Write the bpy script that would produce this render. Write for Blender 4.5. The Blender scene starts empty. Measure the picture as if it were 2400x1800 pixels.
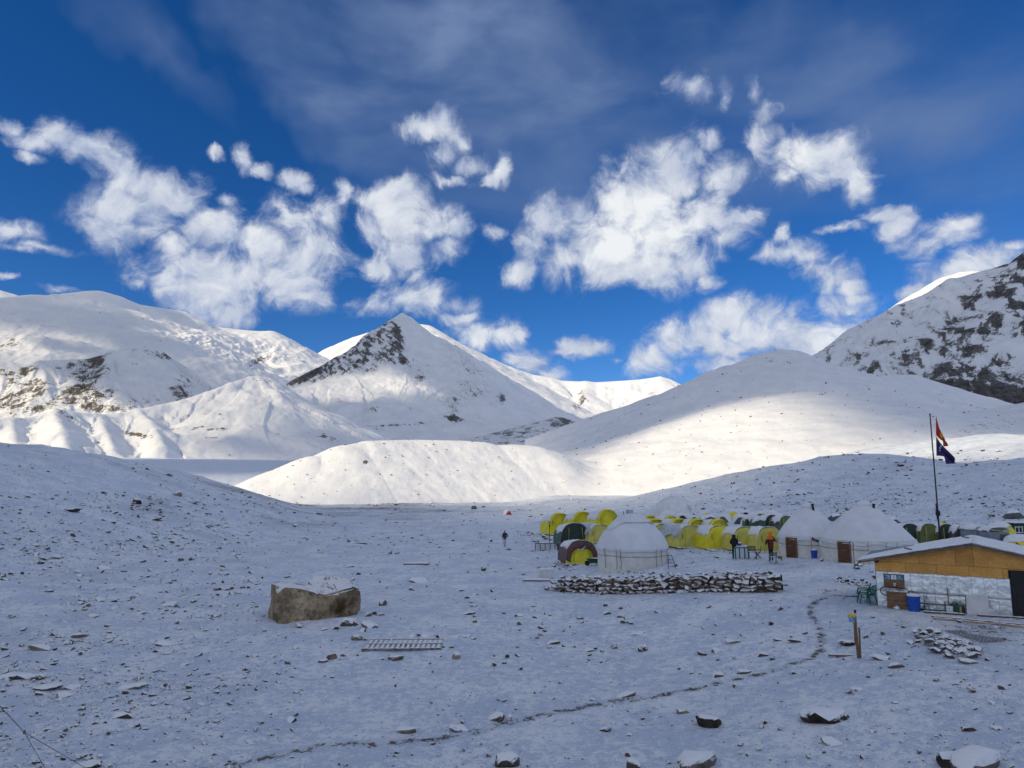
import bpy, bmesh, math, random
import numpy as np
from mathutils import Vector, Matrix, Euler

scene = bpy.context.scene
R = math.radians
random.seed(7)
C = bpy.data.collections.new("camp"); scene.collection.children.link(C)

# ------------------------------------------------------------------ camera
CAM_Z = 7.5
F = 1650.0                    # focal length in pixels of the 2400 x 1800 photograph
HOR = 1125.0                  # pixel row of the horizon
PITCH = math.atan((HOR - 900.0) / F)
cam_data = bpy.data.cameras.new("camera")
cam_data.sensor_width = 36.0
cam_data.lens = 36.0 * F / 2400.0
cam_data.clip_start = 0.2
cam_data.clip_end = 60000.0
cam = bpy.data.objects.new("camera", cam_data)
C.objects.link(cam)
cam.location = (0, 0, CAM_Z)
cam.rotation_euler = (math.pi / 2 + PITCH, 0, 0)
scene.camera = cam
scene.render.resolution_x, scene.render.resolution_y = 1024, 768

# ------------------------------------------------------------------ light
SUN_AZ, SUN_EL = R(-122.0), R(27.0)          # azimuth clockwise from +Y
SUN = Vector((math.sin(SUN_AZ) * math.cos(SUN_EL), math.cos(SUN_AZ) * math.cos(SUN_EL), math.sin(SUN_EL)))
sd = bpy.data.lights.new("sun", 'SUN')
sd.energy = 2.5; sd.angle = R(0.53); sd.color = (1.0, 0.845, 0.59)
sun = bpy.data.objects.new("sun", sd); C.objects.link(sun)
sun.rotation_euler = SUN.to_track_quat('Z', 'Y').to_euler()
sun.location = (-40, -20, 60)

scene.view_settings.view_transform = 'Standard'
scene.view_settings.look = 'None'
scene.view_settings.exposure = 0.78
scene.view_settings.gamma = 1.0
scene.view_settings.use_curve_mapping = False
scene.render.engine = 'CYCLES'
cy = scene.cycles
cy.max_bounces = 5; cy.diffuse_bounces = 3; cy.glossy_bounces = 2; cy.transmission_bounces = 2
cy.volume_bounces = 0; cy.transparent_max_bounces = 32
cy.use_denoising = True
cy.sample_clamp_indirect = 6.0

# ---- pixel -> direction helpers (photo pixels give directions only; distances come from the ground)
_fw = np.array([0, math.cos(PITCH), math.sin(PITCH)])
_up = np.array([0, -math.sin(PITCH), math.cos(PITCH)])
_rt = np.array([1.0, 0, 0])
def ray(u, v):
    d = _rt * (u - 1200.0) / F + _up * (900.0 - v) / F + _fw
    return d / np.linalg.norm(d)
def azel(u, v):
    d = ray(u, v); return math.atan2(d[0], d[1]), math.asin(d[2])
def at_r(u, v, r):
    """point on the pixel ray at horizontal distance r"""
    d = ray(u, v); h = math.hypot(d[0], d[1]); s = r / h
    return np.array([d[0] * s, d[1] * s, CAM_Z + d[2] * s])
DS = 2400.0 / 2212.0          # the overview picture I measured in is 2212 wide

# ------------------------------------------------------------------ sky
world = bpy.data.worlds.new("World"); scene.world = world; world.use_nodes = True
wt = world.node_tree; wt.nodes.clear()
def N(nt, typ, **kw):
    n = nt.nodes.new(typ)
    for k, v in kw.items(): setattr(n, k, v)
    return n
def link(nt, a, b): nt.links.new(a, b)
def math_n(nt, op, a, b=None, c=None, clamp=False):
    n = nt.nodes.new('ShaderNodeMath'); n.operation = op; n.use_clamp = clamp
    for i, x in enumerate((a, b, c)):
        if x is None: continue
        if isinstance(x, (int, float)): n.inputs[i].default_value = x
        else: nt.links.new(x, n.inputs[i])
    return n.outputs[0]
def mix_col(nt, f, a, b, typ='MIX'):
    n = nt.nodes.new('ShaderNodeMix'); n.data_type = 'RGBA'; n.blend_type = typ
    for s, x in ((n.inputs[0], f), (n.inputs[6], a), (n.inputs[7], b)):
        if isinstance(x, (int, float)): s.default_value = x
        elif isinstance(x, tuple): s.default_value = (x[0], x[1], x[2], 1)
        else: nt.links.new(x, s)
    return n.outputs[2]
def maprange(nt, v, a, b, c=0.0, d=1.0, smooth=True):
    n = nt.nodes.new('ShaderNodeMapRange'); n.interpolation_type = 'SMOOTHSTEP' if smooth else 'LINEAR'
    nt.links.new(v, n.inputs[0])
    for i, x in enumerate((a, b, c, d)): n.inputs[i + 1].default_value = x
    return n.outputs[0]
def noise_n(nt, vec, scale, detail=4.0, rough=0.55, dist=0.0):
    n = nt.nodes.new('ShaderNodeTexNoise')
    n.inputs['Scale'].default_value = scale; n.inputs['Detail'].default_value = detail
    n.inputs['Roughness'].default_value = rough; n.inputs['Distortion'].default_value = dist
    if vec is not None: nt.links.new(vec, n.inputs['Vector'])
    return n

sky = N(wt, 'ShaderNodeTexSky'); sky.sky_type = 'NISHITA'
sky.sun_disc = False; sky.sun_elevation = SUN_EL; sky.sun_rotation = SUN_AZ % (2 * math.pi)
sky.altitude = 4200.0; sky.air_density = 1.0; sky.dust_density = 0.15; sky.ozone_density = 3.0
hs = N(wt, 'ShaderNodeHueSaturation'); hs.inputs['Saturation'].default_value = 1.29; hs.inputs['Value'].default_value = 0.69; hs.inputs['Hue'].default_value = 0.508
link(wt, sky.outputs[0], hs.inputs['Color'])
bg_sky = N(wt, 'ShaderNodeBackground'); bg_sky.inputs[1].default_value = 0.102
link(wt, hs.outputs[0], bg_sky.inputs[0])

tc = N(wt, 'ShaderNodeTexCoord')
sep = N(wt, 'ShaderNodeSeparateXYZ'); link(wt, tc.outputs['Generated'], sep.inputs[0])
n_az = math_n(wt, 'ARCTAN2', sep.outputs[0], sep.outputs[1])
n_el = math_n(wt, 'ARCSINE', sep.outputs[2])
cmb = N(wt, 'ShaderNodeCombineXYZ'); link(wt, n_az, cmb.inputs[0]); link(wt, n_el, cmb.inputs[1])
ae = cmb.outputs[0]
# domain warp
def vadd(a, b, s):
    m = N(wt, 'ShaderNodeVectorMath', operation='MULTIPLY_ADD')
    link(wt, b, m.inputs[0]); m.inputs[1].default_value = (s, s, s); link(wt, a, m.inputs[2]); return m.outputs[0]
def centred(col):
    m = N(wt, 'ShaderNodeVectorMath', operation='SUBTRACT'); link(wt, col, m.inputs[0]); m.inputs[1].default_value = (.5, .5, .5)
    return m.outputs[0]
w1 = noise_n(wt, ae, 7.0, 3.0, 0.6); w2 = noise_n(wt, ae, 26.0, 4.0, 0.62)
aew = vadd(vadd(ae, centred(w1.outputs['Color']), 0.030), centred(w2.outputs['Color']), 0.024)
def blob_sum(blobs, vec):
    tot = None
    for (u, v, rx, ry, rot, w) in blobs:
        a, e = azel(u * DS, v * DS)
        mp = N(wt, 'ShaderNodeMapping', vector_type='TEXTURE'); link(wt, vec, mp.inputs['Vector'])
        mp.inputs['Location'].default_value = (a, e, 0)
        mp.inputs['Rotation'].default_value = (0, 0, R(rot))
        mp.inputs['Scale'].default_value = (rx * DS / F, ry * DS / F, 1)
        g = N(wt, 'ShaderNodeTexGradient', gradient_type='SPHERICAL'); link(wt, mp.outputs[0], g.inputs[0])
        tot = math_n(wt, 'MULTIPLY', g.outputs['Fac'], w) if tot is None else math_n(wt, 'MULTIPLY_ADD', g.outputs['Fac'], w, tot)
    return tot
# cumulus puffs: centre in the overview picture and half-extents as they show
PUFFS = [(20,270,35,15),(70,300,40,18),(140,295,45,22),(190,320,42,28),(235,352,42,30),(290,392,48,34),(345,420,50,36),(60,335,18,12),
 (260,450,50,50),(330,460,70,45),(400,440,50,40),(250,495,50,30),(440,480,60,40),(500,470,45,30),(490,430,20,15),(545,500,45,35),
 (370,520,50,30),(400,570,70,50),(350,600,60,35),(440,620,80,50),(500,640,45,45),(510,685,35,25),(300,610,25,15),
 (590,520,55,50),(640,480,60,45),(700,470,50,40),(650,560,85,50),(690,540,60,55),(740,420,18,25),(600,590,55,35),(650,620,55,35),(680,640,35,18),
 (830,440,45,40),(880,430,40,35),(870,480,65,45),(940,490,50,35),(990,500,28,30),(800,500,30,35),(960,540,35,35),(870,550,60,35),(820,580,35,25),(900,600,20,20),
 (465,335,13,11),(530,345,13,22),(560,362,20,11),(640,385,28,15),(655,405,22,15),
 (910,275,40,22),(950,270,35,28),(985,300,35,30),(960,330,30,25),(1010,350,40,25),(980,380,40,14),(1085,360,16,26),(1060,375,25,15),
 (1200,480,60,40),(1260,470,70,50),(1330,440,80,60),(1400,420,80,60),(1460,390,60,50),(1520,300,25,25),(1500,340,30,30),(1560,380,50,35),(1420,490,110,70),(1320,530,120,60),(1220,560,80,50),(1140,530,50,35),(1075,505,28,14),(1130,585,40,30),(1400,580,90,40),(1520,470,50,45),(1600,470,40,20),(1560,505,45,25),(1500,560,50,40),(1330,590,60,30),(1530,600,25,20),
 (1490,188,42,25),(1560,200,14,30),(1620,190,18,35),(1645,240,30,35),(1650,290,40,25),(1700,320,55,30),(1740,345,60,35),(1800,330,45,35),(1830,365,45,35),(1850,400,25,28),(1770,385,40,25),(1710,370,30,20),
 (1700,545,40,20),(1690,515,12,25),(1740,560,30,20),(1800,605,45,28),(1840,625,28,20),(1760,590,35,15),(1850,650,30,15),
 (1925,465,35,11),(1945,490,30,22),(2030,500,45,28),(2075,475,25,14),(2000,525,40,22),(1820,497,30,9),
 (880,645,60,35),(930,640,50,32),(820,665,50,25),(980,660,35,22),(1030,720,45,28),(1080,725,45,30),(1000,690,40,15),(1120,720,25,12),(1150,790,45,28),(1185,808,28,18),(1110,780,30,15),
 (1250,750,40,18),(1290,748,30,15),(1210,762,25,9),(1330,782,10,10),
 (1400,770,55,35),(1450,740,60,40),(1520,730,70,45),(1590,690,55,40),(1650,670,50,35),(1620,740,90,45),(1720,690,55,40),(1740,740,70,45),(1800,680,60,40),(1690,780,90,30),(1540,790,70,25),(1830,720,45,30),
 (25,500,40,18),(80,535,45,10),(40,540,30,10),(120,627,30,8),(10,600,15,6),(2150,550,70,24),(2100,572,60,20),(2050,600,50,20),(1990,635,30,16),(2195,520,25,12)]
BRIGHT = [(1380,500,230,140,0,1.0),(1450,420,120,80,0,.5),(370,515,70,40,0,.6),(640,510,120,80,0,.5),(880,470,110,70,0,.5),(1740,340,120,60,0,.3),(900,650,130,50,0,.4),(1600,720,260,80,0,.35),(950,290,70,50,0,.35),(1070,725,80,40,0,.4)]
VEIL = [(980,90,420,190,-12,1.5),(640,120,300,110,-35,.9),(760,230,420,110,-25,.8),(1180,260,420,120,0,.7),(1500,130,420,160,0,.75),
        (1700,330,380,200,0,.6),(2000,200,460,190,0,.75),(2150,380,260,170,0,.4),(1200,20,300,100,0,.5),(330,80,240,60,-40,.4),(1250,420,420,160,0,.6),(820,380,200,100,0,.3)]
dmin = None
for (u, v, rx, ry) in PUFFS:
    a, e = azel(u * DS, v * DS); ix, iy = F / (rx * DS * 2.15), F / (ry * DS * 2.15)
    m_ = N(wt, 'ShaderNodeVectorMath', operation='MULTIPLY_ADD'); link(wt, aew, m_.inputs[0]); m_.inputs[1].default_value = (ix, iy, 0); m_.inputs[2].default_value = (-a * ix, -e * iy, 0)
    l_ = N(wt, 'ShaderNodeVectorMath', operation='LENGTH'); link(wt, m_.outputs[0], l_.inputs[0])
    dmin = l_.outputs['Value'] if dmin is None else math_n(wt, 'MINIMUM', dmin, l_.outputs['Value'])
shape = math_n(wt, 'MAXIMUM', math_n(wt, 'SUBTRACT', 1.0, dmin), 0.0)
bright = blob_sum(BRIGHT, aew)
# broken cumulus out of view, cover and tone tuned to light the shaded foreground
n_far = noise_n(wt, ae, 2.6, 4.0, 0.55)
far_mask = math_n(wt, 'MAXIMUM', maprange(wt, math_n(wt, 'ABSOLUTE', n_az), 0.70, 1.0), maprange(wt, n_el, 0.68, 0.95))
far = math_n(wt, 'MULTIPLY', maprange(wt, n_far.outputs['Fac'], 0.38, 0.62, 0.0, 1.5), far_mask)
shape = math_n(wt, 'ADD', shape, far)
fa = noise_n(wt, aew, 7.0, 4.0, 0.52, 0.1)
fb = noise_n(wt, aew, 16.0, 10.0, 0.60, 0.6)
dens = math_n(wt, 'MULTIPLY_ADD', math_n(wt, 'SUBTRACT', fa.outputs['Fac'], 0.5), 1.5, math_n(wt, 'MULTIPLY', shape, 1.36))
dens = math_n(wt, 'MULTIPLY_ADD', math_n(wt, 'SUBTRACT', fb.outputs['Fac'], 0.5), 2.45, dens)
gate = maprange(wt, shape, 0.02, 0.42)
alpha = math_n(wt, 'MULTIPLY', maprange(wt, dens, 0.30, 1.22), gate)
alpha = math_n(wt, 'MULTIPLY', alpha, 0.96)
# thin parts grey-blue, thick crowns bright; light from the upper left
off = N(wt, 'ShaderNodeVectorMath', operation='ADD'); link(wt, aew, off.inputs[0]); off.inputs[1].default_value = (-0.020, 0.026, 0)
fa2 = noise_n(wt, off.outputs[0], 7.0, 4.0, 0.52, 0.1)
off2 = N(wt, 'ShaderNodeVectorMath', operation='ADD'); link(wt, aew, off2.inputs[0]); off2.inputs[1].default_value = (-0.007, 0.010, 0)
fb2 = noise_n(wt, off2.outputs[0], 16.0, 10.0, 0.60, 0.6)
lit = math_n(wt, 'ADD', math_n(wt, 'MULTIPLY', math_n(wt, 'SUBTRACT', fa.outputs['Fac'], fa2.outputs['Fac']), 1.9), math_n(wt, 'MULTIPLY', math_n(wt, 'SUBTRACT', fb.outputs['Fac'], fb2.outputs['Fac']), 1.1))
core = maprange(wt, dens, 0.45, 1.5)
big = math_n(wt, 'MINIMUM', math_n(wt, 'ADD', bright, math_n(wt, 'MULTIPLY', far_mask, 0.10)), 1.0)
tone = math_n(wt, 'ADD', lit, math_n(wt, 'MULTIPLY_ADD', core, 0.28, math_n(wt, 'MULTIPLY_ADD', big, 0.50, 0.24)), clamp=True)
cloud_col = mix_col(wt, tone, (0.145, 0.195, 0.325), (0.52, 0.535, 0.545))
vs = blob_sum(VEIL, vadd(ae, centred(w1.outputs['Color']), 0.16))
vmap = N(wt, 'ShaderNodeMapping'); link(wt, ae, vmap.inputs['Vector']); vmap.inputs['Rotation'].default_value = (0, 0, R(28)); vmap.inputs['Scale'].default_value = (3.0, 7.5, 1)
vn = noise_n(wt, vmap.outputs[0], 1.3, 5.0, 0.5, 0.3)
veil = math_n(wt, 'MULTIPLY', math_n(wt, 'MULTIPLY', vs, maprange(wt, vn.outputs['Fac'], 0.28, 0.72, 0.20, 1.0)), 0.95, clamp=True)
veil = math_n(wt, 'ADD', veil, math_n(wt, 'MULTIPLY', far_mask, 0.20))
bg_veil = N(wt, 'ShaderNodeBackground'); bg_veil.inputs[0].default_value = (0.09, 0.135, 0.245, 1); bg_veil.inputs[1].default_value = 1.0
bg_cloud = N(wt, 'ShaderNodeBackground'); link(wt, cloud_col, bg_cloud.inputs[0]); bg_cloud.inputs[1].default_value = 1.0
m1 = N(wt, 'ShaderNodeMixShader'); link(wt, veil, m1.inputs[0]); link(wt, bg_sky.outputs[0], m1.inputs[1]); link(wt, bg_veil.outputs[0], m1.inputs[2])
m2 = N(wt, 'ShaderNodeMixShader'); link(wt, alpha, m2.inputs[0]); link(wt, m1.outputs[0], m2.inputs[1]); link(wt, bg_cloud.outputs[0], m2.inputs[2])
wo = N(wt, 'ShaderNodeOutputWorld'); link(wt, m2.outputs[0], wo.inputs['Surface'])
world.cycles.sampling_method = 'MANUAL'; world.cycles.sample_map_resolution = 512

# ------------------------------------------------------------------ noise (numpy)
_rng = np.random.RandomState(11)
_perm = _rng.permutation(512).astype(np.int64); _perm = np.concatenate([_perm, _perm])
_ga = _rng.rand(512) * 2 * np.pi; _gx, _gy = np.cos(_ga), np.sin(_ga)
def perlin(x, y):
    xi = np.floor(x).astype(np.int64); yi = np.floor(y).astype(np.int64)
    xf = x - xi; yf = y - yi
    u = xf * xf * xf * (xf * (xf * 6 - 15) + 10); v = yf * yf * yf * (yf * (yf * 6 - 15) + 10)
    def g(ix, iy, fx, fy):
        h = _perm[(_perm[ix & 511] + iy) & 511]; return _gx[h] * fx + _gy[h] * fy
    a = g(xi, yi, xf, yf); b = g(xi + 1, yi, xf - 1, yf); c = g(xi, yi + 1, xf, yf - 1); d = g(xi + 1, yi + 1, xf - 1, yf - 1)
    return (a + u * (b - a)) + v * ((c + u * (d - c)) - (a + u * (b - a)))
def fbm(x, y, octv=5, gain=0.5, lac=2.03):
    t = np.zeros_like(x); a = 1.0; f = 1.0
    for i in range(octv):
        t += a * perlin(x * f + 17.3 * i, y * f - 9.1 * i); a *= gain; f *= lac
    return t
def ridged(x, y, octv=5, gain=0.5, lac=2.07):
    t = np.zeros_like(x); a = 1.0; f = 1.0
    for i in range(octv):
        t += a * (1 - np.abs(perlin(x * f + 31.7 * i, y * f + 5.3 * i)) * 2); a *= gain; f *= lac
    return t / 2.0
def sstep(a, b, x):
    t = np.clip((x - a) / (b - a), 0, 1); return t * t * (3 - 2 * t)

# ------------------------------------------------------------------ objects
def tag(o, label=None, cat=None, group=None, kind=None):
    if label: o['label'] = label
    if cat: o['category'] = cat
    if group: o['group'] = group
    if kind: o['kind'] = kind
    return o
def grid_mesh(name, co, nr, nc, attrs=None, wrap=False):
    """co: (nr*nc,3) array, row-major"""
    me = bpy.data.meshes.new(name)
    i = np.arange(nr - 1)[:, None] * nc + np.arange(nc - (0 if wrap else 1))[None, :]
    j = (np.arange(nc - (0 if wrap else 1)) + 1) % nc
    i2 = np.arange(nr - 1)[:, None] * nc + j[None, :]
    f = np.stack([i, i2, i2 + nc, i + nc], -1).reshape(-1, 4).astype(np.int32)
    me.vertices.add(len(co)); me.vertices.foreach_set('co', np.ascontiguousarray(co, dtype=np.float32).ravel())
    me.loops.add(f.size); me.loops.foreach_set('vertex_index', f.ravel())
    me.polygons.add(len(f)); me.polygons.foreach_set('loop_start', np.arange(0, f.size, 4, dtype=np.int32))
    me.polygons.foreach_set('use_smooth', np.ones(len(f), dtype=bool))
    for k, a in (attrs or {}).items():
        at = me.attributes.new(k, 'FLOAT', 'POINT'); at.data.foreach_set('value', np.ascontiguousarray(a, dtype=np.float32).ravel())
    me.update(calc_edges=True); me.validate()
    return me
def add_obj(name, me, mat=None, parent=None, loc=None, rotz=None):
    o = bpy.data.objects.new(name, me); C.objects.link(o)
    if mat is not None and me is not None:
        for m in (mat if isinstance(mat, (list, tuple)) else [mat]): me.materials.append(m)
    if parent is not None: o.parent = parent
    if loc is not None: o.location = loc
    if rotz is not None: o.rotation_euler = (0, 0, rotz)
    return o
def empty(name, loc, rotz=0.0, label=None, cat=None, group=None):
    o = bpy.data.objects.new(name, None); C.objects.link(o)
    o.location = [float(a) for a in loc]; o.rotation_euler = (0, 0, rotz); o.empty_display_size = 0.2
    return tag(o, label, cat, group)
def copy_tree(o, parent=None):
    c = o.copy(); C.objects.link(c); c.parent = parent
    for ch in list(o.children): copy_tree(ch, c)
    return c

class MB:
    """collects verts and faces of ONE mesh"""
    def __init__(s): s.v = []; s.f = []; s.m = []
    def add(s, vs, fs, mi=0):
        b = len(s.v); s.v += [tuple(float(c) for c in p) for p in vs]; s.f += [tuple(b + i for i in f) for f in fs]; s.m += [mi] * len(fs); return s
    def box(s, c, d, rot=None, mi=0):
        hx, hy, hz = d[0] / 2, d[1] / 2, d[2] / 2
        vs = [Vector((x, y, z)) for z in (-hz, hz) for y in (-hy, hy) for x in (-hx, hx)]
        if rot is not None:
            e = Euler(rot).to_matrix(); vs = [e @ p for p in vs]
        vs = [p + Vector(c) for p in vs]
        return s.add(vs, [(0, 2, 3, 1), (4, 5, 7, 6), (0, 1, 5, 4), (2, 6, 7, 3), (0, 4, 6, 2), (1, 3, 7, 5)], mi)
    def tube(s, pts, r, n=8, mi=0, cap=True):
        pts = [Vector(p) for p in pts]; rs = r if isinstance(r, (list, tuple)) else [r] * len(pts)
        rings = []; prev = None
        for i, p in enumerate(pts):
            t = (pts[min(i + 1, len(pts) - 1)] - pts[max(i - 1, 0)]).normalized()
            a = prev if prev is not None else (Vector((0, 0, 1)) if abs(t.z) < .9 else Vector((1, 0, 0)))
            x = (a - t * a.dot(t)).normalized(); y = t.cross(x); prev = x
            rings.append([p + (x * math.cos(2 * math.pi * k / n) + y * math.sin(2 * math.pi * k / n)) * rs[i] for k in range(n)])
        vs = [q for rg in rings for q in rg]
        fs = [(i * n + k, i * n + (k + 1) % n, (i + 1) * n + (k + 1) % n, (i + 1) * n + k) for i in range(len(pts) - 1) for k in range(n)]
        if cap: fs += [tuple(range(n - 1, -1, -1)), tuple((len(pts) - 1) * n + k for k in range(n))]
        return s.add(vs, fs, mi)
    def lathe(s, prof, n=24, mi=0, c=(0, 0, 0), cap=True):
        vs = [(c[0] + r * math.cos(2 * math.pi * k / n), c[1] + r * math.sin(2 * math.pi * k / n), c[2] + z) for r, z in prof for k in range(n)]
        fs = [(i * n + k, i * n + (k + 1) % n, (i + 1) * n + (k + 1) % n, (i + 1) * n + k) for i in range(len(prof) - 1) for k in range(n)]
        if cap: fs += [tuple(range(n - 1, -1, -1)), tuple((len(prof) - 1) * n + k for k in range(n))]
        return s.add(vs, fs, mi)
    def sheet(s, rows, mi=0, thick=0.0):
        """rows: list of equal-length point lists; thick > 0 gives it a back side"""
        nr, nc = len(rows), len(rows[0])
        P = [[Vector(p) for p in rw] for rw in rows]
        fs = [(i * nc + k, i * nc + k + 1, (i + 1) * nc + k + 1, (i + 1) * nc + k) for i in range(nr - 1) for k in range(nc - 1)]
        vs = [p for rw in P for p in rw]
        if thick:
            nrm = []
            for i in range(nr):
                for k in range(nc):
                    a = P[i][min(k + 1, nc - 1)] - P[i][max(k - 1, 0)]; b = P[min(i + 1, nr - 1)][k] - P[max(i - 1, 0)][k]
                    n = a.cross(b); nrm.append(n.normalized() if n.length > 1e-9 else Vector((0, 0, 1)))
            m = nr * nc
            vs = vs + [p - n * thick for p, n in zip(vs, nrm)]
            fs = fs + [tuple(m + q for q in reversed(f)) for f in fs]
            edge = [k for k in range(nc)] + [i * nc + nc - 1 for i in range(1, nr)] + [(nr - 1) * nc + k for k in range(nc - 2, -1, -1)] + [i * nc for i in range(nr - 2, 0, -1)]
            for a, b in zip(edge, edge[1:] + edge[:1]): fs.append((b, a, m + a, m + b))
        return s.add(vs, fs, mi)
    def mesh(s, name, smooth=False, bevel=0.0, auto=None):
        me = bpy.data.meshes.new(name); me.from_pydata(s.v, [], s.f)
        me.polygons.foreach_set('material_index', s.m)
        bm = bmesh.new(); bm.from_mesh(me)
        bmesh.ops.recalc_face_normals(bm, faces=bm.faces)
        if bevel: bmesh.ops.bevel(bm, geom=list(bm.edges), offset=bevel, segments=1, affect='EDGES', clamp_overlap=True)
        bm.to_mesh(me); bm.free()
        if smooth:
            me.polygons.foreach_set('use_smooth', [True] * len(me.polygons))
            if auto: me.set_sharp_from_angle(angle=R(auto))
        me.update(); return me
    def build(s, name, mat, parent=None, smooth=False, bevel=0.0, auto=None, loc=None, rotz=None):
        return add_obj(name, s.mesh(name, smooth, bevel, auto), mat, parent, loc, rotz)

# ------------------------------------------------------------------ materials
M = {}
def new_mat(name):
    m = bpy.data.materials.new(name); m.use_nodes = True; nt = m.node_tree; nt.nodes.clear()
    out = N(nt, 'ShaderNodeOutputMaterial'); b = N(nt, 'ShaderNodeBsdfPrincipled'); link(nt, b.outputs[0], out.inputs[0])
    M[name] = m
    return m, nt, b
def setin(nt, sock, x):
    if isinstance(x, (int, float)): sock.default_value = x
    elif isinstance(x, tuple): sock.default_value = (x[0], x[1], x[2], 1)
    else: nt.links.new(x, sock)
def bump(nt, b, h, strength=0.5, dist=0.05):
    n = N(nt, 'ShaderNodeBump'); n.inputs['Strength'].default_value = strength; n.inputs['Distance'].default_value = dist
    link(nt, h, n.inputs['Height']); link(nt, n.outputs[0], b.inputs['Normal']); return n
SNOW = (0.83, 0.85, 0.88)
def plain(name, col, rough=0.7, var=0.18, scale=3.0, metal=0.0, bmp=0.0, spec=0.4, dirt=None):
    m, nt, b = new_mat(name)
    t = N(nt, 'ShaderNodeTexCoord')
    nz = noise_n(nt, t.outputs['Object'], scale, 5.0, 0.6)
    f = maprange(nt, nz.outputs['Fac'], 0.3, 0.7)
    lo = tuple(c * (1 - var) for c in col); hi = tuple(min(1, c * (1 + var)) for c in col)
    c = mix_col(nt, f, lo, hi)
    if dirt:
        n2 = noise_n(nt, t.outputs['Object'], scale * 2.3, 6.0, 0.65)
        c = mix_col(nt, maprange(nt, n2.outputs['Fac'], 0.56, 0.74, 0.0, 0.6), c, dirt)
    setin(nt, b.inputs['Base Color'], c); b.inputs['Roughness'].default_value = rough; b.inputs['Metallic'].default_value = metal
    b.inputs['Specular IOR Level'].default_value = spec
    if bmp: bump(nt, b, nz.outputs['Fac'], bmp, 0.03)
    return m
def snowed(name, col, col2=None, lo=0.45, hi=0.72, scale=2.2, rough=0.85, var=0.35, bmp=0.6, bscale=9.0, per_obj=False, amp=0.5, bdist=0.06):
    """bare surface with snow lying where the surface faces up"""
    m, nt, b = new_mat(name)
    t = N(nt, 'ShaderNodeTexCoord'); g = N(nt, 'ShaderNodeNewGeometry')
    src = g.outputs['Position']
    n1 = noise_n(nt, src, scale, 6.0, 0.62); n2 = noise_n(nt, src, bscale, 6.0, 0.65)
    col2 = col2 or tuple(c * 1.9 for c in col)
    base = mix_col(nt, maprange(nt, n1.outputs['Fac'], 0.30, 0.70), tuple(c * (1 - var) for c in col), col2)
    base = mix_col(nt, maprange(nt, n2.outputs['Fac'], 0.35, 0.75, 0.0, 0.7), base, tuple(c * 0.55 for c in col))
    if per_obj:
        oi = N(nt, 'ShaderNodeObjectInfo')
        hsv = N(nt, 'ShaderNodeHueSaturation'); link(nt, base, hsv.inputs['Color'])
        link(nt, math_n(nt, 'MULTIPLY_ADD', oi.outputs['Random'], 1.1, 0.5), hsv.inputs['Value'])
        base = hsv.outputs[0]
    sp = N(nt, 'ShaderNodeSeparateXYZ'); link(nt, g.outputs['True Normal'], sp.inputs[0])
    k = math_n(nt, 'MULTIPLY_ADD', math_n(nt, 'SUBTRACT', n2.outputs['Fac'], 0.5), amp, sp.outputs[2])
    k = math_n(nt, 'MULTIPLY_ADD', math_n(nt, 'SUBTRACT', n1.outputs['Fac'], 0.5), amp * 0.8, k)
    s = maprange(nt, k, lo, hi)
    setin(nt, b.inputs['Base Color'], mix_col(nt, s, base, SNOW))
    b.inputs['Roughness'].default_value = rough; b.inputs['Specular IOR Level'].default_value = 0.25
    bump(nt, b, n2.outputs['Fac'], bmp, bdist)
    return m
def mat_snow(name='snow', dirt=0.0, scale=1.5):
    m, nt, b = new_mat(name)
    g = N(nt, 'ShaderNodeNewGeometry')
    n1 = noise_n(nt, g.outputs['Position'], scale, 6.0, 0.6)
    c = mix_col(nt, maprange(nt, n1.outputs['Fac'], 0.35, 0.65), (0.80, 0.82, 0.86), (0.86, 0.87, 0.89))
    if dirt:
        n2 = noise_n(nt, g.outputs['Position'], scale * 5, 6.0, 0.7)
        c = mix_col(nt, maprange(nt, n2.outputs['Fac'], 0.62, 0.72, 0.0, dirt), c, (0.12, 0.10, 0.085))
    setin(nt, b.inputs['Base Color'], c); b.inputs['Roughness'].default_value = 0.75; b.inputs['Specular IOR Level'].default_value = 0.2
    bump(nt, b, n1.outputs['Fac'], 0.5, 0.06)
    return m
mat_snow()

# ------------------------------------------------------------------ terrain
def ridge_pts(lst, disp=True):
    k = DS if disp else 1.0
    return [at_r(u * k, v * k, r) for (u, v, r) in lst]
def ridge_field(X, Y, ridges, k=0.0, base=None):
    """ridges: (points, fall, rounding[, wobble]).  height = crest height - fall(distance to crest)"""
    out = None if base is None else base.copy(); S = np.zeros_like(X); D = np.full_like(X, 1e9)
    acc = 0.0
    for rd in ridges:
        pts, fall, w = rd[0], rd[1], rd[2]
        best = np.full_like(X, -1e9); bs = np.zeros_like(X); bd = np.full_like(X, 1e9); L = 0.0
        for a, b in zip(pts[:-1], pts[1:]):
            dx, dy = b[0] - a[0], b[1] - a[1]; l2 = dx * dx + dy * dy + 1e-9; l = math.sqrt(l2)
            t = np.clip(((X - a[0]) * dx + (Y - a[1]) * dy) / l2, 0, 1)
            d = np.hypot(X - a[0] - t * dx, Y - a[1] - t * dy)
            d2 = np.sqrt(d * d + w * w) - w
            h = a[2] + t * (b[2] - a[2]) - fall(d2)
            m = h > best
            best = np.where(m, h, best); bs = np.where(m, acc + L + t * l, bs); bd = np.where(m, d, bd); L += l
        acc += L + 5000.0
        if out is None: out = best; S = bs; D = bd
        else:
            m = best > out
            S = np.where(m, bs, S); D = np.where(m, bd, D)
            if k > 0:
                h = np.clip(0.5 + 0.5 * (best - out) / k, 0, 1)
                out = out + (best - out) * h + k * h * (1 - h) * 1.0
            else: out = np.where(m, best, out)
    return out, S, D
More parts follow.
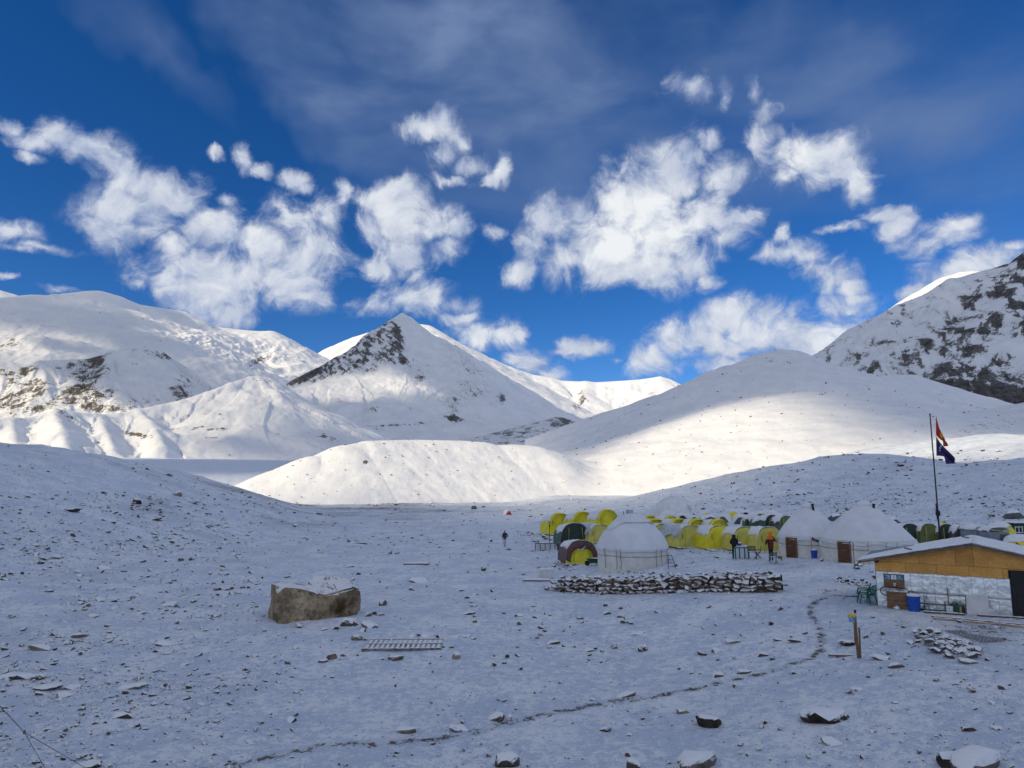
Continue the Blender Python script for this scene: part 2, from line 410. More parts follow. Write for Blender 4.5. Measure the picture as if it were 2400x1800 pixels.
def fall_exp(s0, s1, L): return lambda d: s1 * d + (s0 - s1) * L * (1 - np.exp(-d / L))
def fall_lin(s): return lambda d: s * d

# -- the ground near the camp: plain, left moraine mound, right hillside
LEFT_MOUND = ridge_pts([(-500,905,120),(-250,930,128),(0,957,140),(100,966,150),(200,986,165),(300,1004,180),(400,1033,200),(500,1061,215),(600,1088,228)])
NEAR_HILL = ridge_pts([(1560,1190,148),(1682,1152,155),(1790,1112,160),(1900,1085,165),(2029,1063,172),(2130,1078,178),(2240,1101,188)], False)
NEAR_HILL2 = ridge_pts([(2200,1112,176),(2320,1088,165),(2400,1076,158),(2700,1040,150),(3100,1000,150)], False)
LIT_HILL = ridge_pts([(1890,1100,305),(1990,1068,300),(2100,1045,290),(2250,1025,282),(2320,1018,276),(2400,1018,270),(2700,1000,262)], False)
BANK = [np.array([-60, 38, 2.2]), np.array([-44, 41, 1.9]), np.array([-33, 44, 0.9])]
BLD_C = np.array([19.8, 33.2])
def ground_z(X, Y, detail=True):
    X = np.asarray(X, dtype=float); Y = np.asarray(Y, dtype=float); sh = X.shape; X = X.ravel(); Y = Y.ravel()
    r = np.hypot(X, Y)
    base = 1.9 * sstep(3, 21, X + 0.02 * Y) * sstep(-30, 20, Y)
    base = base + 42 * sstep(290, 1300, r) * sstep(-50, 200, Y)
    base = base + 0.35 * fbm(X / 23, Y / 23, 3) * sstep(10, 40, r) + 0.14 * fbm(X / 5.5 + 9, Y / 5.5, 3) * sstep(8, 20, r) * sstep(8, -2, X)
    z, S, D = ridge_field(X, Y, [(LEFT_MOUND, fall_exp(.42, .20, 40), 10), (NEAR_HILL, fall_exp(.34, .13, 45), 16), (NEAR_HILL2, fall_exp(.30, .12, 40), 14),
                                 (LIT_HILL, fall_exp(.35, .16, 40), 14), (BANK, fall_exp(.30, .08, 7), 4)], k=1.6, base=base)
    flat = np.exp(-((X - BLD_C[0]) ** 2 + (Y - BLD_C[1]) ** 2) / 30.0)
    z = z * (1 - flat) + 1.75 * flat
    if detail:
        lift = sstep(2.0, 9.0, z)
        z = z + lift * (0.5 * fbm(X / 9, Y / 9, 3))
        rough_l = sstep(-6, -18, X) * sstep(6, 14, r)
        n = fbm(X / 1.9, Y / 1.9, 4, 0.55)
        z = z + (0.06 + 0.09 * rough_l) * n * sstep(6, 12, r) * (1 - 0.8 * flat)
        dr = ridged(X / 2.6 + 5, Y / 1.3, 3) - 0.55
        z = z + 0.035 * np.clip(dr, 0, 1) * (0.4 + rough_l)
    return z.reshape(sh)
def gz(x, y): return float(ground_z(np.array([x]), np.array([y]))[0])
def hit(u, v, dz=0.0):
    """where the pixel ray meets the ground (+dz)"""
    d = ray(u, v); rr = np.geomspace(6, 900, 700); h = math.hypot(d[0], d[1])
    xs, ys = d[0] / h * rr, d[1] / h * rr; zs = CAM_Z + d[2] / h * rr
    g = ground_z(xs, ys, True) + dz
    k = np.argmax(zs < g)
    if not (zs < g).any(): k = len(rr) - 1
    if k > 0:
        a, b = zs[k - 1] - g[k - 1], zs[k] - g[k]; t = a / (a - b + 1e-12)
    else: t = 1
    r = rr[max(k - 1, 0)] + t * (rr[k] - rr[max(k - 1, 0)])
    return np.array([d[0] / h * r, d[1] / h * r, CAM_Z + d[2] / h * r - dz])
def px2m(px, p): return px / F * math.hypot(p[0], p[1])

def mat_ground(name):
    """thin trampled snow over stony soil; attribute dirt (0..1) shows the soil"""
    m, nt, b = new_mat(name)
    g = N(nt, 'ShaderNodeNewGeometry'); P = g.outputs['Position']
    at = N(nt, 'ShaderNodeAttribute'); at.attribute_name = 'dirt'
    n1 = noise_n(nt, P, 0.35, 5.0, 0.6); n2 = noise_n(nt, P, 2.6, 6.0, 0.66); n3 = noise_n(nt, P, 9.0, 5.0, 0.7)
    lump = math_n(nt, 'MULTIPLY_ADD', n2.outputs['Fac'], 0.55, math_n(nt, 'MULTIPLY', n3.outputs['Fac'], 0.45))
    lump = math_n(nt, 'MULTIPLY_ADD', math_n(nt, 'SUBTRACT', n1.outputs['Fac'], 0.5), 0.35, lump)
    c = mix_col(nt, maprange(nt, lump, 0.45, 0.57), (0.58, 0.665, 0.80), (0.87, 0.91, 0.955))
    soil = mix_col(nt, maprange(nt, n3.outputs['Fac'], 0.3, 0.7), (0.035, 0.03, 0.026), (0.17, 0.145, 0.125))
    k = math_n(nt, 'MULTIPLY_ADD', math_n(nt, 'SUBTRACT', n2.outputs['Fac'], 0.5), 0.95, at.outputs['Fac'])
    k = math_n(nt, 'MULTIPLY_ADD', math_n(nt, 'SUBTRACT', n3.outputs['Fac'], 0.5), 1.35, k)
    s = maprange(nt, k, 0.40, 0.62)
    thin = maprange(nt, k, 0.10, 0.55, 0.0, 0.16)
    c = mix_col(nt, thin, c, (0.42, 0.40, 0.40))
    setin(nt, b.inputs['Base Color'], mix_col(nt, s, c, soil))
    b.inputs['Roughness'].default_value = 0.8; b.inputs['Specular IOR Level'].default_value = 0.2
    h = math_n(nt, 'MULTIPLY_ADD', n3.outputs['Fac'], 0.35, n2.outputs['Fac'])
    bump(nt, b, math_n(nt, 'MULTIPLY_ADD', s, -0.3, h), 1.0, 0.16)
    return m
def mat_mountain(name, nscale, rock=(0.085, 0.075, 0.07), rock2=(0.20, 0.17, 0.15), bstr=0.6, bdist=4.0, stretch=(1, 1, 1)):
    m, nt, b = new_mat(name)
    g = N(nt, 'ShaderNodeNewGeometry')
    mp = N(nt, 'ShaderNodeMapping'); link(nt, g.outputs['Position'], mp.inputs['Vector']); mp.inputs['Scale'].default_value = stretch
    P = mp.outputs[0]
    at = N(nt, 'ShaderNodeAttribute'); at.attribute_name = 'rock'
    n1 = noise_n(nt, P, nscale, 8.0, 0.68); n2 = noise_n(nt, P, nscale * 4.3, 6.0, 0.66); n3 = noise_n(nt, P, nscale * 0.35, 4.0, 0.5)
    c = mix_col(nt, maprange(nt, n3.outputs['Fac'], 0.35, 0.65), (0.79, 0.815, 0.85), (0.86, 0.87, 0.89))
    rk = mix_col(nt, maprange(nt, n1.outputs['Fac'], 0.35, 0.68), rock, rock2)
    k = math_n(nt, 'MULTIPLY_ADD', math_n(nt, 'SUBTRACT', n1.outputs['Fac'], 0.5), 1.3, at.outputs['Fac'])
    k = math_n(nt, 'MULTIPLY_ADD', math_n(nt, 'SUBTRACT', n2.outputs['Fac'], 0.5), 1.2, k)
    s = maprange(nt, k, 0.33, 0.46)
    setin(nt, b.inputs['Base Color'], mix_col(nt, s, c, rk))
    b.inputs['Roughness'].default_value = 0.85; b.inputs['Specular IOR Level'].default_value = 0.15
    h = math_n(nt, 'MULTIPLY_ADD', n2.outputs['Fac'], 0.4, n1.outputs['Fac'])
    rgh = math_n(nt, 'MULTIPLY_ADD', math_n(nt, 'MAXIMUM', at.outputs['Fac'], 0.0), 1.0, 0.22)
    bn = bump(nt, b, h, bstr, bdist); link(nt, math_n(nt, 'MULTIPLY', rgh, bstr, clamp=True), bn.inputs['Strength'])
    return m

TRAIL_PX = [(330,1830),(560,1792),(760,1752),(980,1738),(1130,1712),(1290,1672),(1400,1652),(1520,1635),(1640,1612),(1730,1592),(1830,1566),(1905,1540),(1928,1512),(1926,1485),(1910,1455),(1900,1425),(1925,1405),(1975,1398),(2040,1402)]
trail = np.array([hit(u, v)[:2] for u, v in TRAIL_PX])
_t = np.linspace(0, len(trail) - 1, 260); _i = np.clip(_t.astype(int), 0, len(trail) - 2)
def catmull(P, t, i):
    p0 = P[np.clip(i - 1, 0, len(P) - 1)]; p1 = P[i]; p2 = P[i + 1]; p3 = P[np.clip(i + 2, 0, len(P) - 1)]; f = (t - i)[:, None]
    return 0.5 * ((2 * p1) + (-p0 + p2) * f + (2 * p0 - 5 * p1 + 4 * p2 - p3) * f ** 2 + (-p0 + 3 * p1 - 3 * p2 + p3) * f ** 3)
trail_c = catmull(trail, _t, _i)
def dirt_at(X, Y):
    r = np.hypot(X, Y)
    d = 0.07 + 0.22 * fbm(X / 14, Y / 14, 3) + 0.10 * fbm(X / 2.2, Y / 2.2, 3)
    d += 0.22 * sstep(60, 200, r) * sstep(330, 220, r)                    # stony plain shows through far out
    d += 0.12 * sstep(0, -25, X)
    for (u, v, ru, w) in [(2010,1408,2.6,.20),(1985,1400,3.0,.14),(1950,1372,3.0,.14),(1800,1322,4.5,.16),(1900,1318,3.5,.14),(2250,1520,1.6,.16),(2180,1470,3.0,.18),(2330,1470,3.0,.2),(700,1468,1.2,.35),(1330,1395,1.5,.1)]:
        p = DIRT_P[(u, v)]
        d += w * np.exp(-((X - p[0]) ** 2 + (Y - p[1]) ** 2) / (ru * ru))
    mound = sstep(3, 8, ground_z(X, Y, False))
    d -= 0.06 * mound * (X < 0)
    return d
DIRT_P = {k: hit(*k) for k in [(2010,1408),(1985,1400),(1950,1372),(1800,1322),(1900,1318),(2250,1520),(2180,1470),(2330,1470),(700,1468),(1330,1395)]}
mat_ground('snowy_ground')

# ground sheet: dense where the camera looks, coarse behind it, out to the horizon
_th = np.concatenate([np.linspace(-180, -47, 40, endpoint=False), np.linspace(-47, 47, 660), np.linspace(47, 180, 40)[1:-1]])
_th = np.radians(_th)
_rr = np.concatenate([np.linspace(0.5, 12, 14, endpoint=False), np.geomspace(12, 430, 390), np.geomspace(450, 30000, 26)])
TH, RR = np.meshgrid(_th, _rr)
GX, GY = (RR * np.sin(TH)).ravel(), (RR * np.cos(TH)).ravel()
GZ = ground_z(GX, GY)
gd = dirt_at(GX, GY)
ground = add_obj('ground', grid_mesh('ground', np.stack([GX, GY, GZ], 1), len(_rr), len(_th), {'dirt': gd}, wrap=True), M['snowy_ground'])
tag(ground, kind='structure')

# footpath trodden into the snow
tx = np.gradient(trail_c, axis=0); tx /= np.linalg.norm(tx, axis=1)[:, None] + 1e-9; nx = np.stack([-tx[:, 1], tx[:, 0]], 1)
wid = np.linspace(-1, 1, 15)
half = 0.55 + 0.25 * np.linspace(1, 0, 260)
PX = (trail_c[:, None, :] + nx[:, None, :] * (wid[None, :, None] * half[:, None, None])).reshape(-1, 2)
prof = (np.exp(-(wid / 0.42) ** 2)[None, :] * np.ones((260, 1))).ravel()
wv = fbm(PX[:, 0] / 0.5, PX[:, 1] / 0.5, 3)
pz = ground_z(PX[:, 0], PX[:, 1]) + 0.012 + 0.0 * prof
edge = np.repeat(np.abs(wid)[None, :] > 0.97, 260, 0).ravel(); pz = np.where(edge, pz - 0.05, pz)
pd = dirt_at(PX[:, 0], PX[:, 1]) * (1 - prof) + prof * (0.47 + 0.42 * wv)
path = add_obj('path', grid_mesh('path', np.stack([PX[:, 0], PX[:, 1], pz], 1), 260, 15, {'dirt': pd}), M['snowy_ground'])
tag(path, kind='structure')

# -- hills and mountains: polar patches (fine where the picture is), each its own piece of terrain
RECV = {}
def patch(name, u0, u1, r0, r1, nc, nr, fn, mat, log=False):
    a0, a1 = azel(u0, 1000)[0], azel(u1, 1000)[0]
    th = np.linspace(a0, a1, nc); rr = np.geomspace(r0, r1, nr) if log else np.linspace(r0, r1, nr)
    T, Rr = np.meshgrid(th, rr); X, Y = (Rr * np.sin(T)).ravel(), (Rr * np.cos(T)).ravel()
    z, rock = fn(X, Y)
    # picture coordinates of each point, used only to say where the real outcrops lie
    me = grid_mesh(name, np.stack([X, Y, z], 1), nr, nc, {'rock': rock})
    o = add_obj(name, me, mat); tag(o, kind='structure')
    RECV[name] = (th, rr, z.reshape(nr, nc))
    return o
def proj(X, Y, Z):
    d = np.stack([X, Y, Z - CAM_Z], 1); f = d @ _fw
    return (1200 + F * (d @ _rt) / f) / DS, (900 - F * (d @ _up) / f) / DS       # overview coordinates
def spots(X, Y, Z, lst):
    u, v = proj(X, Y, Z); t = np.zeros_like(X)
    for (cu, cv, ru, rv, rot, w) in lst:
        c, s = math.cos(R(rot)), math.sin(R(rot)); du, dv = u - cu, -(v - cv)
        a, b = (du * c + dv * s) / ru, (-du * s + dv * c) / rv
        t = t + w * np.exp(-(a * a + b * b))
    return t

# moraine in the middle distance
mo = ridge_pts([(500,1062,262),(560,1036,262),(620,1010,264),(680,985,268),(750,961,275),(800,952,282),(900,950,292),(1000,952,300),(1040,955,302),(1060,962,303),(1110,960,306),(1150,963,308),(1180,972,312),(1230,986,320),(1290,1006,328),(1360,1030,334),(1450,1054,338),(1560,1076,338)])
def f_moraine(X, Y):
    z, S, D = ridge_field(X, Y, [(mo, fall_exp(.62, .40, 30), 7)])
    fl = fbm(S / 3.2, D / 30.0, 4); z = z + 0.22 * fl * sstep(1, 12, D) + 0.7 * fbm(X / 14, Y / 14, 5) * sstep(0, 10, D)
    rock = 0.07 + 0.14 * fbm(X / 6, Y / 6, 4) + spots(X, Y, z, [(790,998,6,4,0,.8),(1210,1010,40,14,-20,.06)])
    return z, rock
mat_mountain('moraine_snow', 0.55, (0.10, 0.08, 0.06), (0.24, 0.20, 0.16), 0.45, 0.7)
patch('moraine', 470, 1236, 205, 370, 380, 140, f_moraine, M['moraine_snow'])

# the rounded snow hill on the right
rh = ridge_pts([(1150,1038,420),(1200,1012,425),(1250,985,432),(1300,946,440),(1400,891,458),(1450,857,468),(1500,822,480),(1540,801,490),(1572,790,500),(1592,790,505),(1612,778,510),(1642,764,520),(1682,755,530),(1712,757,538),(1742,771,548),(1770,785,560),(1830,800,590),(1900,812,630),(1965,809,660),(2050,835,690),(2130,857,700),(2212,878,700),(2500,900,700)])
rh2 = ridge_pts([(1700,790,505),(1735,850,455),(1800,900,420),(1860,950,390)])
rh3 = ridge_pts([(2080,915,520),(2150,893,505),(2212,872,490),(2500,800,470)])
rh4 = ridge_pts([(1240,1068,300),(1330,1058,310),(1500,1052,330),(1700,1042,345)])
def f_hill(X, Y):
    z, S, D = ridge_field(X, Y, [(rh, fall_exp(.66, .34, 150), 7), (rh2, fall_exp(.40, .34, 60), 60), (rh3, fall_exp(.5, .25, 60), 25), (rh4, fall_exp(.28, .12, 25), 14)], k=9.0)
    zm = f_moraine(X, Y)[0]; hh = np.clip(0.5 + 0.5 * (zm - z) / 5.0, 0, 1)
    fl = fbm(S / 12.0, D / 160.0, 4); z = z + 2.2 * fl * sstep(6, 70, D) + 1.1 * fbm(X / 20, Y / 20, 5) * sstep(0, 25, D)
    z = z + (zm - z) * hh + 5.0 * hh * (1 - hh) * 0.6
    rock = 0.07 + 0.16 * fbm(X / 9, Y / 9, 5) + spots(X, Y, z, [(1385,1078,6,10,-30,.4),(1395,1085,14,4,40,.35),(1640,775,60,5,-4,.20),(2110,930,90,30,20,.16),(2010,850,60,10,-20,.10),(1300,1075,40,14,0,.1)])
    return z, rock
mat_mountain('hill_snow', 0.33, (0.10, 0.085, 0.07), (0.24, 0.20, 0.165), 0.45, 1.0)
patch('hill', 1230, 2560, 215, 860, 480, 270, f_hill, M['hill_snow'], True)

# the rocky mountainside on the right edge
rq = ridge_pts([(1700,812,1500),(1756,772,1500),(1800,747,1510),(1850,708,1530),(1900,682,1550),(1950,655,1570),(1990,638,1590),(2030,616,1610),(2060,602,1620),(2095,592,1640),(2130,583,1650),(2170,575,1650),(2195,569,1640),(2206,560,1635),(2225,545,1630),(2330,500,1650),(2600,420,1750)])
rq_spurs = [ridge_pts([(2060,604,1610),(2000,690,1470),(1950,740,1400),(1900,775,1350)]), ridge_pts([(2170,576,1640),(2110,660,1490),(2060,740,1390),(2010,790,1330)]),
            ridge_pts([(2230,548,1620),(2200,620,1480),(2190,700,1360),(2150,790,1240)]), ridge_pts([(2330,520,1620),(2330,700,1350),(2300,800,1180)])]
def f_rocky(X, Y):
    wob = 26 * fbm(X / 120, Y / 120, 4); wob2 = 26 * fbm(X / 120 + 40, Y / 120 + 9, 4)
    z, S, D = ridge_field(X + wob * .6, Y + wob2 * .6, [(rq, fall_exp(.80, .62, 260), 8)] + [(s, fall_exp(.75, .68, 120), 12) for s in rq_spurs], k=16)
    cr = ridged(X / 95, Y / 95, 5, 0.55) - 0.5
    hm = sstep(15, 120, D)
    z = z + 20 * cr * hm + 5 * fbm(S / 30, D / 200, 3) * hm
    slope_n = fbm(X / 60 + 3, Y / 60, 5, 0.6)
    bands = [(2060,770,46,52,40,.50),(1985,745,30,40,40,.30),(1958,770,22,26,40,.3),(2105,690,40,45,45,.42),(2050,705,40,22,40,.2),(2150,615,60,26,25,.42),(2190,640,40,70,0,.48),(2208,575,14,26,0,.9),(2205,700,28,40,0,.5),
             (2150,720,50,40,30,.30),(2020,840,120,36,-14,.34),(2140,850,110,44,-12,.44),(2212,880,60,40,0,.4),(1870,800,20,9,20,.5),(1935,695,30,12,35,.25),(1810,745,30,7,30,.26),(1960,655,50,8,30,.2),(2140,790,80,24,20,.22),(1905,740,20,10,30,.3)]
    st = fbm((X * .8 - z * .6) / 11, (X * .6 + z * .8) / 42, 5, .62)
    rock = 0.09 + 0.22 * slope_n + 0.42 * st + spots(X, Y, z, bands) * (0.62 + 1.1 * st) + 0.30 * spots(X, Y, z, [(2030,835,110,26,-14,.8),(2150,850,110,40,-12,1.0),(2212,870,70,44,0,1.0)])
    return z, rock
mat_mountain('rocky_slope', 0.11, (0.075, 0.072, 0.072), (0.23, 0.215, 0.20), 1.0, 9.0)
patch('rocky_mountain', 1850, 2700, 900, 1850, 400, 320, f_rocky, M['rocky_slope'])
rq2 = ridge_pts([(1780,770,2600),(1860,712,2600),(1920,672,2600),(1990,628,2600),(2042,598,2600),(2075,588,2620),(2096,586,2640),(2150,590,2700),(2400,640,2800)])
def f_white(X, Y):
    z, S, D = ridge_field(X, Y, [(rq2, fall_exp(.7, .6, 300), 20)])
    return z + 8 * fbm(X / 140, Y / 140, 4) * sstep(5, 90, D), 0.02 + 0.05 * fbm(X / 50, Y / 50, 3)
mat_mountain('far_snow', 0.012, (0.10, 0.09, 0.09), (0.22, 0.20, 0.19), 0.5, 14.0)
patch('snow_ridge', 1850, 2700, 2200, 2900, 160, 90, f_white, M['far_snow'])

# lateral moraine ridges in front of the peak, left
re1 = ridge_pts([(-400,890,1250),(-100,908,1300),(0,905,1320),(60,903,1340),(120,884,1360),(150,888,1375),(210,896,1400),(270,890,1430),(320,880,1460),(400,862,1510),(450,845,1540),(500,826,1570),(545,812,1600),(575,814,1620),(600,829,1640),(640,860,1660),(662,890,1670),(700,930,1640),(745,958,1600)])
re1s = [ridge_pts([(120,884,1360),(135,930,1240),(150,975,1150),(190,1010,1080)]), ridge_pts([(20,905,1325),(40,960,1200),(60,1010,1090)]), ridge_pts([(210,896,1400),(230,930,1300),(250,975,1200)]),
        ridge_pts([(560,814,1605),(610,860,1500),(640,915,1400),(650,960,1300)]), ridge_pts([(300,883,1450),(330,920,1350),(350,960,1250)])]
def f_lateral(X, Y):
    wob = 14 * fbm(X / 90, Y / 90, 4)
    z, S, D = ridge_field(X + wob, Y - wob, [(re1, fall_exp(.72, .36, 150), 7)] + [(s, fall_exp(.66, .42, 60), 6) for s in re1s], k=10)
    fl = fbm(S / 15.0, D / 240.0, 5, .6); z = z + 8.5 * fl * sstep(4, 60, D) + 4 * fbm(X / 60, Y / 60, 4) * sstep(2, 40, D)
    u, v = proj(X, Y, z)
    bandn = np.sin((v + 0.10 * (u - 400) * np.sign(480 - u) * .6 + 9 * fbm(X / 100, Y / 100, 3)) / 4.3)
    rock = 0.04 + 0.20 * fbm(X / 34, Y / 34, 5) + 0.22 * sstep(.7, 1.0, bandn) * np.exp(-((u - 450) / 190) ** 2 - ((v - 915) / 50) ** 2)
    rock = rock + spots(X, Y, z, [(130,892,30,9,20,.30),(290,938,30,5,-6,.75),(480,925,60,4,4,.3),(560,820,60,7,0,.18),(150,905,24,6,20,.25),(700,945,40,10,-20,.28),(440,1000,60,6,0,.1)])
    return z, rock
mat_mountain('lateral_snow', 0.045, (0.09, 0.08, 0.07), (0.24, 0.205, 0.175), 0.7, 5.0)
patch('moraine_ridge', -140, 940, 850, 1850, 430, 240, f_lateral, M['lateral_snow'])

# rubble glacier in front of the peak
rk = ridge_pts([(980,962,1250),(1040,947,1250),(1100,936,1260),(1160,928,1270),(1190,918,1290),(1202,902,1300),(1225,912,1300),(1245,926,1290),(1290,921,1270),(1330,925,1260),(1420,930,1250)])
def f_rubble(X, Y):
    z, S, D = ridge_field(X, Y, [(rk, fall_exp(.35, .22, 80), 8)])
    z = z + 5 * (ridged(X / 40, Y / 40, 5, .6) - .5) * sstep(0, 10, D + 4)
    rock = 0.24 + 0.28 * fbm(X / 20, Y / 20, 5, .6) + spots(X, Y, z, [(1220,912,26,16,-20,.35),(1100,935,60,8,0,.18)])
    return z, rock
mat_mountain('rubble_ice', 0.08, (0.10, 0.10, 0.10), (0.26, 0.26, 0.26), 1.0, 5.0)
patch('glacier', 1000, 1560, 900, 1500, 260, 150, f_rubble, M['rubble_ice'])

# the pyramid peak
pk_l = ridge_pts([(868,679,3500),(840,693,3500),(800,722,3510),(762,748,3530),(735,768,3540),(690,795,3560),(640,822,3580),(590,850,3600)])
pk_r = ridge_pts([(868,679,3500),(885,684,3500),(915,708,3500),(960,740,3480),(1000,772,3460),(1022,792,3440),(1060,830,3400),(1092,872,3350),(1140,900,3250),(1200,927,3100),(1260,950,2950)])
pk_c = ridge_pts([(868,679,3500),(850,700,3450),(855,740,3350),(862,775,3260),(845,815,3120),(800,845,2980)])
pk_s = ridge_pts([(845,812,3130),(800,812,3080),(750,818,3030),(700,829,2980),(660,835,2940),(630,838,2900)])
pk_x = [ridge_pts([(800,825,3000),(830,860,2850),(850,910,2650),(860,945,2500)]), ridge_pts([(950,735,3470),(960,800,3200),(930,860,2950),(910,905,2750)]), ridge_pts([(1040,812,3420),(1050,870,3150),(1060,920,2850)]), ridge_pts([(700,830,2980),(760,880,2800),(800,930,2600)])]
def f_peak(X, Y):
    wob = 40 * fbm(X / 330, Y / 330, 4); wob2 = 40 * fbm(X / 330 + 21, Y / 330 + 4, 4)
    D0 = np.hypot(X - pk_l[0][0], Y - pk_l[0][1]); am = sstep(40, 300, D0)
    z, S, D = ridge_field(X + wob * am, Y + wob2 * am, [(pk_l, fall_exp(.95, .62, 500), 4), (pk_r, fall_exp(.90, .60, 500), 8), (pk_c, fall_exp(.9, .7, 300), 10), (pk_s, fall_exp(.62, .55, 200), 25)] + [(q, fall_exp(.6, .55, 100), 30) for q in pk_x], k=22)
    hm = sstep(12, 140, D)
    u, v = proj(X, Y, z)
    wv_ = 10 * fbm(X / 120, Y / 120, 4)
    below = (u - 650) * .536 + (v + wv_ * .6 - 815) * .844          # below the left ridge line
    above = -((u - 640) * .171 + (v + wv_ - 832) * .985)
    rockface = sstep(-9, 4, below) * sstep(-4, 10, above) * sstep(872, 842, u + wv_ + (v - 700) * -0.10)
    z = z + hm * (22 * fbm(S / 60, D / 700, 4) + 22 * (ridged(X / 190, Y / 190, 6, .55) - .5) + rockface * 30 * (ridged((X + Y * .6) / 60, (Y - X * .6) / 130, 5, .6) - .5))
    serac = spots(X, Y, z, [(975,760,40,18,-35,.9),(1010,800,46,22,-45,.9),(985,860,40,30,0,.8),(1060,830,20,18,0,.6),(905,850,26,22,0,.4),(940,800,60,30,-20,.4)])
    z = z + 34 * np.clip(serac, 0, 1.2) * (ridged(X / 55, Y / 75, 5, .6) - .45)
    stp = fbm((X * .6 + z * .8) / 16, (X * .8 - z * .6) / 60, 5, .62)
    rock = 0.03 + 0.24 * fbm(X / 70, Y / 70, 5, .6) + rockface * (0.33 + 0.70 * stp) + (1.0 + 2.2 * np.clip(stp, 0, 1)) * 1.25 * spots(X, Y, z, [(862,735,10,34,10,.3),(900,790,30,30,0,.12),(870,780,10,8,0,.4),(990,870,30,28,0,.16),(1010,795,40,25,-40,.10),(985,905,20,8,0,.3),(1085,860,9,16,0,.3),(805,885,20,9,0,.22),(860,918,60,4,4,.3),(660,812,40,10,25,.55),(905,815,14,6,0,.2),(1030,845,40,12,-20,.18)])
    return z, rock
mat_mountain('peak_snow', 0.045, (0.085, 0.082, 0.085), (0.24, 0.225, 0.22), 0.85, 20.0)
patch('peak', 560, 1440, 2250, 3750, 440, 320, f_peak, M['peak_snow'])

# rock hump left of the peak and the great snow massif behind
rd = ridge_pts([(-300,800,3200),(-60,800,3200),(0,797,3200),(60,793,3200),(92,780,3220),(180,775,3250),(225,765,3270),(252,756,3280),(300,748,3300),(342,755,3310),(370,774,3320),(402,806,3330),(432,842,3340),(470,870,3350)])
rd_s = [ridge_pts([(92,782,3220),(100,820,3080),(120,870,2950)]), ridge_pts([(240,760,3275),(235,800,3120),(265,850,2960),(275,890,2850)]), ridge_pts([(180,778,3245),(165,820,3090),(140,860,2960)]), ridge_pts([(345,757,3305),(360,810,3150),(380,870,2980)])]
def f_hump(X, Y):
    wob = 30 * fbm(X / 200, Y / 200, 4)
    z, S, D = ridge_field(X + wob * .4, Y + wob * .4, [(rd, fall_exp(.95, .6, 260), 8)] + [(q, fall_exp(.8, .7, 200), 10) for q in rd_s], k=14)
    hm = sstep(6, 80, D)
    z = z + hm * (16 * fbm(S / 50, D / 500, 4) + 26 * (ridged(X / 120, Y / 120, 6, .55) - .5))
    rock = 0.03 + 0.50 * fbm(X / 60, Y / 60, 5, .6) + spots(X, Y, z, [(205,815,50,38,20,.42),(40,850,70,40,10,.36),(170,860,60,30,0,.28),(300,870,40,18,0,.36),(395,845,22,30,-45,.45),(330,765,60,8,-12,.32),(180,785,50,10,10,.34),(30,800,50,12,0,.25),(300,785,14,5,0,.5),(215,880,40,14,0,.25),(60,890,60,16,0,.4),(335,815,22,50,20,-.55),(258,800,14,50,10,-.6),(300,820,12,40,10,-.2)])
    return z, rock
mat_mountain('hump_snow', 0.05, (0.065, 0.06, 0.055), (0.22, 0.19, 0.165), 0.9, 16.0)
patch('rock_buttress', -160, 700, 2500, 3500, 340, 210, f_hump, M['hump_snow'])
ra = ridge_pts([(-400,640,5200),(-100,642,5200),(0,641,5200),(60,638,5200),(130,633,5200),(210,631,5200),(250,639,5210),(300,658,5230),(350,666,5250),(400,674,5280),(425,692,5290),(445,706,5300),(520,712,5320),(585,718,5330),(622,736,5340),(652,751,5350),(678,764,5360),(720,800,5380),(780,850,5400)])
ra_s = [ridge_pts([(210,632,5195),(280,670,4900),(330,720,4650),(390,770,4400)]), ridge_pts([(585,719,5320),(600,770,4900),(560,800,4650)]), ridge_pts([(60,640,5190),(60,700,4800),(80,760,4400)]), ridge_pts([(430,700,5280),(440,740,5000),(480,790,4600)])]
def f_massif(X, Y):
    wob = 60 * fbm(X / 500, Y / 500, 3)
    z, S, D = ridge_field(X + wob, Y + wob, [(ra, fall_exp(.62, .50, 700), 40)] + [(q, fall_exp(.5, .45, 300), 90) for q in ra_s], k=50)
    hm = sstep(40, 300, D)
    z = z + hm * (40 * fbm(X / 420, Y / 420, 5) + 34 * (ridged(X / 260, Y / 260, 6, .52) - .5))
    ser = spots(X, Y, z, [(450,745,110,26,-14,1.0),(560,760,60,30,0,.7),(560,775,50,22,10,.6),(40,720,50,30,0,.8),(120,700,90,20,0,.4)])
    z = z + 34 * np.clip(ser, 0, 1) * (ridged(X / 80, Y / 100, 4, .6) - .45)
    rock = -0.02 + 0.22 * fbm(X / 100, Y / 100, 5, .6) + spots(X, Y, z, [(555,780,26,14,35,.50),(590,770,40,7,10,.18),(15,745,30,10,10,.26),(30,720,30,30,0,.14),(90,735,40,16,0,.12),(310,690,14,4,-45,.3),(345,735,20,3,-30,.2),(600,800,20,10,30,.25)])
    return z, rock
mat_mountain('massif_snow', 0.010, (0.12, 0.11, 0.11), (0.30, 0.27, 0.25), 0.7, 34.0)
patch('massif', -180, 900, 3250, 5700, 340, 240, f_massif, M['massif_snow'])
rb = ridge_pts([(520,860,6200),(600,815,6200),(660,775,6200),(720,748,6200),(770,728,6200),(800,719,6200),(850,702,6200),(880,694,6200),(905,700,6200),(922,702,6200),(945,716,6200),(955,725,6200),(1000,752,6200),(1050,772,6200),(1100,791,6200),(1150,809,6200),(1185,815,6200),(1212,822,6200),(1290,826,6200),(1340,823,6200),(1380,820,6200),(1425,814,6200),(1442,818,6200),(1472,831,6200),(1560,860,6200),(1800,880,6200)])
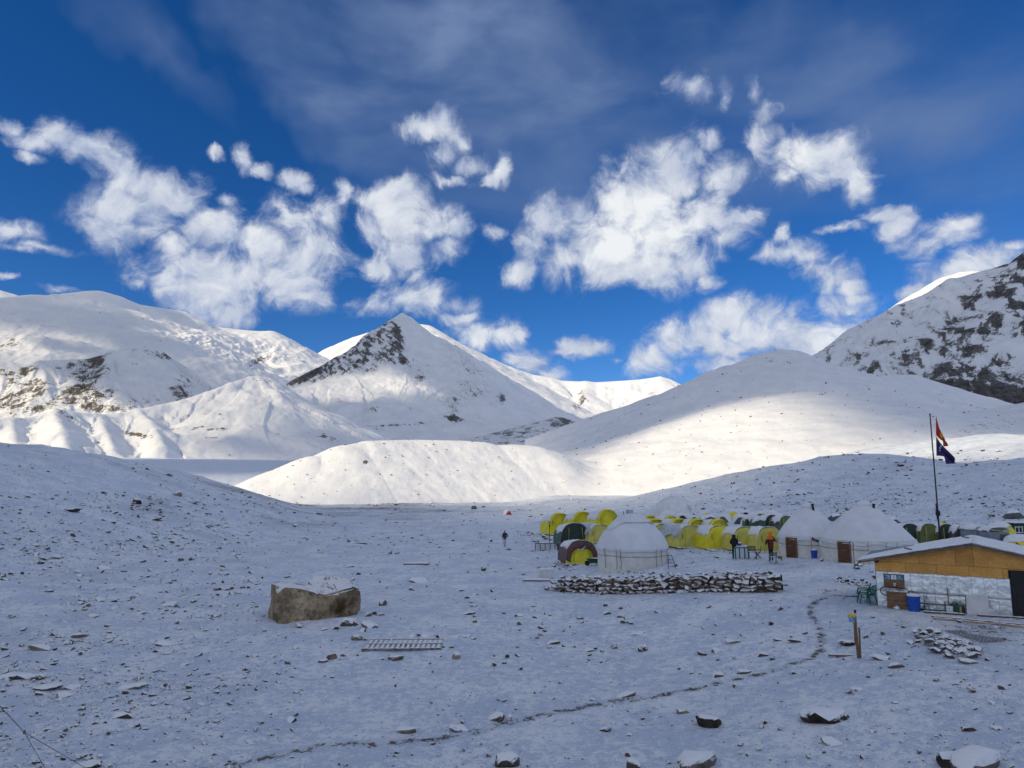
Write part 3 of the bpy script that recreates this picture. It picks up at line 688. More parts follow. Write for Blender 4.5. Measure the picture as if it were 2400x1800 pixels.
rb_s = [ridge_pts([(1060,775,6190),(1090,830,5800),(1120,880,5400)]), ridge_pts([(1265,825,6190),(1262,850,5900),(1245,890,5550)]), ridge_pts([(1425,816,6190),(1400,850,5850),(1380,890,5500)])]
def f_back(X, Y):
    wob = 50 * fbm(X / 450, Y / 450, 3)
    z, S, D = ridge_field(X + wob * .5, Y + wob * .5, [(rb, fall_exp(.66, .50, 600), 20)] + [(q, fall_exp(.6, .5, 300), 40) for q in rb_s], k=30)
    hm = sstep(30, 250, D)
    z = z + hm * (34 * fbm(S / 130, D / 1200, 4) + 30 * (ridged(X / 260, Y / 260, 6, .55) - .5))
    rock = -0.06 + 0.14 * fbm(X / 120, Y / 120, 5, .6) + spots(X, Y, z, [(1258,862,14,24,0,.5),(1240,880,10,12,0,.35),(1130,840,9,16,0,.28),(1405,850,24,8,0,.3),(1325,895,24,14,20,.3),(1290,850,12,10,0,.2),(1390,830,40,8,30,.14)])
    return z, rock
patch('back_ridge', 640, 1900, 5000, 6500, 340, 130, f_back, M['massif_snow'])
rz = ridge_pts([(-300,600,7600),(-60,620,7600),(0,627,7600),(25,634,7600),(60,645,7600),(200,690,7600)])
def f_tip(X, Y):
    z, S, D = ridge_field(X, Y, [(rz, fall_exp(.6, .5, 600), 30)]); return z, np.zeros_like(z) - .1
patch('summit_ridge', -200, 300, 7000, 7900, 60, 40, f_tip, M['massif_snow'])

# ------------------------------------------------------------------ unseen cloud layer added towards the sun to shade the valley
# thickness is fitted to the wanted sun and shade, cut to nothing inside the view
def hit_patch(name, u, v):
    u, v = u * DS, v * DS
    if name == 'ground': return hit(u, v)
    th, rr, z = RECV[name]; d = ray(u, v); a = math.atan2(d[0], d[1]); h = math.hypot(d[0], d[1])
    k = int(np.clip(np.searchsorted(th, a), 0, len(th) - 1)); col = z[:, k]; zr = CAM_Z + d[2] / h * rr
    b = zr < col
    i = int(np.argmax(b)) if b.any() else int(np.argmin(np.abs(zr - col)))
    return np.array([d[0] / h * rr[i], d[1] / h * rr[i], col[i]])
SHADE = {
 'ground': [(100,1600,1),(600,1600,1),(1100,1600,1),(1600,1600,1),(2100,1600,1),(100,1300,1),(1100,1300,1),(2100,1300,1),(600,1150,1),(1100,1130,1),(850,1120,1),(1300,1125,1),(1500,1120,1),(1700,1060,1),(1800,1040,1),(1900,1000,1),(2000,1020,1),(2150,1060,1),(100,1000,1),(300,1040,1),(500,1080,1),(2200,1150,1),(1600,1090,1),
            (700,1095,.8),(1100,1096,.75),(1300,1096,.7),(900,1096,.75),(800,1080,.1),(1000,1078,0),(1150,1075,0),(1400,1072,0),(1300,1078,.1),(2000,965,0),(2100,957,0),(2180,952,0),(400,1003,1),(500,1003,1),(600,995,1),(350,995,1)],
 'moraine': [(600,1030,.1),(650,1010,0),(700,1000,0),(800,980,0),(850,1000,0),(900,960,0),(900,1020,0),(1000,1000,0),(1100,980,0),(1180,1000,0),(1050,1040,0)],
 'hill': [(1300,1000,0),(1350,980,0),(1400,962,0),(1450,945,0),(1500,930,0),(1550,905,0),(1600,890,.1),(1650,880,.2),(1500,1000,0),(1600,1000,0),(1700,980,0),(1750,940,0),(1800,1000,0),(1850,980,.1),(1400,1040,0),(1600,950,0),(1700,910,.2),
          (1300,955,1),(1350,930,1),(1400,908,1),(1450,880,1),(1500,850,1),(1550,830,1),(1600,820,.95),(1680,800,.95),(1700,850,.65),(1800,870,.9),(1900,900,.95),(2000,900,1),(1880,945,.7),(2100,920,1),(2180,900,1),(1260,988,1),(1640,780,1),(1760,810,1)],
 'moraine_ridge': [(150,940,.1),(200,960,.15),(100,1000,.2),(60,960,.3),(140,920,.1),(180,1000,.1),(550,850,.45),(480,900,.5),(400,900,.4),(480,940,.4),(350,950,.35),(600,950,.55),(700,955,.95),(300,900,.35),(420,970,.6),(30,920,.3)],
 'peak': [(870,720,.95),(950,800,.92),(1000,870,.92),(900,900,.95),(1050,900,.95),(750,770,.95),(870,835,.35),(720,850,.45),(800,900,.85),(1100,910,.95),(820,750,.95),(930,740,.92)],
 'rock_buttress': [(30,850,.15),(180,865,.1),(60,880,.2),(300,800,.92),(220,800,.85),(350,830,.92),(200,790,.85),(310,860,.8)],
 'massif': [(100,680,.85),(200,700,.9),(280,700,.9),(320,740,.9),(400,690,.85),(150,750,.85),(230,650,.75),(450,740,0),(500,750,0),(560,740,0),(620,770,0),(600,795,0),(20,730,.4),(60,750,.4),(130,735,.45),(480,790,.5),(420,780,.7),(520,725,0)],
 'back_ridge': [(770,740,0),(720,760,0),(950,730,0),(1000,765,0),(1050,790,0),(1100,810,.15),(1150,840,.75),(1250,850,.85),(1350,870,.8),(1400,835,0),(1350,830,.35),(1200,860,.85),(1280,840,.7),(1440,835,0)],
 'snow_ridge': [(1990,640,0),(2050,605,0)],
 'rocky_mountain': [(2000,750,.95),(2100,800,.95),(2150,650,.9),(1900,720,.9),(1820,750,.9),(2180,720,.95),(2050,650,.8)],
 'glacier': [(1100,950,1),(1220,940,1)],
}
CLOUD_H = 2300.0
sl = np.array([SUN.x / SUN.z, SUN.y / SUN.z])
Q, V = [], []
for nm, lst in SHADE.items():
    for (u, v, val) in lst:
        p = hit_patch(nm, u, v); Q.append(p[:2] - sl * p[2]); V.append(val)
# the camp itself lies wholly in the shadow
for x, y in [(0, 0), (60, 0), (-60, 0), (0, -60), (80, -80), (-90, -60), (120, 60), (-120, 60), (200, 120), (-160, 120), (260, -60), (0, -160), (150, 160), (320, 200), (420, 280)]:
    Q.append(np.array([x, y], float)); V.append(1.0)
Q = np.array(Q); V = np.array(V)
ncl = 300
tt = np.linspace(-1, 1, ncl); sp_ = np.sinh(tt * 4.6) / math.sinh(4.6)
qx = 120 + 9000 * sp_; qy = 260 + 9000 * sp_
QX, QY = np.meshgrid(qx, qy); qa, qb = QX.ravel(), QY.ravel()
wq = np.hypot(qa - 100, qb - 250) * 0.03 + 3
wa = qa + wq * fbm(qa / 60 + 2, qb / 60, 4); wb = qb + wq * fbm(qa / 60 + 12, qb / 60 + 7, 4)
num = np.zeros_like(qa); den = np.zeros_like(qa); near = np.full_like(qa, 1e12)
for (x, y), v in zip(Q, V):
    d2 = (wa - x) ** 2 + (wb - y) ** 2; w = 1.0 / (d2 + 16.0) ** 1.9
    num += w * v; den += w; near = np.minimum(near, d2)
mk = num / den
mk = 0.3 * mk + 0.7 * sstep(.18, .86, mk)
mk = mk * sstep(3200, 1500, np.sqrt(near))
cx, cyy = qa + sl[0] * CLOUD_H, qb + sl[1] * CLOUD_H
dv = np.stack([cx, cyy, np.full_like(cx, CLOUD_H - CAM_Z)], 1); fdep = dv @ _fw
inview = (fdep > 0) & (np.abs(dv @ _rt) < fdep * (1200 / F) * 1.12) & (np.abs(dv @ _up) < fdep * (900 / F) * 1.15)
mk = np.where(inview, 0, mk)
tau = -np.log(1 - np.clip((mk - 0.10) / 0.85, 0, 1) * 0.988)
CL_D = 0.12
Tk = tau * SUN.z / CL_D
cz = CLOUD_H + 0.0 * cx
idx_top = np.arange(len(cx)); has = Tk > 0.15
idx_bot = np.where(has, len(cx) + np.cumsum(has) - 1, idx_top)
co = np.concatenate([np.stack([cx, cyy, cz + np.where(has, Tk * .6, 0)], 1), np.stack([cx, cyy, cz - Tk * .4], 1)[has]], 0)
i00 = (np.arange(ncl - 1)[:, None] * ncl + np.arange(ncl - 1)[None, :]).ravel(); i10, i11, i01 = i00 + 1, i00 + ncl + 1, i00 + ncl
keep = has[i00] | has[i10] | has[i11] | has[i01]
def tri(idx, flip):
    a = np.stack([idx[i00], idx[i10], idx[i11]], 1)[keep]; b = np.stack([idx[i00], idx[i11], idx[i01]], 1)[keep]
    t = np.concatenate([a, b]); return t[:, ::-1] if flip else t
ft, fbt = tri(idx_top, False), tri(idx_bot, True)
same = (np.sort(ft, 1) == np.sort(fbt, 1)).all(1)
fc = np.concatenate([ft[~same], fbt[~same]])
used = np.unique(fc); remap = np.full(len(co), -1); remap[used] = np.arange(len(used))
cme = bpy.data.meshes.new('shade_cloud'); cme.from_pydata(co[used].tolist(), [], remap[fc].tolist()); cme.update()
cm = bpy.data.materials.new('shade_vapour'); cm.use_nodes = True; cnt = cm.node_tree; cnt.nodes.clear()
co_ = N(cnt, 'ShaderNodeOutputMaterial'); cv = N(cnt, 'ShaderNodeVolumePrincipled'); cv.inputs['Density'].default_value = CL_D; cv.inputs['Color'].default_value = (0.97, 0.97, 0.98, 1)
link(cnt, cv.outputs[0], co_.inputs['Volume'])
shade_cloud = add_obj('shade_cloud', cme, cm); tag(shade_cloud, kind='structure')

# ------------------------------------------------------------------ stones and rocks
snowed('stone', (0.10, 0.078, 0.060), (0.26, 0.205, 0.16), lo=0.36, hi=0.56, scale=1.6, bscale=9.0, per_obj=True)
snowed('dark_stone', (0.045, 0.036, 0.030), (0.17, 0.135, 0.105), lo=0.30, hi=0.52, scale=1.8, bscale=10.0, per_obj=True)
snowed('pale_stone', (0.24, 0.20, 0.165), (0.42, 0.36, 0.30), lo=0.38, hi=0.6, scale=1.6, bscale=9.0, per_obj=True)
snowed('snowy_stone', (0.10, 0.085, 0.07), (0.24, 0.20, 0.17), lo=0.10, hi=0.34, scale=1.6, bscale=8.0, per_obj=True)
snowed('boulder_rock', (0.16, 0.088, 0.036), (0.60, 0.47, 0.31), lo=0.66, hi=0.80, scale=0.75, bscale=5.0, var=0.6, bmp=1.0, bdist=0.10, amp=0.35)
def hull_mesh(name, seed, n=15, dims=(1, 1, 1), smooth=0):
    rg = np.random.RandomState(seed)
    p = rg.normal(size=(n, 3)); p /= np.linalg.norm(p, axis=1)[:, None]; p *= (0.78 + 0.22 * rg.rand(n, 1)); p = np.sign(p) * np.abs(p) ** 0.8
    bm = bmesh.new()
    for q in p: bm.verts.new((q[0] * dims[0] / 2, q[1] * dims[1] / 2, q[2] * dims[2] / 2))
    bmesh.ops.convex_hull(bm, input=list(bm.verts))
    for v in [v for v in bm.verts if not v.link_faces]: bm.verts.remove(v)
    if smooth:
        bmesh.ops.subdivide_edges(bm, edges=list(bm.edges), cuts=smooth, use_grid_fill=True, smooth=0.25)
        bmesh.ops.triangulate(bm, faces=list(bm.faces))
        for v in bm.verts:
            nn = fbm(np.array([v.co.x * 2.2 + seed]), np.array([v.co.y * 2.2 + v.co.z * 1.7]), 3)[0]
            v.co *= 1 + 0.16 * nn
    me = bpy.data.meshes.new(name); bmesh.ops.recalc_face_normals(bm, faces=bm.faces); bm.to_mesh(me); bm.free(); return me
ROCKV = {}
for mk_ in ('stone', 'dark_stone', 'pale_stone', 'snowy_stone'):
    ROCKV[mk_] = []
    for i in range(10):
        me = hull_mesh('rock', 100 + i + len(mk_) * 31, 13 + i % 5); me.materials.append(M[mk_]); ROCKV[mk_].append(me)
rk_rng = random.Random(5)
def place_rock(u, v, w, h, mat='stone', label=None, group=None, detail=False, tilt=12):
    p = hit(u, v); wm, hm = px2m(w, p), px2m(h, p)
    if detail:
        me = hull_mesh('rock', rk_rng.randint(0, 99999), 18, smooth=2); me.materials.append(M[mat])
    else: me = rk_rng.choice(ROCKV[mat])
    o = bpy.data.objects.new('rock', me); C.objects.link(o)
    hz = hm * 1.0
    o.scale = (wm * 1.08, wm * rk_rng.uniform(.6, .9), hz * (1.12 if not detail else 0.98))
    o.location = (p[0], p[1] + wm * 0.3, gz(p[0], p[1] + wm * .3) + hz * 0.16)
    o.rotation_euler = (R(rk_rng.uniform(-tilt, tilt)), R(rk_rng.uniform(-tilt, tilt)), rk_rng.uniform(-.5, .5) + rk_rng.choice([0, math.pi]))
    tag(o, label, 'rock', group)
    return o
NAMED = [
 (816,1468,46,28,'stone','snow-patched brown rock at the right foot of the big boulder',1),
 (863,1472,42,22,'snowy_stone','snow-crusted rock just right of the brown rock by the boulder',1),
 (833,1501,28,19,'pale_stone','tan rounded rock between the big boulder and the slatted platform',1),
 (698,1472,20,13,'snowy_stone','small white-topped stone leaning on the front of the big boulder',0),
 (896,1420,20,18,'stone','upright grey stone behind the right end of the big boulder',0),
 (1070,1545,24,24,'pale_stone','tan block of stone at the right corner of the slatted platform',1),
 (1028,1496,18,12,'dark_stone','dark pointed stone behind the right end of the slatted platform',0),
 (923,1549,42,18,'stone','low brown stone in front of the slatted platform',1),
 (950,1722,50,26,'snowy_stone','snow-covered rock with dark holes left of the footpath',1),
 (1069,1718,50,22,'snowy_stone','flat white-capped rock just above the footpath',1),
 (1164,1692,42,22,'stone','brown rock with a deep snow cap above the footpath bend',1),
 (1190,1800,56,48,'dark_stone','dark jagged rock at the bottom edge, near the middle of the photo',1),
 (1485,1806,34,34,'dark_stone','dark upright rock cut by the bottom edge right of the jagged one',1),
 (1640,1815,100,56,'snowy_stone','large rounded snow-buried rock at the bottom edge',1),
 (1667,1706,54,50,'dark_stone','dark tilted rock with streaks of snow below the footpath',1),
 (1956,1748,44,18,'pale_stone','grey-tan rock with a spotted snow cap below the big slab',1),
 (1507,1527,25,21,'dark_stone','dark brown block standing alone in the middle of the plain',1),
 (1298,1511,33,12,'dark_stone','flat dark stone with a snow notch in the middle of the plain',1),
 (1420,1716,29,14,'dark_stone','dark triangular stone below the footpath',1),
 (1472,1636,40,18,'snowy_stone','snow-covered flat rock right above the footpath',1),
 (1994,1514,42,15,'dark_stone','dark brown log-like rock left of the wooden post',1),
 (2106,1567,32,16,'dark_stone','dark rough rock right of the wooden post',1),
 (2280,1556,40,11,'pale_stone','tan slab of stone at the foot of the rubble pile',1),
 (2245,1806,56,44,'dark_stone','dark rock cut by the bottom edge at the right',1),
 (2310,1815,110,56,'snowy_stone','big snow mound over a rock at the bottom right',1),
 (24,1596,60,18,'snowy_stone','long flat snow-topped rock at the left edge',1),
 (79,1595,38,17,'snowy_stone','blocky snow-topped rock beside the left edge rock',1),
 (100,1618,60,14,'snowy_stone','flat snowy slab below the two rocks at the left edge',1),
 (380,1515,46,11,'stone','brown-edged flat rock on the left part of the plain',1),
 (301,1616,58,11,'snowy_stone','long thin snowy slab in the lower left',1),
 (81,1526,46,18,'pale_stone','pale smooth stone on the left rubble',1),
 (190,1806,62,20,'dark_stone','dark rock at the bottom edge below the guy ropes',1),
 (161,1199,40,11,'dark_stone','dark flat rock in the shadow of the left mound',1),
 (415,1163,15,18,'pale_stone','tan upright stone on the side of the left mound',1),
 (317,1180,18,17,'dark_stone','dark tilted stone on the side of the left mound',1),
 (354,1218,33,7,'dark_stone','long dark stone at the foot of the left mound',1),
 (980,1366,46,17,'snowy_stone','broken snowy rock behind the slatted platform',1),
 (2022,1066,23,6,'dark_stone','dark rock on the crest of the near hillside',0),
 (1720,1134,12,9,'dark_stone','black rock on the crest of the hillside above the dome',0),
 (1263,1331,12,6,'dark_stone','reddish dark stone beside the white box',0),
]
for (u, v, w, h, m, lab, det) in NAMED: place_rock(u, v, w, h, m, lab, None, bool(det))
# the split slab, lower right: broken rock with a thick cushion of snow
slab = place_rock(1945, 1696, 98, 44, 'dark_stone', 'large split rock slab with a thick cushion of snow, lower right', None, True, 5)
LOOSE = {
 ('small snow-capped stone in the loose lines across the middle of the plain', 'stones in loose lines on the plain', 'stone'): [(847,1482,22,14),(760,1478,18,10),(787,1476,28,12),(862,1445,17,15),(877,1441,12,10),(893,1443,15,9),(965,1384,18,14),(1113,1395,20,7),(1096,1403,18,8),(1104,1413,13,6),(1110,1422,18,6),(1099,1441,35,10),(1112,1460,12,14),(1081,1386,12,9),(996,1494,22,9),(963,1494,22,10),(1066,1495,20,8),(1094,1495,18,12),(1110,1499,14,8),(1058,1520,14,9),(1039,1518,14,7),(1032,1540,10,6),(895,1547,18,8),(755,1554,24,11),(776,1548,26,17),(803,1539,16,10),(795,1547,18,8),
   (1219,1446,17,11),(1219,1465,19,13),(1249,1423,14,9),(1249,1434,18,8),(1256,1449,19,9),(1290,1444,10,9),(1270,1474,26,8),(1268,1490,18,10),(1287,1520,16,6),(1347,1518,10,7),(1382,1528,28,11),(1411,1528,12,8),(1443,1521,18,9),(1455,1448,22,13),(1463,1461,20,12),(1480,1464,14,6),(1425,1441,22,11),(1423,1421,22,10),(1455,1427,12,5),(1360,1452,20,9),(1496,1488,36,9),(1420,1550,14,6),(1545,1437,26,6),(1615,1465,10,6)],
 ('small snow-dusted stone in the foreground on either side of the footpath', 'foreground stones by the footpath', 'snowy_stone'): [(681,1693,22,17),(1058,1640,12,6),(1195,1691,16,20),(1645,1537,32,12),(1683,1529,26,13),(1686,1589,30,16),(1389,1643,14,8),(1476,1726,14,11),(1507,1701,10,7),(1602,1673,32,14),(2048,1718,16,8),(1925,1742,12,8),(2074,1548,44,14),(1868,1507,34,12),(1826,1503,22,9),(1748,1581,38,13),(1719,1508,36,13),(1792,1539,28,12),(2276,1715,30,10),(2345,1711,26,8),(2012,1619,26,8),(2197,1727,10,6),(583,1743,18,10),(434,1786,18,6),(389,1795,8,8),(2100,1650,14,8),(2330,1650,18,8),(1780,1760,16,8),(1330,1780,14,8)],
 ('snowy stone half sunk in the stony ground of the left foreground', 'stones on the left foreground', 'snowy_stone'): [(90,1630,26,10),(160,1617,34,11),(144,1638,36,13),(176,1498,40,10),(214,1447,22,8),(225,1409,28,9),(200,1422,16,9),(195,1431,14,7),(190,1408,20,8),(282,1685,44,18),(339,1711,12,7),(279,1715,12,5),(263,1748,12,6),(232,1776,14,7),(27,1305,10,5),(185,1351,14,6),(237,1335,32,11),(388,1421,40,10),(50,1480,22,9),(120,1560,20,8),(250,1470,18,7),(330,1440,22,8),(430,1560,20,7),(480,1480,16,6)],
 ('stone on the stony plain by the foot of the left mound', 'stones by the left mound', 'stone'): [(261,1203,22,6),(394,1115,14,9),(343,1100,12,7),(320,1270,14,4),(152,1244,16,3),(79,1280,16,6),(670,1354,16,6),(407,1253,18,5),(585,1226,22,3),(570,1183,14,4),(644,1179,10,5),(745,1205,18,4),(715,1262,20,5),(850,1275,28,5),(980,1265,22,5),(925,1195,10,4),(1010,1180,14,4),(820,1330,20,6),(560,1300,16,5)],
 ('dark stone on the near hillside behind the tents', 'dark stones on the near hillside', 'dark_stone'): [(2114,1093,16,8),(2206,1079,12,4),(2136,1156,12,6),(2121,1149,10,5),(1998,1137,12,5),(2083,1138,9,4),(2244,1157,14,5),(1965,1182,10,5),(2049,1181,16,5),(2074,1199,10,7),(2171,1125,10,4),(2379,1184,8,4),(2126,1116,10,4),(2306,1058,9,5),(2346,1058,14,4),(1875,1210,14,6),(1965,1181,10,6),(1649,1194,12,6),(1998,1136,12,5),(1505,1188,12,5),(1720,1175,9,4),(1760,1160,9,4),(1850,1150,9,4)],
}
MARKS = [(750,1425,'big boulder'),(945,1512,'slatted platform'),(1330,1370,'left end of the stone wall'),(1800,1370,'right end of the stone wall'),(2010,1490,'wooden post'),(2225,1520,'rubble heap'),(1507,1518,'dark brown block on the plain'),(1190,1785,'jagged rock at the bottom edge'),(1949,1685,'split slab'),(1667,1690,'dark tilted rock'),
 (950,1712,'rock with dark holes'),(60,1600,'flat rocks at the left edge'),(380,1512,'brown-edged flat rock'),(301,1612,'long thin slab'),(161,1196,'dark rock below the left mound'),(415,1158,'upright stone on the left mound'),(1183,1262,'walker'),(1111,1190,'tiny grey tent'),(1583,1190,'big white dome'),(2022,1063,'dark rock on the hill crest'),(2200,1110,'flagpole'),(2091,1220,'grey pyramid tent'),(1960,1212,'grey ridge tent'),(1720,1130,'black rock on the hill crest'),(60,1720,'guy ropes')]
ORD = ['nearest', 'second nearest', 'third nearest', 'fourth nearest', 'fifth nearest', 'sixth nearest', 'seventh nearest', 'eighth nearest', 'ninth nearest', 'tenth nearest', 'eleventh nearest', 'twelfth nearest', 'thirteenth nearest', 'fourteenth nearest']
todo = []
for (lab, grp, m), lst in LOOSE.items():
    for k, (u, v, w, h) in enumerate(lst):
        mt = m if k % 3 else ('stone' if m != 'dark_stone' else m)
        mu, mv, mn = min(MARKS, key=lambda q: (q[0] - u) ** 2 + (2 * (q[1] - v)) ** 2); du, dv_ = u - mu, 2 * (v - mv)
        side = ('right of' if du > 0 else 'left of') if abs(du) > abs(dv_) else ('in front of' if dv_ > 0 else 'behind')
        todo.append((mn, side, du * du + dv_ * dv_, u, v, w, h, mt, grp))
seen = {}
for (mn, side, d2, u, v, w, h, mt, grp) in sorted(todo):
    n_ = seen.get((mn, side), 0); seen[(mn, side)] = n_ + 1
    adj = {'stone': 'small brown stone', 'dark_stone': 'small dark stone', 'snowy_stone': 'small snow-dusted stone'}[mt]
    place_rock(u, v, w, h, mt, '%s %s the %s, %s' % (adj, side, mn, ORD[n_]), grp)

# the great boulder: a blunt block on the left, a lower one joined to it on the right
def build_boulder():
    a, c = hit(646, 1462), hit(856, 1440); yaw = math.atan2(c[1] - a[1], c[0] - a[0]); k = np.linalg.norm((c - a)[:2]) / 4.95
    BL = [(0.15,-.05,0.0),(-.06,.15,.75),(.10,.15,1.55),(.45,.0,1.80),(1.0,.0,1.82),(1.6,.05,1.62),(2.7,.15,1.28),(2.8,.2,.10),(1.3,-.2,-.15),(.5,-.25,-.15),(.35,2.1,1.80),(1.5,2.4,1.75),(2.7,2.3,1.5),(.2,2.0,-.2),(2.6,2.2,-.2)]
    BR = [(2.3,.15,-.1),(2.4,.2,1.22),(3.3,.12,1.40),(4.4,.2,1.52),(4.92,.5,1.30),(4.98,.55,.75),(4.75,.45,.20),(4.2,.25,-.05),(2.4,2.6,1.75),(3.6,2.7,2.05),(4.6,2.4,1.85),(4.7,2.3,-.1),(2.4,2.4,-.2)]
    out = bmesh.new()
    for bi, pts in enumerate((BL, BR)):
        bm = bmesh.new()
        for q in pts: bm.verts.new(np.array(q) * k)
        bmesh.ops.convex_hull(bm, input=list(bm.verts))
        bmesh.ops.bevel(bm, geom=list(bm.edges), offset=.10, segments=2, affect='EDGES', clamp_overlap=True)
        bmesh.ops.triangulate(bm, faces=list(bm.faces))
        for _ in range(3): bmesh.ops.subdivide_edges(bm, edges=[e for e in bm.edges if e.calc_length() > .16], cuts=1); bmesh.ops.triangulate(bm, faces=list(bm.faces))
        P = np.array([v.co[:] for v in bm.verts]); bm.normal_update(); Nn = np.array([v.normal[:] for v in bm.verts])
        n1 = fbm(P[:, 0] * .8 + 3 + 7 * bi, P[:, 2] * .9 + P[:, 1] * .7, 5, .55); n2 = ridged(P[:, 0] * 1.4 + P[:, 2] * .5, P[:, 2] * .6 + P[:, 1] * 1.1 + 4, 4)
        P += Nn * (0.20 * n1 + 0.10 * (n2 - .6))[:, None]
        for v, q in zip(bm.verts, P): v.co = q
        tm = bpy.data.meshes.new('t'); bm.to_mesh(tm); bm.free(); out.from_mesh(tm); bpy.data.meshes.remove(tm)
    me = bpy.data.meshes.new('boulder'); out.to_mesh(me); out.free()
    ob = add_obj('boulder', me, M['boulder_rock'], None, (a[0], a[1], min(a[2], c[2]) - .05), yaw)
    tag(ob, 'huge brown-grey boulder with snow in its hollow top, left of the platform', 'boulder')
build_boulder()

# gravel: stones too many to count, scattered like the photograph's speckle
def gravel(name, pts, sizes, mat, seed, zfn=ground_z, sink=0.22, flat=0.55):
    rg = np.random.RandomState(seed); V, Fc = [], []
    protos = []
    for i in range(12):
        me = hull_mesh('tmp', 900 + i + seed, 9); v = np.array([q.co[:] for q in me.vertices]); f = [tuple(pq.vertices) for pq in me.polygons]
        tri_ = [(q[0], q[k], q[k + 1]) for q in f for k in range(1, len(q) - 1)]; protos.append((v, np.array(tri_))); bpy.data.meshes.remove(me)
    z = zfn(pts[:, 0], pts[:, 1]); b = 0
    for (x, y), s, zz in zip(pts, sizes, z):
        v, t = protos[rg.randint(12)]; a = rg.rand() * 6.28; c, sn = math.cos(a), math.sin(a)
        hh = flat * (0.7 + .6 * rg.rand()); tl = rg.uniform(-.35, .35)
        q = v * np.array([s, s * (.6 + .4 * rg.rand()), s * hh]); q = np.stack([q[:, 0] * c - q[:, 1] * sn, q[:, 0] * sn + q[:, 1] * c, q[:, 2] + q[:, 0] * tl], 1)
        V.append(q + np.array([x, y, zz + s * hh * sink])); Fc.append(t + b); b += len(v)
    V = np.concatenate(V); Fc = np.concatenate(Fc)
    me = bpy.data.meshes.new(name); me.vertices.add(len(V)); me.vertices.foreach_set('co', V.astype(np.float32).ravel())
    me.loops.add(Fc.size); me.loops.foreach_set('vertex_index', Fc.astype(np.int32).ravel())
    me.polygons.add(len(Fc)); me.polygons.foreach_set('loop_start', np.arange(0, Fc.size, 3, dtype=np.int32))
    me.update(calc_edges=True); me.validate()
    o = add_obj(name, me, mat); return o
def scatter(n, u0, u1, v0, v1, smin, smax, power, seed, dens=None):
    rg = np.random.RandomState(seed); u = rg.uniform(u0, u1, n); v = rg.uniform(v0, v1, n)
    # flat-plane guess refined on the real ground
    s = np.minimum(smin * (1 - rg.rand(n)) ** (-1 / power), smax)
    d = np.stack([(u - 1200) / F, np.full(n, 0.0), np.zeros(n)], 1)
    D3 = np.outer((u - 1200) / F, _rt) + np.outer((900 - v) / F, _up) + _fw[None, :]
    h = np.hypot(D3[:, 0], D3[:, 1]); sl_ = D3[:, 2] / h; rr = np.full(n, 20.0); ok = np.zeros(n, bool); res = np.zeros(n)
    for r_ in np.geomspace(12, 330, 260):
        x, y = D3[:, 0] / h * r_, D3[:, 1] / h * r_
        below = (CAM_Z + sl_ * r_ < ground_z(x, y, False)) & ~ok
        res[below] = r_; ok |= below
    keep = ok & (res > 12.5); r_ = res * (1 + (rg.rand(n) - .5) * .012)
    P = np.stack([D3[:, 0] / h * r_, D3[:, 1] / h * r_], 1)
    if dens is not None: keep &= rg.rand(n) < dens(u, v, P)
    return P[keep], (s / F * r_)[keep]
def dens_near(u, v, P):
    smooth_l = np.exp(-((u - 60) / 130) ** 2 - ((v - 1420) / 70) ** 2)
    smooth_c = np.exp(-((u - 850) / 190) ** 2 - ((v - 1620) / 70) ** 2) + .7 * np.exp(-((u - 900) / 160) ** 2 - ((v - 1430) / 40) ** 2) + .6 * np.exp(-((u - 1050) / 200) ** 2 - ((v - 1570) / 50) ** 2)
    clump = fbm(P[:, 0] / 5 + 3, P[:, 1] / 5, 3)
    d = (0.55 + 0.9 * clump) * (1 - .93 * np.clip(smooth_l, 0, 1)) * (1 - .75 * np.clip(smooth_c, 0, 1))
    d = d * np.where(u < 620, 1.0, 0.62)
    mdist = np.min(np.hypot(P[:, None, 0] - trail_c[None, ::6, 0], P[:, None, 1] - trail_c[None, ::6, 1]), axis=1)
    return np.clip(d, 0.03, 1)
snowed('gravel_stone', (0.085, 0.068, 0.055), (0.22, 0.175, 0.14), lo=0.30, hi=0.52, scale=3.0, bscale=14.0)
P1, S1 = scatter(9500, -120, 2520, 1290, 1830, 3.0, 17, 1.75, 21, dens_near)
P1b, S1b = scatter(7000, -120, 760, 1230, 1830, 3.4, 20, 1.9, 29, lambda u, v, P: dens_near(u, v, P) * np.clip((780 - u) / 300, 0, 1))
snowed('snowy_gravel', (0.10, 0.085, 0.07), (0.2, 0.17, 0.14), lo=-0.02, hi=0.25, scale=3.0, bscale=14.0)
g1b = gravel('snowy_rubble', P1b, S1b, M['snowy_gravel'], 13, sink=.1); tag(g1b, 'snow-covered rubble of the left foreground', 'rubble', kind='stuff')
g1 = gravel('gravel', P1, S1, M['gravel_stone'], 3); tag(g1, 'small snow-dusted stones strewn over the near ground', 'gravel', kind='stuff')
P1c, S1c = scatter(9000, -120, 2520, 1270, 1830, 2.6, 9, 2.0, 31, lambda u, v, P: np.clip(.55 + 1.2 * fbm(P[:, 0] / 4 + 8, P[:, 1] / 4, 3), .08, 1))
g1c = gravel('snow_lumps', P1c, S1c, M['snow'], 14, sink=.12, flat=.5); tag(g1c, 'small lumps of fresh snow over the foreground', 'snow', kind='stuff')
P2, S2 = scatter(10500, -120, 2520, 1158, 1300, 2.0, 14, 1.9, 22, lambda u, v, P: np.clip(0.6 + .8 * fbm(P[:, 0] / 16, P[:, 1] / 16, 3), .1, 1))
g2 = gravel('scree', P2, S2, M['gravel_stone'], 4, flat=.4); tag(g2, 'dark flat stones strewn over the far plain and hillside', 'scree', kind='stuff')
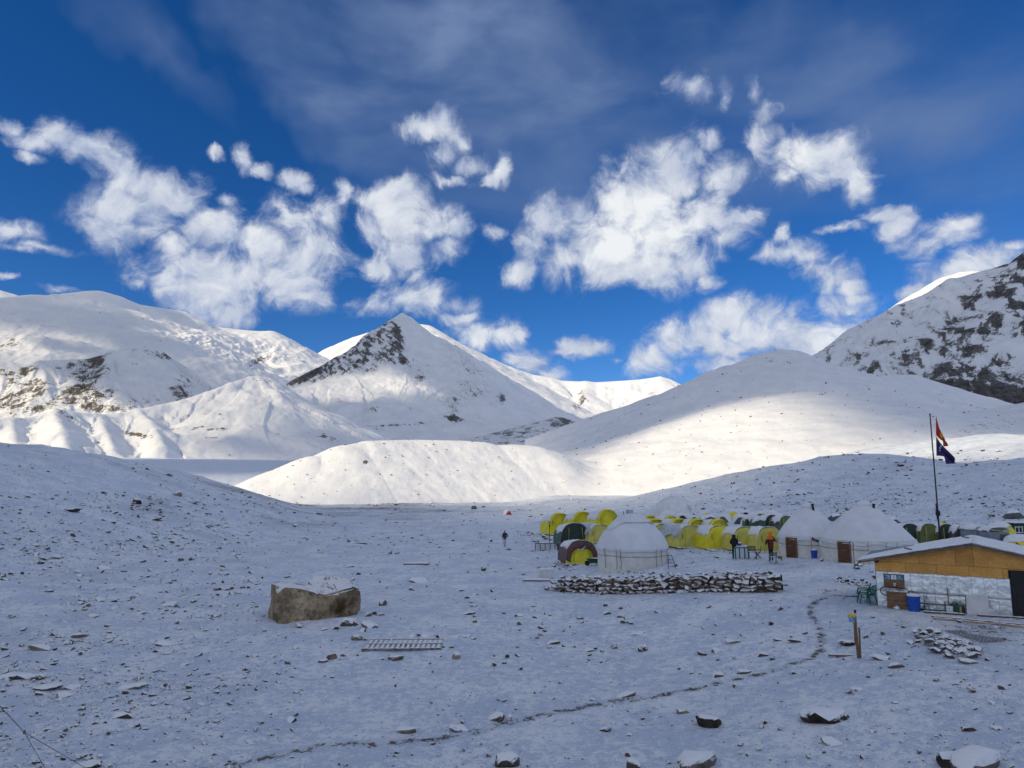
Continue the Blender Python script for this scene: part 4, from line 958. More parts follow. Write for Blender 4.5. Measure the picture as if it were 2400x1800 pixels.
P3, S3 = scatter(3200, 1550, 2520, 1060, 1210, 1.7, 9, 1.7, 23, lambda u, v, P: np.clip(0.5 + fbm(P[:, 0] / 14, P[:, 1] / 14, 3), .1, 1))
P3b, S3b = scatter(2400, -120, 660, 1040, 1215, 1.8, 9, 1.8, 24, lambda u, v, P: np.clip(0.6 + fbm(P[:, 0] / 14, P[:, 1] / 14, 3), .1, 1) * np.where(u < 230, .25, 1))
g3 = gravel('hillside_stones', np.concatenate([P3, P3b]), np.concatenate([S3, S3b]), M['gravel_stone'], 5, flat=.5); tag(g3, 'scattered stones on the two near mounds', 'stones', kind='stuff')
def patch_z(name):
    th, rr, z = RECV[name]
    def f(x, y):
        a, r = np.arctan2(x, y), np.hypot(x, y); i = np.clip(np.searchsorted(rr, r) - 1, 0, len(rr) - 2); k = np.clip(np.searchsorted(th, a) - 1, 0, len(th) - 2)
        fr = np.clip((r - rr[i]) / (rr[i + 1] - rr[i]), 0, 1); fa = np.clip((a - th[k]) / (th[k + 1] - th[k]), 0, 1)
        return (z[i, k] * (1 - fr) + z[i + 1, k] * fr) * (1 - fa) + (z[i, k + 1] * (1 - fr) + z[i + 1, k + 1] * fr) * fa
    return f
_rg = np.random.RandomState(77)
def scatter_patch(name, n, r0, r1, a0, a1, smin, smax):
    th = _rg.uniform(azel(a0, 1000)[0], azel(a1, 1000)[0], n); r = r0 * (r1 / r0) ** _rg.rand(n)
    P = np.stack([r * np.sin(th), r * np.cos(th)], 1); s = np.minimum(smin * (1 - _rg.rand(n)) ** (-1 / 1.8), smax); return P, s / F * r
Pm, Sm = scatter_patch('moraine', 700, 225, 300, 600, 1225, 1.3, 7)
g4 = gravel('moraine_stones', Pm, Sm, M['gravel_stone'], 6, zfn=patch_z('moraine')); tag(g4, 'dark stones dotted over the sunlit moraine', 'stones', kind='stuff')
Ph, Sh = scatter_patch('hill', 1100, 275, 560, 1330, 2450, 1.3, 7)
g5 = gravel('slope_stones', Ph, Sh, M['gravel_stone'], 7, zfn=patch_z('hill')); tag(g5, 'dark stones dotted over the rounded snow hill', 'stones', kind='stuff')

# ------------------------------------------------------------------ materials of the camp
plain('tent_yellow', (0.80, 0.71, 0.035), 0.6, 0.12, 2.0, bmp=0.35)
plain('tent_dull_yellow', (0.64, 0.58, 0.13), 0.6, 0.14, 2.0, bmp=0.35)
plain('tent_seam', (0.62, 0.52, 0.05), 0.6, 0.1)
plain('tent_green', (0.035, 0.085, 0.062), 0.6, 0.3, 2.0, bmp=0.35)
plain('tent_dark_green', (0.022, 0.045, 0.038), 0.65, 0.3, 2.0)
plain('tent_olive', (0.13, 0.16, 0.055), 0.65, 0.25, 2.0)
plain('tent_grey', (0.085, 0.09, 0.10), 0.7, 0.3, 2.0, bmp=0.3)
plain('tent_blue_grey', (0.20, 0.25, 0.30), 0.6, 0.2, 2.0)
plain('tent_white', (0.80, 0.81, 0.82), 0.6, 0.08, 2.0, bmp=0.3)
plain('tent_brown', (0.115, 0.060, 0.055), 0.6, 0.3, 2.0, bmp=0.4)
plain('tent_red', (0.42, 0.03, 0.04), 0.6, 0.2)
plain('tent_orange', (0.85, 0.48, 0.03), 0.6, 0.15)
plain('plastic_film', (0.50, 0.53, 0.56), 0.3, 0.25, 5.0, bmp=0.8)
plain('canvas', (0.70, 0.68, 0.63), 0.85, 0.10, 1.6, bmp=0.5, dirt=(0.44, 0.40, 0.35))
plain('roof_canvas', (0.72, 0.745, 0.79), 0.8, 0.06, 1.2, bmp=0.5)
plain('rope', (0.13, 0.115, 0.10), 0.9, 0.2)
plain('dark_metal', (0.035, 0.035, 0.04), 0.5, 0.3, metal=0.5)
plain('steel', (0.42, 0.43, 0.45), 0.4, 0.2, metal=0.8)
plain('wood', (0.20, 0.115, 0.06), 0.75, 0.3, 4.0, bmp=0.3)
plain('door_wood', (0.105, 0.045, 0.022), 0.65, 0.35, 5.0)
plain('pale_wood', (0.45, 0.30, 0.19), 0.8, 0.25, 4.0)
plain('blue_plastic', (0.012, 0.075, 0.42), 0.4, 0.1, 3.0)
plain('green_plastic', (0.012, 0.17, 0.105), 0.4, 0.15, 3.0)
plain('green_paint', (0.008, 0.085, 0.045), 0.5, 0.2, 3.0)
plain('teal_paint', (0.012, 0.16, 0.15), 0.5, 0.2, 3.0)
plain('white_paint', (0.70, 0.72, 0.74), 0.5, 0.08, 3.0)
plain('white_stained', (0.66, 0.66, 0.66), 0.6, 0.1, 2.0, dirt=(0.40, 0.32, 0.26))
plain('black', (0.012, 0.012, 0.015), 0.6, 0.3)
plain('yellow_plastic', (0.70, 0.50, 0.05), 0.5, 0.1)
snowed('snowy_wood', (0.15, 0.10, 0.065), (0.28, 0.20, 0.14), lo=0.55, hi=0.75, scale=2.0, bscale=8.0)
snowed('snowy_metal', (0.10, 0.105, 0.115), (0.2, 0.21, 0.22), lo=0.45, hi=0.70, scale=2.0, bscale=8.0)
jr = random.Random(3)

def arch(t, w, h, px=0.72, pz=0.80):
    """t 0..1 from the right foot over the top to the left foot"""
    a = math.pi * t; c, s = math.cos(a), math.sin(a)
    return (w / 2 * math.copysign(abs(c) ** px, c), h * abs(s) ** pz)
def face_mesh(w, h, y0, bulge, n=18, rings=5, px=.72, pz=.80):
    b = MB(); rows = []
    for k in range(rings + 1):
        f = k / rings; row = []
        for i in range(n + 1):
            x, z = arch(i / n, w, h, px, pz); row.append((x * (1 - f), y0 - bulge * math.sin(f * math.pi / 2), z * (1 - f) + 0.0))
        rows.append(row)
    b.sheet(rows); return b
def snow_shell(w, h, y0, y1, t0=.26, t1=.74, thick=.09, n=12, m=8, px=.72, pz=.80, taper=1.0, seed=0, hoops=2):
    rg = random.Random(seed); a0 = [t0 + rg.uniform(-.05, .05) for _ in range(m + 1)]; a1 = [t1 + rg.uniform(-.05, .05) for _ in range(m + 1)]
    rows = []
    for j in range(m + 1):
        f = j / m; y = y0 + (y1 - y0) * f; sc = (1 - .035 * abs(math.sin(f * math.pi * hoops))) * (1 + (taper - 1) * f); row = []
        for i in range(n + 1):
            g = i / n; t = a0[j] + (a1[j] - a0[j]) * g; x, z = arch(t, w * sc, h * sc, px, pz)
            ed = min(1, 3.2 * min(g, 1 - g) + .12) * min(1, 4 * min(f, 1 - f) + .45); k = thick * ed * (1 + .35 * math.sin(i * 1.9 + j * 2.3))
            L = math.hypot(x, z) or 1; row.append((x + x / L * k, y, z + z / L * k + .01))
        rows.append(row)
    b = MB(); b.sheet(rows, thick=.03); return b
def tunnel_tent(u, v, wpx=None, w=2.8, h=2.1, L=4.0, yaw=18, body='tent_yellow', face='tent_dull_yellow', label='', group=None, door=True, cover='snow', opening=False, name='tunnel_tent', film=False, seed=0, canopy=False):
    p = hit(u, v)
    if wpx: w = px2m(wpx, p)
    root = empty(name, p, R(yaw), label, 'tent', group)
    n, m, taper = 18, 9, .86
    rows = []
    for j in range(m + 1):
        f = j / m; sc = (1 - .035 * abs(math.sin(f * math.pi * 2))) * (1 + (taper - 1) * f)
        rows.append([(arch(i / n, w * sc, h * sc)[0], f * L, arch(i / n, w * sc, h * sc)[1]) for i in range(n + 1)])
    b = MB(); b.sheet(rows); b.add([(q[0], L, q[1]) for q in [arch(i / n, w * taper, h * taper) for i in range(n + 1)]], [tuple(range(n + 1))]); b.build('body', M[body], root, smooth=True, auto=50)
    fm = face_mesh(w, h, 0.0, .10); fo = fm.build('front_panel', M[face], root, smooth=True, auto=60)
    sw = w * .24
    for sx in (-1, 1):
        s = MB(); s.tube([(sx * sw, -.115, .03), (sx * sw * .98, -.12, h * .45), (sx * sw * .9, -.09, h * .83)], .022, 6); s.build('seam', M['tent_seam'], fo, smooth=True)
        t = MB(); t.tube([(sx * w * .33, -.10, h * .68), (sx * w * .335, -.13, h * .55), (sx * w * .33, -.12, h * .42)], .028, 5); t.build('tie', M['rope'], fo, smooth=True)
    if opening:
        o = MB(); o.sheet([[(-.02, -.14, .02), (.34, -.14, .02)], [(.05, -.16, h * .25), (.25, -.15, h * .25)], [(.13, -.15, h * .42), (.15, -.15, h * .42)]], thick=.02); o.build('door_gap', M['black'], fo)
    if canopy:
        rows = [[(arch(.16 + .68 * i / 14, w * 1.04, h * 1.05)[0], yy, arch(.16 + .68 * i / 14, w * 1.04, h * 1.05)[1] - dz) for i in range(15)] for yy, dz in ((-.42, .10), (-.2, .03), (.15, 0))]
        cb = MB(); cb.sheet(rows, thick=.02); cb.build('canopy', M[body], root, smooth=True)
    if film:
        fb_ = snow_shell(w * 1.02, h * 1.01, -.16, L * .95, .12, .88, .04, 16, 8, seed=seed + 40); fb_.build('fly_sheet', M['plastic_film'], root, smooth=True)
    if cover: snow_shell(w, h, .05, L * .97, .22, .80 - .0, .10, 14, 9, seed=seed, taper=taper).build('snow_cover', M['snow'], root, smooth=True)
    sk = MB()
    for i in range(16):
        x = -w / 2 + w * i / 15; r_ = jr.uniform(.05, .11); sk.lathe([(r_, -.03), (r_ * .8, r_ * .5), (r_ * .2, r_ * .8)], 7, c=(x, -.16 + jr.uniform(-.05, .05), 0))
    sk.build('snow_skirt', M['snow'], root, smooth=True)
    return root
G = 'yellow tunnel tents in rows'
FRONT = [(1407,1272,58,'dull yellow tunnel tent with a black door gap, left behind the big white yurt',True),(1557,1278,60,'dull yellow tunnel tent nearest the right side of the big white yurt',False),(1621,1283,70,'second dull yellow tent right of the big white yurt, plastic film on its roof',False),
         (1688,1287,62,'third yellow tent right of the big white yurt, brightest of the front row',False),(1750,1290,66,'yellow tent behind the person in black at the green table',False),(1806,1293,62,'rightmost yellow tent of the front row, behind the person in orange',False)]
for k, (u, v, wp, lab, op) in enumerate(FRONT):
    tunnel_tent(u, v, wp, h=1.86 + .05 * (k % 2), yaw=20 - 2 * k, face='tent_dull_yellow' if k not in (3,) else 'tent_yellow', body='tent_yellow' if k in (3,) else 'tent_dull_yellow', label=lab, group=G, opening=op, film=(k in (0, 2)), seed=k)
BACK = [(1312,1252,54,'bright yellow tunnel tent at the far left end of the rows'),(1366,1250,54,'bright yellow tunnel tent second from the left end of the back row'),(1424,1248,52,'bright yellow tunnel tent third from the left end of the back row'),
        (1536,1264,52,'yellow tunnel tent whose arched top shows above the roof edge of the big yurt'),(1592,1265,52,'yellow tunnel tent peeping out between the first two front-row tents'),(1634,1267,50,'yellow tunnel tent top above the second front-row tent'),(1684,1269,50,'yellow tunnel tent top above the third front-row tent')]
for k, (u, v, wp, lab) in enumerate(BACK):
    tunnel_tent(u, v, wp, h=2.62 if k < 3 else 1.95, L=3.4, yaw=22 if k < 3 else 14, body='tent_yellow', face='tent_yellow', label=lab, group=G, canopy=True, seed=20 + k)
FARROW = [(1462,1238,34),(1496,1238,34),(1524,1240,38),(1572,1242,38)]
for k, (u, v, wp) in enumerate(FARROW):
    tunnel_tent(u, v, wp, h=1.5, L=3.0, yaw=14, body='tent_yellow', face='tent_yellow', label=['yellow tent top seen just over the crown of the big yurt, left one','yellow tent top seen just over the crown of the big yurt, right one','small yellow arched tent top in front of the big white dome, left one','small yellow arched tent top in front of the big white dome, right one'][k], group='farther yellow tents', canopy=True, seed=30 + k)
# dark green tent under a snow-streaked fly, and the brown-covered tent before it
gt = tunnel_tent(1349, 1279, 72, h=2.35, L=3.4, yaw=14, body='tent_green', face='tent_dark_green', label='dark green tent with snow-streaked fly behind the brown-covered tent', seed=51, name='fly_tent')
bt_p = hit(1363, 1321)
bt = tunnel_tent(1363, 1321, 74, h=1.95, L=3.4, yaw=12, body='tent_brown', face='tent_yellow', label='yellow tent under a dark brown tarpaulin, left of the big yurt', seed=52, name='tarp_tent')
w_ = px2m(74, bt_p)
b = MB(); rows = []
for j in range(3):
    row = []
    for i in range(17):
        t = .04 + .92 * i / 16; x, z = arch(t, w_ * 1.05, 2.0); q = abs(2 * t - 1); drop = (.62 * (1 - q) ** .8 + .12) * j / 2
        row.append((x * (1 - .28 * j / 2), -.14 - .05 * j, z - drop * 1.0 if q < .85 else z - .25 * j / 2))
    rows.append(row)
b.sheet(rows, thick=.02); b.build('front_flap', M['tent_brown'], bt, smooth=True)
b = MB(); b.tube([(-.45, -.26, 1.30), (-.2, -.27, 1.22), (.02, -.29, 1.28), (.3, -.27, 1.52)], .035, 6); b.tube([(.02, -.29, 1.36), (.02, -.29, 1.18)], .05, 6); b.build('flap_tie', M['white_paint'], bt, smooth=True)

# ------------------------------------------------------------------ small dome tents
def dome_tent(u, v, wpx, hr=.52, door='tent_grey', body='tent_white', label='', group=None, yaw=0, snowk=True, seed=0, dp=1.0, name='dome_tent'):
    p = hit(u, v); w = px2m(wpx, p); h = w * hr
    root = empty(name, p, R(yaw), label, 'tent', group)
    n, m = 20, 7; rows = []
    for j in range(m + 1):
        f = j / m * math.pi / 2; row = []
        for i in range(n + 1):
            a = 2 * math.pi * i / n; rad = w / 2 * math.cos(f) ** .8 * (1 + .05 * math.cos(4 * a)); row.append((rad * math.cos(a), rad * math.sin(a) * dp, h * math.sin(f) ** .9))
        rows.append(row)
    b = MB(); b.sheet(rows); b.build('body', M[body], root, smooth=True)
    if snowk:
        rg = random.Random(seed); rows = []
        lim = [rg.uniform(.42, .62) for _ in range(n)]; lim.append(lim[0])
        for j in range(6):
            row = []
            for i in range(n + 1):
                a = 2 * math.pi * i / n; front = max(0, -math.sin(a)); l0 = min(1.5, lim[i] + .35 * front ** 3); f = l0 + (math.pi / 2 - l0) * j / 5; rad = w / 2 * math.cos(f) ** .8 * (1 + .05 * math.cos(4 * a)) + (.06 if j else .03)
                row.append((rad * math.cos(a), rad * math.sin(a) * dp, h * math.sin(f) ** .9 + (.07 if j else .02)))
            rows.append(row)
        b = MB(); b.sheet(rows); b.build('snow_cover', M['snow'], root, smooth=True)
    b = MB(); rows = []
    for j in range(5):
        f = j / 4; row = []
        for i in range(9):
            a = -math.pi / 2 + (i / 8 - .5) * 1.7 * (1 - f * .75); fe = f * .80; rad = w / 2 * math.cos(fe) ** .8 * (1 + .05 * math.cos(4 * a)) + .035
            row.append((rad * math.cos(a), rad * math.sin(a) * dp, h * math.sin(fe) ** .9 if fe > 0 else 0.0))
        rows.append(row)
    b.sheet(rows); b.build('door_panel', M[door], root, smooth=True)
    return root
DG = 'small dome tents behind the yellow rows'
SMALL = [(1597,1222,36,'black','tent_white','black-doored little tent at the foot of the big white dome'),(1626,1224,30,'black','tent_white','small snowy tent with a dark peak right of the black-doored one'),(1660,1228,40,'tent_grey','tent_grey','grey-brown dome tent with a snow top behind the third yellow tent'),(1696,1224,34,'tent_grey','tent_white','white dome tent with a small dark door above the third yellow tent'),
         (1716,1216,42,'tent_yellow','tent_white','pale dome with a yellow rim behind the middle rows'),(1745,1214,34,'black','tent_white','far snow-covered tent with a thin black door, left of the pale dome pair'),(1738,1228,40,'tent_grey','tent_white','large snowy tent with a slanted dark edge near the green cloth'),(1768,1216,30,'black','tent_white','far snow-covered tent with a black door edge, second along'),(1784,1217,34,'black','tent_yellow','far tent with black edge and yellow rim, third along'),(1804,1215,36,'tent_white','tent_white','pale far dome, all white'),
         (1808,1222,30,'black','tent_yellow','far yellow-rimmed tent below the all-white dome'),(1820,1220,32,'black','tent_white','far snow-covered tent with a dark arc left of the small yurt'),(1788,1230,42,'tent_grey','tent_white','snow-covered tent with a grey half-moon door'),(1818,1230,40,'black','tent_white','snow-covered tent with a black half-moon door above the green tents'),(1856,1226,34,'black','tent_yellow','far tent with a black top edge just left of the small yurt'),(1850,1231,34,'black','tent_white','snowy tent touching the small yurt roof'),(1652,1213,26,'tent_yellow','tent_yellow','tiny yellow tent right of the big white dome'),(1760,1236,44,'tent_white','tent_white','plain white tent behind the green cloth')]
for k, (u, v, wp, d, bd, lab) in enumerate(SMALL): dome_tent(u, v, wp, .50, d, bd, lab, DG, yaw=jr.uniform(-25, 25), seed=60 + k)
GG = 'green tunnel tents'
GRN = [(1786,1243,32,'tent_green','tent_olive','green tent half hidden behind the yellow front row, left one'),(1813,1247,40,'tent_dark_green','tent_green','dark green tent behind the rightmost yellow tent'),(1846,1250,40,'tent_olive','tent_grey','dark olive tent tucked against the small yurt'),
       (2137,1275,50,'tent_dark_green','tent_dark_green','blackish green tent at the left end of the row behind the hut'),(2182,1275,48,'tent_olive','tent_olive','olive green tent second in the row behind the hut'),(2223,1276,46,'tent_dark_green','tent_olive','dark green tent with an olive side, right of the flagpole'),(2268,1278,54,'tent_grey','tent_grey','dark grey tent with wavy snow right of the flagpole')]
for k, (u, v, wp, fc_, bd, lab) in enumerate(GRN): tunnel_tent(u, v, wp, h=1.75, L=3.0, yaw=12, body=bd, face=fc_, label=lab, group=GG, seed=80 + k)
for k, (u, v, wp, lab) in enumerate([(2312,1284,40,'blue-grey box tent behind the hut roof, left of the pair'),(2346,1288,42,'blue-grey box tent behind the hut roof, right of the pair')]):
    p = hit(u, v); w = px2m(wp, p); root = empty('box_tent', p, R(6), lab, 'tent', 'blue-grey box tents')
    b = MB(); b.box((0, .9, .72), (w, 1.8, 1.44)); b.build('body', M['tent_blue_grey'], root, bevel=.04)
    b = MB(); b.box((w * .22, -.012, .66), (w * .4, .02, 1.2)); b.build('door_panel', M['tent_grey'], root)
    snow_shell(w * 1.06, .36, -.05, 1.85, .03, .97, .08, 10, 6, seed=k).build('snow_cover', M['snow'], root, smooth=True).location = (0, 0, 1.42)
for k, (u, v, wp, hr, d, bd, lab) in enumerate([(2288,1262,36,.5,'black','tent_yellow','yellow dome tent with a dark vent behind the blue-grey tents'),(2346,1262,50,.6,'tent_yellow','tent_yellow','bright yellow tent left of the green hut'),(2392,1292,60,.5,'tent_yellow','tent_yellow','snow-covered yellow tent at the right edge below the green hut'),
                                          (1190,1206,20,.55,'tent_red','tent_white','tiny red and white tent far out on the plain'),(1111,1193,13,.6,'tent_grey','tent_grey','tiny grey tent far out on the plain, left of the red one'),(616,1131,26,.42,'tent_orange','tent_orange','tiny orange tent at the left foot of the sunlit moraine')]):
    dome_tent(u, v, wp, hr, d, bd, lab, None, yaw=20, snowk=(k < 4), seed=90 + k)
for k, (u, v, wp, lab) in enumerate([(1960,1219,34,'grey ridge tent on the slope between the two right-hand yurts'),(2091,1227,30,'grey pyramid tent on the slope right of the large yurt'),(2377,1213,34,'grey pyramid tent on the slope above the green hut')]):
    p = hit(u, v); w = px2m(wp, p); root = empty('pyramid_tent', p, R(15 - 20 * k), lab, 'tent', 'grey tents on the slope')
    b = MB(); hw = w / 2; b.add([(-hw, -.8, 0), (hw, -.8, 0), (hw, .9, 0), (-hw, .9, 0), (-hw * .45, 0, w * .34), (hw * .35, 0.05, w * .38)], [(0, 1, 5, 4), (1, 2, 5), (2, 3, 4, 5), (3, 0, 4), (3, 2, 1, 0)]); b.build('body', M['tent_grey'], root)
    b = MB(); b.add([(-hw * .75, -.32, w * .20), (0.0, -.24, w * .25), (hw * .6, -.28, w * .22), (hw * .4, .1, w * .43), (-hw * .42, .05, w * .40), (-hw * .5, .4, w * .22), (hw * .4, .5, w * .22)], [(0, 1, 4), (1, 3, 4), (1, 2, 3), (4, 3, 6, 5), (0, 4, 5), (2, 6, 3), (0, 5, 6, 2, 1)]); b.build('snow_cover', M['snow'], root)

# ------------------------------------------------------------------ big geodesic dome and its porch
p = hit(1583, 1219); w = px2m(97, p); rad = w / 2
gd_ = empty('geodesic_dome', p, R(8), 'large white geodesic dome tent standing highest behind the tent rows', 'dome')
bm = bmesh.new(); bmesh.ops.create_icosphere(bm, subdivisions=3, radius=rad)
bmesh.ops.bisect_plane(bm, geom=list(bm.verts) + list(bm.edges) + list(bm.faces), plane_co=(0, 0, -rad * .12), plane_no=(0, 0, -1), clear_outer=True)
for vv in bm.verts: vv.co.z += rad * .12
me = bpy.data.meshes.new('shell'); bm.to_mesh(me); eds = [(e.verts[0].co.copy(), e.verts[1].co.copy()) for e in bm.edges if min(e.verts[0].co.z, e.verts[1].co.z) > .05]; bm.free()
shell = add_obj('shell', me, M['tent_white'], gd_)
b = MB()
for a_, c_ in eds: b.tube([a_ * 1.003, c_ * 1.003], .016, 3, cap=False)
b.build('frame', M['tent_white'], gd_)
def dome_spot(az_, el_, off=0.04): return Vector((math.sin(az_) * math.cos(el_), -math.cos(az_) * math.cos(el_), math.sin(el_) + .12)) * (rad + off)
for az_, el_ in [(-.75, .18), (.12, .16), (.62, .16)]:
    q = dome_spot(az_, el_); b = MB(); b.box(q, (.42, .06, .22), (0, 0, az_)); b.build('vent', M['tent_grey'], gd_)
lg = MB()
for k, az_ in enumerate((.36, .50)):
    ring = [dome_spot(az_ + .055 * math.cos(t), .50 + .10 * math.sin(t)) for t in np.linspace(0.6, 5.7 if k else 6.9, 12)]; lg.tube(ring, .035, 4)
lg.tube([dome_spot(.30, .34), dome_spot(.56, .34)], .03, 4); lg.build('emblem', M['plastic_film'], gd_)
for (u, v, wp, lab) in [(1565,1222,40,'small white porch dome in front of the left side of the big dome'),(1636,1220,28,'small white dome at the right foot of the big dome')]:
    dome_tent(u, v, wp, .55, 'tent_white', 'tent_white', lab, 'white porch domes', seed=5)

# ------------------------------------------------------------------ yurts
def yurt(u, v, wpx, wall_h, H, yaw, label, door=None, convex=.28, crown=.5, seed=0, pipe=None, ties=()):
    p = hit(u, v); r = px2m(wpx, p) / 2
    p = hit(u, v); c = np.array([p[0], p[1]]); c = c + c / np.linalg.norm(c) * r * .9
    root = empty('yurt', (c[0], c[1], gz(*c)), R(yaw), label, 'yurt'); n = 72; rg = np.random.RandomState(seed)
    ph = rg.rand(6) * 6.28
    def wob(a, amp): return amp * (math.sin(9 * a + ph[0]) + .7 * math.sin(17 * a + ph[1]) + .5 * math.sin(29 * a + ph[2]))
    rows = []
    for j in range(9):
        f = j / 8; z = -.45 + (wall_h + .5) * f
        rows.append([((r + .02 * math.sin(f * 3.1) + wob(2 * math.pi * i / n, .012 * (1.2 - f))) * math.cos(2 * math.pi * i / n), (r + wob(2 * math.pi * i / n, .012)) * math.sin(2 * math.pi * i / n), z) for i in range(n + 1)])
    b = MB(); b.sheet(rows); wall = b.build('wall', M['canvas'], root, smooth=True)
    rows = []; m = 12
    for j in range(m + 1):
        f = j / m; rr = (r + .10) * (1 - f) + crown * f + convex * math.sin(f * math.pi) * .5; row = []
        for i in range(n + 1):
            a = 2 * math.pi * i / n; hem = (.10 * abs(math.sin(5 * a + ph[3])) + .05 * math.sin(11 * a + ph[4])) * (1 - f) ** 6
            z = wall_h - .16 - hem + (H - wall_h + .05) * (f ** .92); fold = wob(a, .016) * (1 - f * .6)
            row.append(((rr + fold) * math.cos(a), (rr + fold) * math.sin(a), z + .6 * fold))
        rows.append(row)
    b = MB(); b.sheet(rows, thick=.03); roof = b.build('roof', M['roof_canvas'], root, smooth=True)
    b = MB(); b.lathe([(crown + .12, H - .22), (crown + .04, H - .06), (crown * .75, H + .12), (crown * .35, H + .20), (.02, H + .22)], 28); b.build('crown', M['roof_canvas'], root, smooth=True)
    for zf in (.62,):
        b = MB(); b.tube([((r + .035) * math.cos(a), (r + .035) * math.sin(a), wall_h * zf + .02 * math.sin(7 * a)) for a in np.linspace(0, 2 * math.pi, 49)], .016, 5); b.build('rope', M['rope'], wall, smooth=True)
    for a in ties:
        a = R(a) - math.pi / 2; ca, sa = math.cos(a), math.sin(a); q = r + .05
        b = MB(); b.tube([((q + .06) * ca, (q + .06) * sa, wall_h - .02), (q * ca, q * sa, wall_h * .6), (q * ca - .05 * sa, q * sa + .05 * ca, wall_h * .3), (q * ca, q * sa, .03)], .016, 5); b.build('tie', M['rope'], wall, smooth=True)
    if door is not None:
        a = R(door) - math.pi / 2; w = .78; h = wall_h - .14
        d = MB(); d.box((0, -.02, h / 2), (w, .07, h)); dr = d.build('door', M['door_wood'], root); dr.location = ((r + .02) * math.cos(a), (r + .02) * math.sin(a), 0); dr.rotation_euler = (0, 0, a + math.pi / 2)
        f = MB(); f.box((-w / 2 - .03, -.03, h / 2), (.06, .11, h + .04)); f.box((w / 2 + .03, -.03, h / 2), (.06, .11, h + .04)); f.box((0, -.03, h + .04), (w + .12, .11, .07)); f.build('frame', M['wood'], dr)
        f = MB(); f.box((0, -.075, h * .62), (w * .6, .03, .05)); f.build('handle', M['snowy_wood'], dr)
    if pipe:
        a, rf, hh, tilt, rad_ = pipe; a = R(a) - math.pi / 2; z0 = wall_h + (H - wall_h) * (1 - rf) ; x, y = r * rf * math.cos(a), r * rf * math.sin(a)
        b = MB(); b.tube([(x, y, z0 - .3), (x + tilt * hh, y, z0 + hh)], rad_, 10); pi_ = b.build('stovepipe', M['dark_metal'], root, smooth=True, auto=40)
        b = MB(); b.tube([(x + tilt * hh, y, z0 + hh - .02), (x + tilt * (hh + .06), y, z0 + hh + .07)], rad_ * 1.25, 10); b.build('cap', M['black'], pi_, smooth=True, auto=40)
    return root, r
y1, r1 = yurt(1483, 1338, 163, 1.58, 3.95, 0, 'large white canvas yurt behind the dry stone wall', crown=.95, seed=1, ties=(-58, -35, -28, 30, 42, 62), convex=.72)
# crown cover with hanging corners, two stovepipes
n = 48; rows = []
for j in range(7):
    f = j / 6; row = []
    for i in range(n + 1):
        a = 2 * math.pi * i / n; pt = .55 + .75 * max(0, math.cos(2 * a - .5)) ** 1.6; t = f * pt
        rr = .95 + t * .95; z = 3.98 - t * .92 - .10 * (t < .05)
        row.append(((rr if j else .85) * math.cos(a), (rr if j else .85) * math.sin(a), z + .05))
    rows.append(row)
b = MB(); b.sheet(rows, thick=.03); b.build('crown_cover', M['roof_canvas'], y1, smooth=True)
for x_, h_, m_ in ((-.22, .36, 'steel'), (.10, .42, 'steel'), (-.55, .34, 'dark_metal')):
    b = MB(); b.lathe([(.13 if m_ == 'steel' else .03, 0), (.13 if m_ == 'steel' else .03, h_)], 12, c=(x_, .5, 4.0)); sp_o = b.build('stovepipe', M[m_], y1, smooth=True, auto=40)
    if m_ == 'steel': b = MB(); b.lathe([(.15, h_), (.16, h_ + .05), (.05, h_ + .12)], 12, c=(x_, .5, 4.0)); b.build('cap', M['snow' if x_ > 0 else 'steel'], sp_o, smooth=True)
yurt(1900, 1308, 130, 1.50, 3.75, 0, 'smaller white yurt with a brown door and leaning black stovepipe', door=-56, crown=.42, seed=2, pipe=(20, .30, .75, -.18, .085), ties=(-20, 0, 20, 35))
yurt(2034, 1321, 192, 1.48, 4.0, 0, 'largest white yurt, beside the hut, with a dark brown door', door=-52, crown=.42, seed=3, pipe=(30, .22, .45, .1, .09), ties=(-25, -5, 8))

# ------------------------------------------------------------------ dry stone wall in front of the big yurt
wa_, wb_ = hit(1312, 1387), hit(1820, 1389)
wl = np.linalg.norm((wb_ - wa_)[:2]); wyaw = math.atan2(wb_[1] - wa_[1], wb_[0] - wa_[0])
wall = empty('stone_wall', (wa_[0], wa_[1], 0), wyaw, 'long low dry stone wall dusted with snow in front of the big yurt', 'wall')
snowed('wall_stone', (0.12, 0.085, 0.058), (0.30, 0.23, 0.165), lo=0.22, hi=0.46, scale=1.6, bscale=8.0, per_obj=True)
wst = []
for i in range(12):
    me = hull_mesh('stone', 300 + i, 12 + i % 5); me.materials.append(M['wall_stone']); wst.append(me)
wr = random.Random(9); wdir = np.array([math.cos(wyaw), math.sin(wyaw)]); H_W = .98
def wall_z(x): q = wa_[:2] + wdir * x; return gz(q[0], q[1])
def wall_stone(x, y, z, sx, sy, sz):
    o = bpy.data.objects.new('stone', wr.choice(wst)); C.objects.link(o); o.parent = wall
    o.location = (x, y, z); o.scale = (sx, sy, sz); o.rotation_euler = (R(wr.uniform(-14, 14)), R(wr.uniform(-16, 16)), wr.uniform(-.35, .35) + wr.choice([0, math.pi])); return o
z0 = 0.0
for row in range(4):
    x = -.1 + wr.uniform(0, .2)
    while x < wl:
        sx = wr.uniform(.28, .66) * (1.12 if row == 0 else 1.0); sz = wr.uniform(.26, .36)
        wall_stone(x + sx / 2, wr.uniform(-.05, .08) + row * .035, wall_z(x) + .10 + row * .225 + wr.uniform(-.03, .03), sx * 1.12, wr.uniform(.45, .65), sz)
        x += sx * .93
for k in range(58):
    x = wr.uniform(-.2, wl - .1); wall_stone(x, wr.uniform(.15, .75), wall_z(x) + H_W - .02 + wr.uniform(-.05, .1), wr.uniform(.22, .55), wr.uniform(.25, .45), wr.uniform(.12, .26))
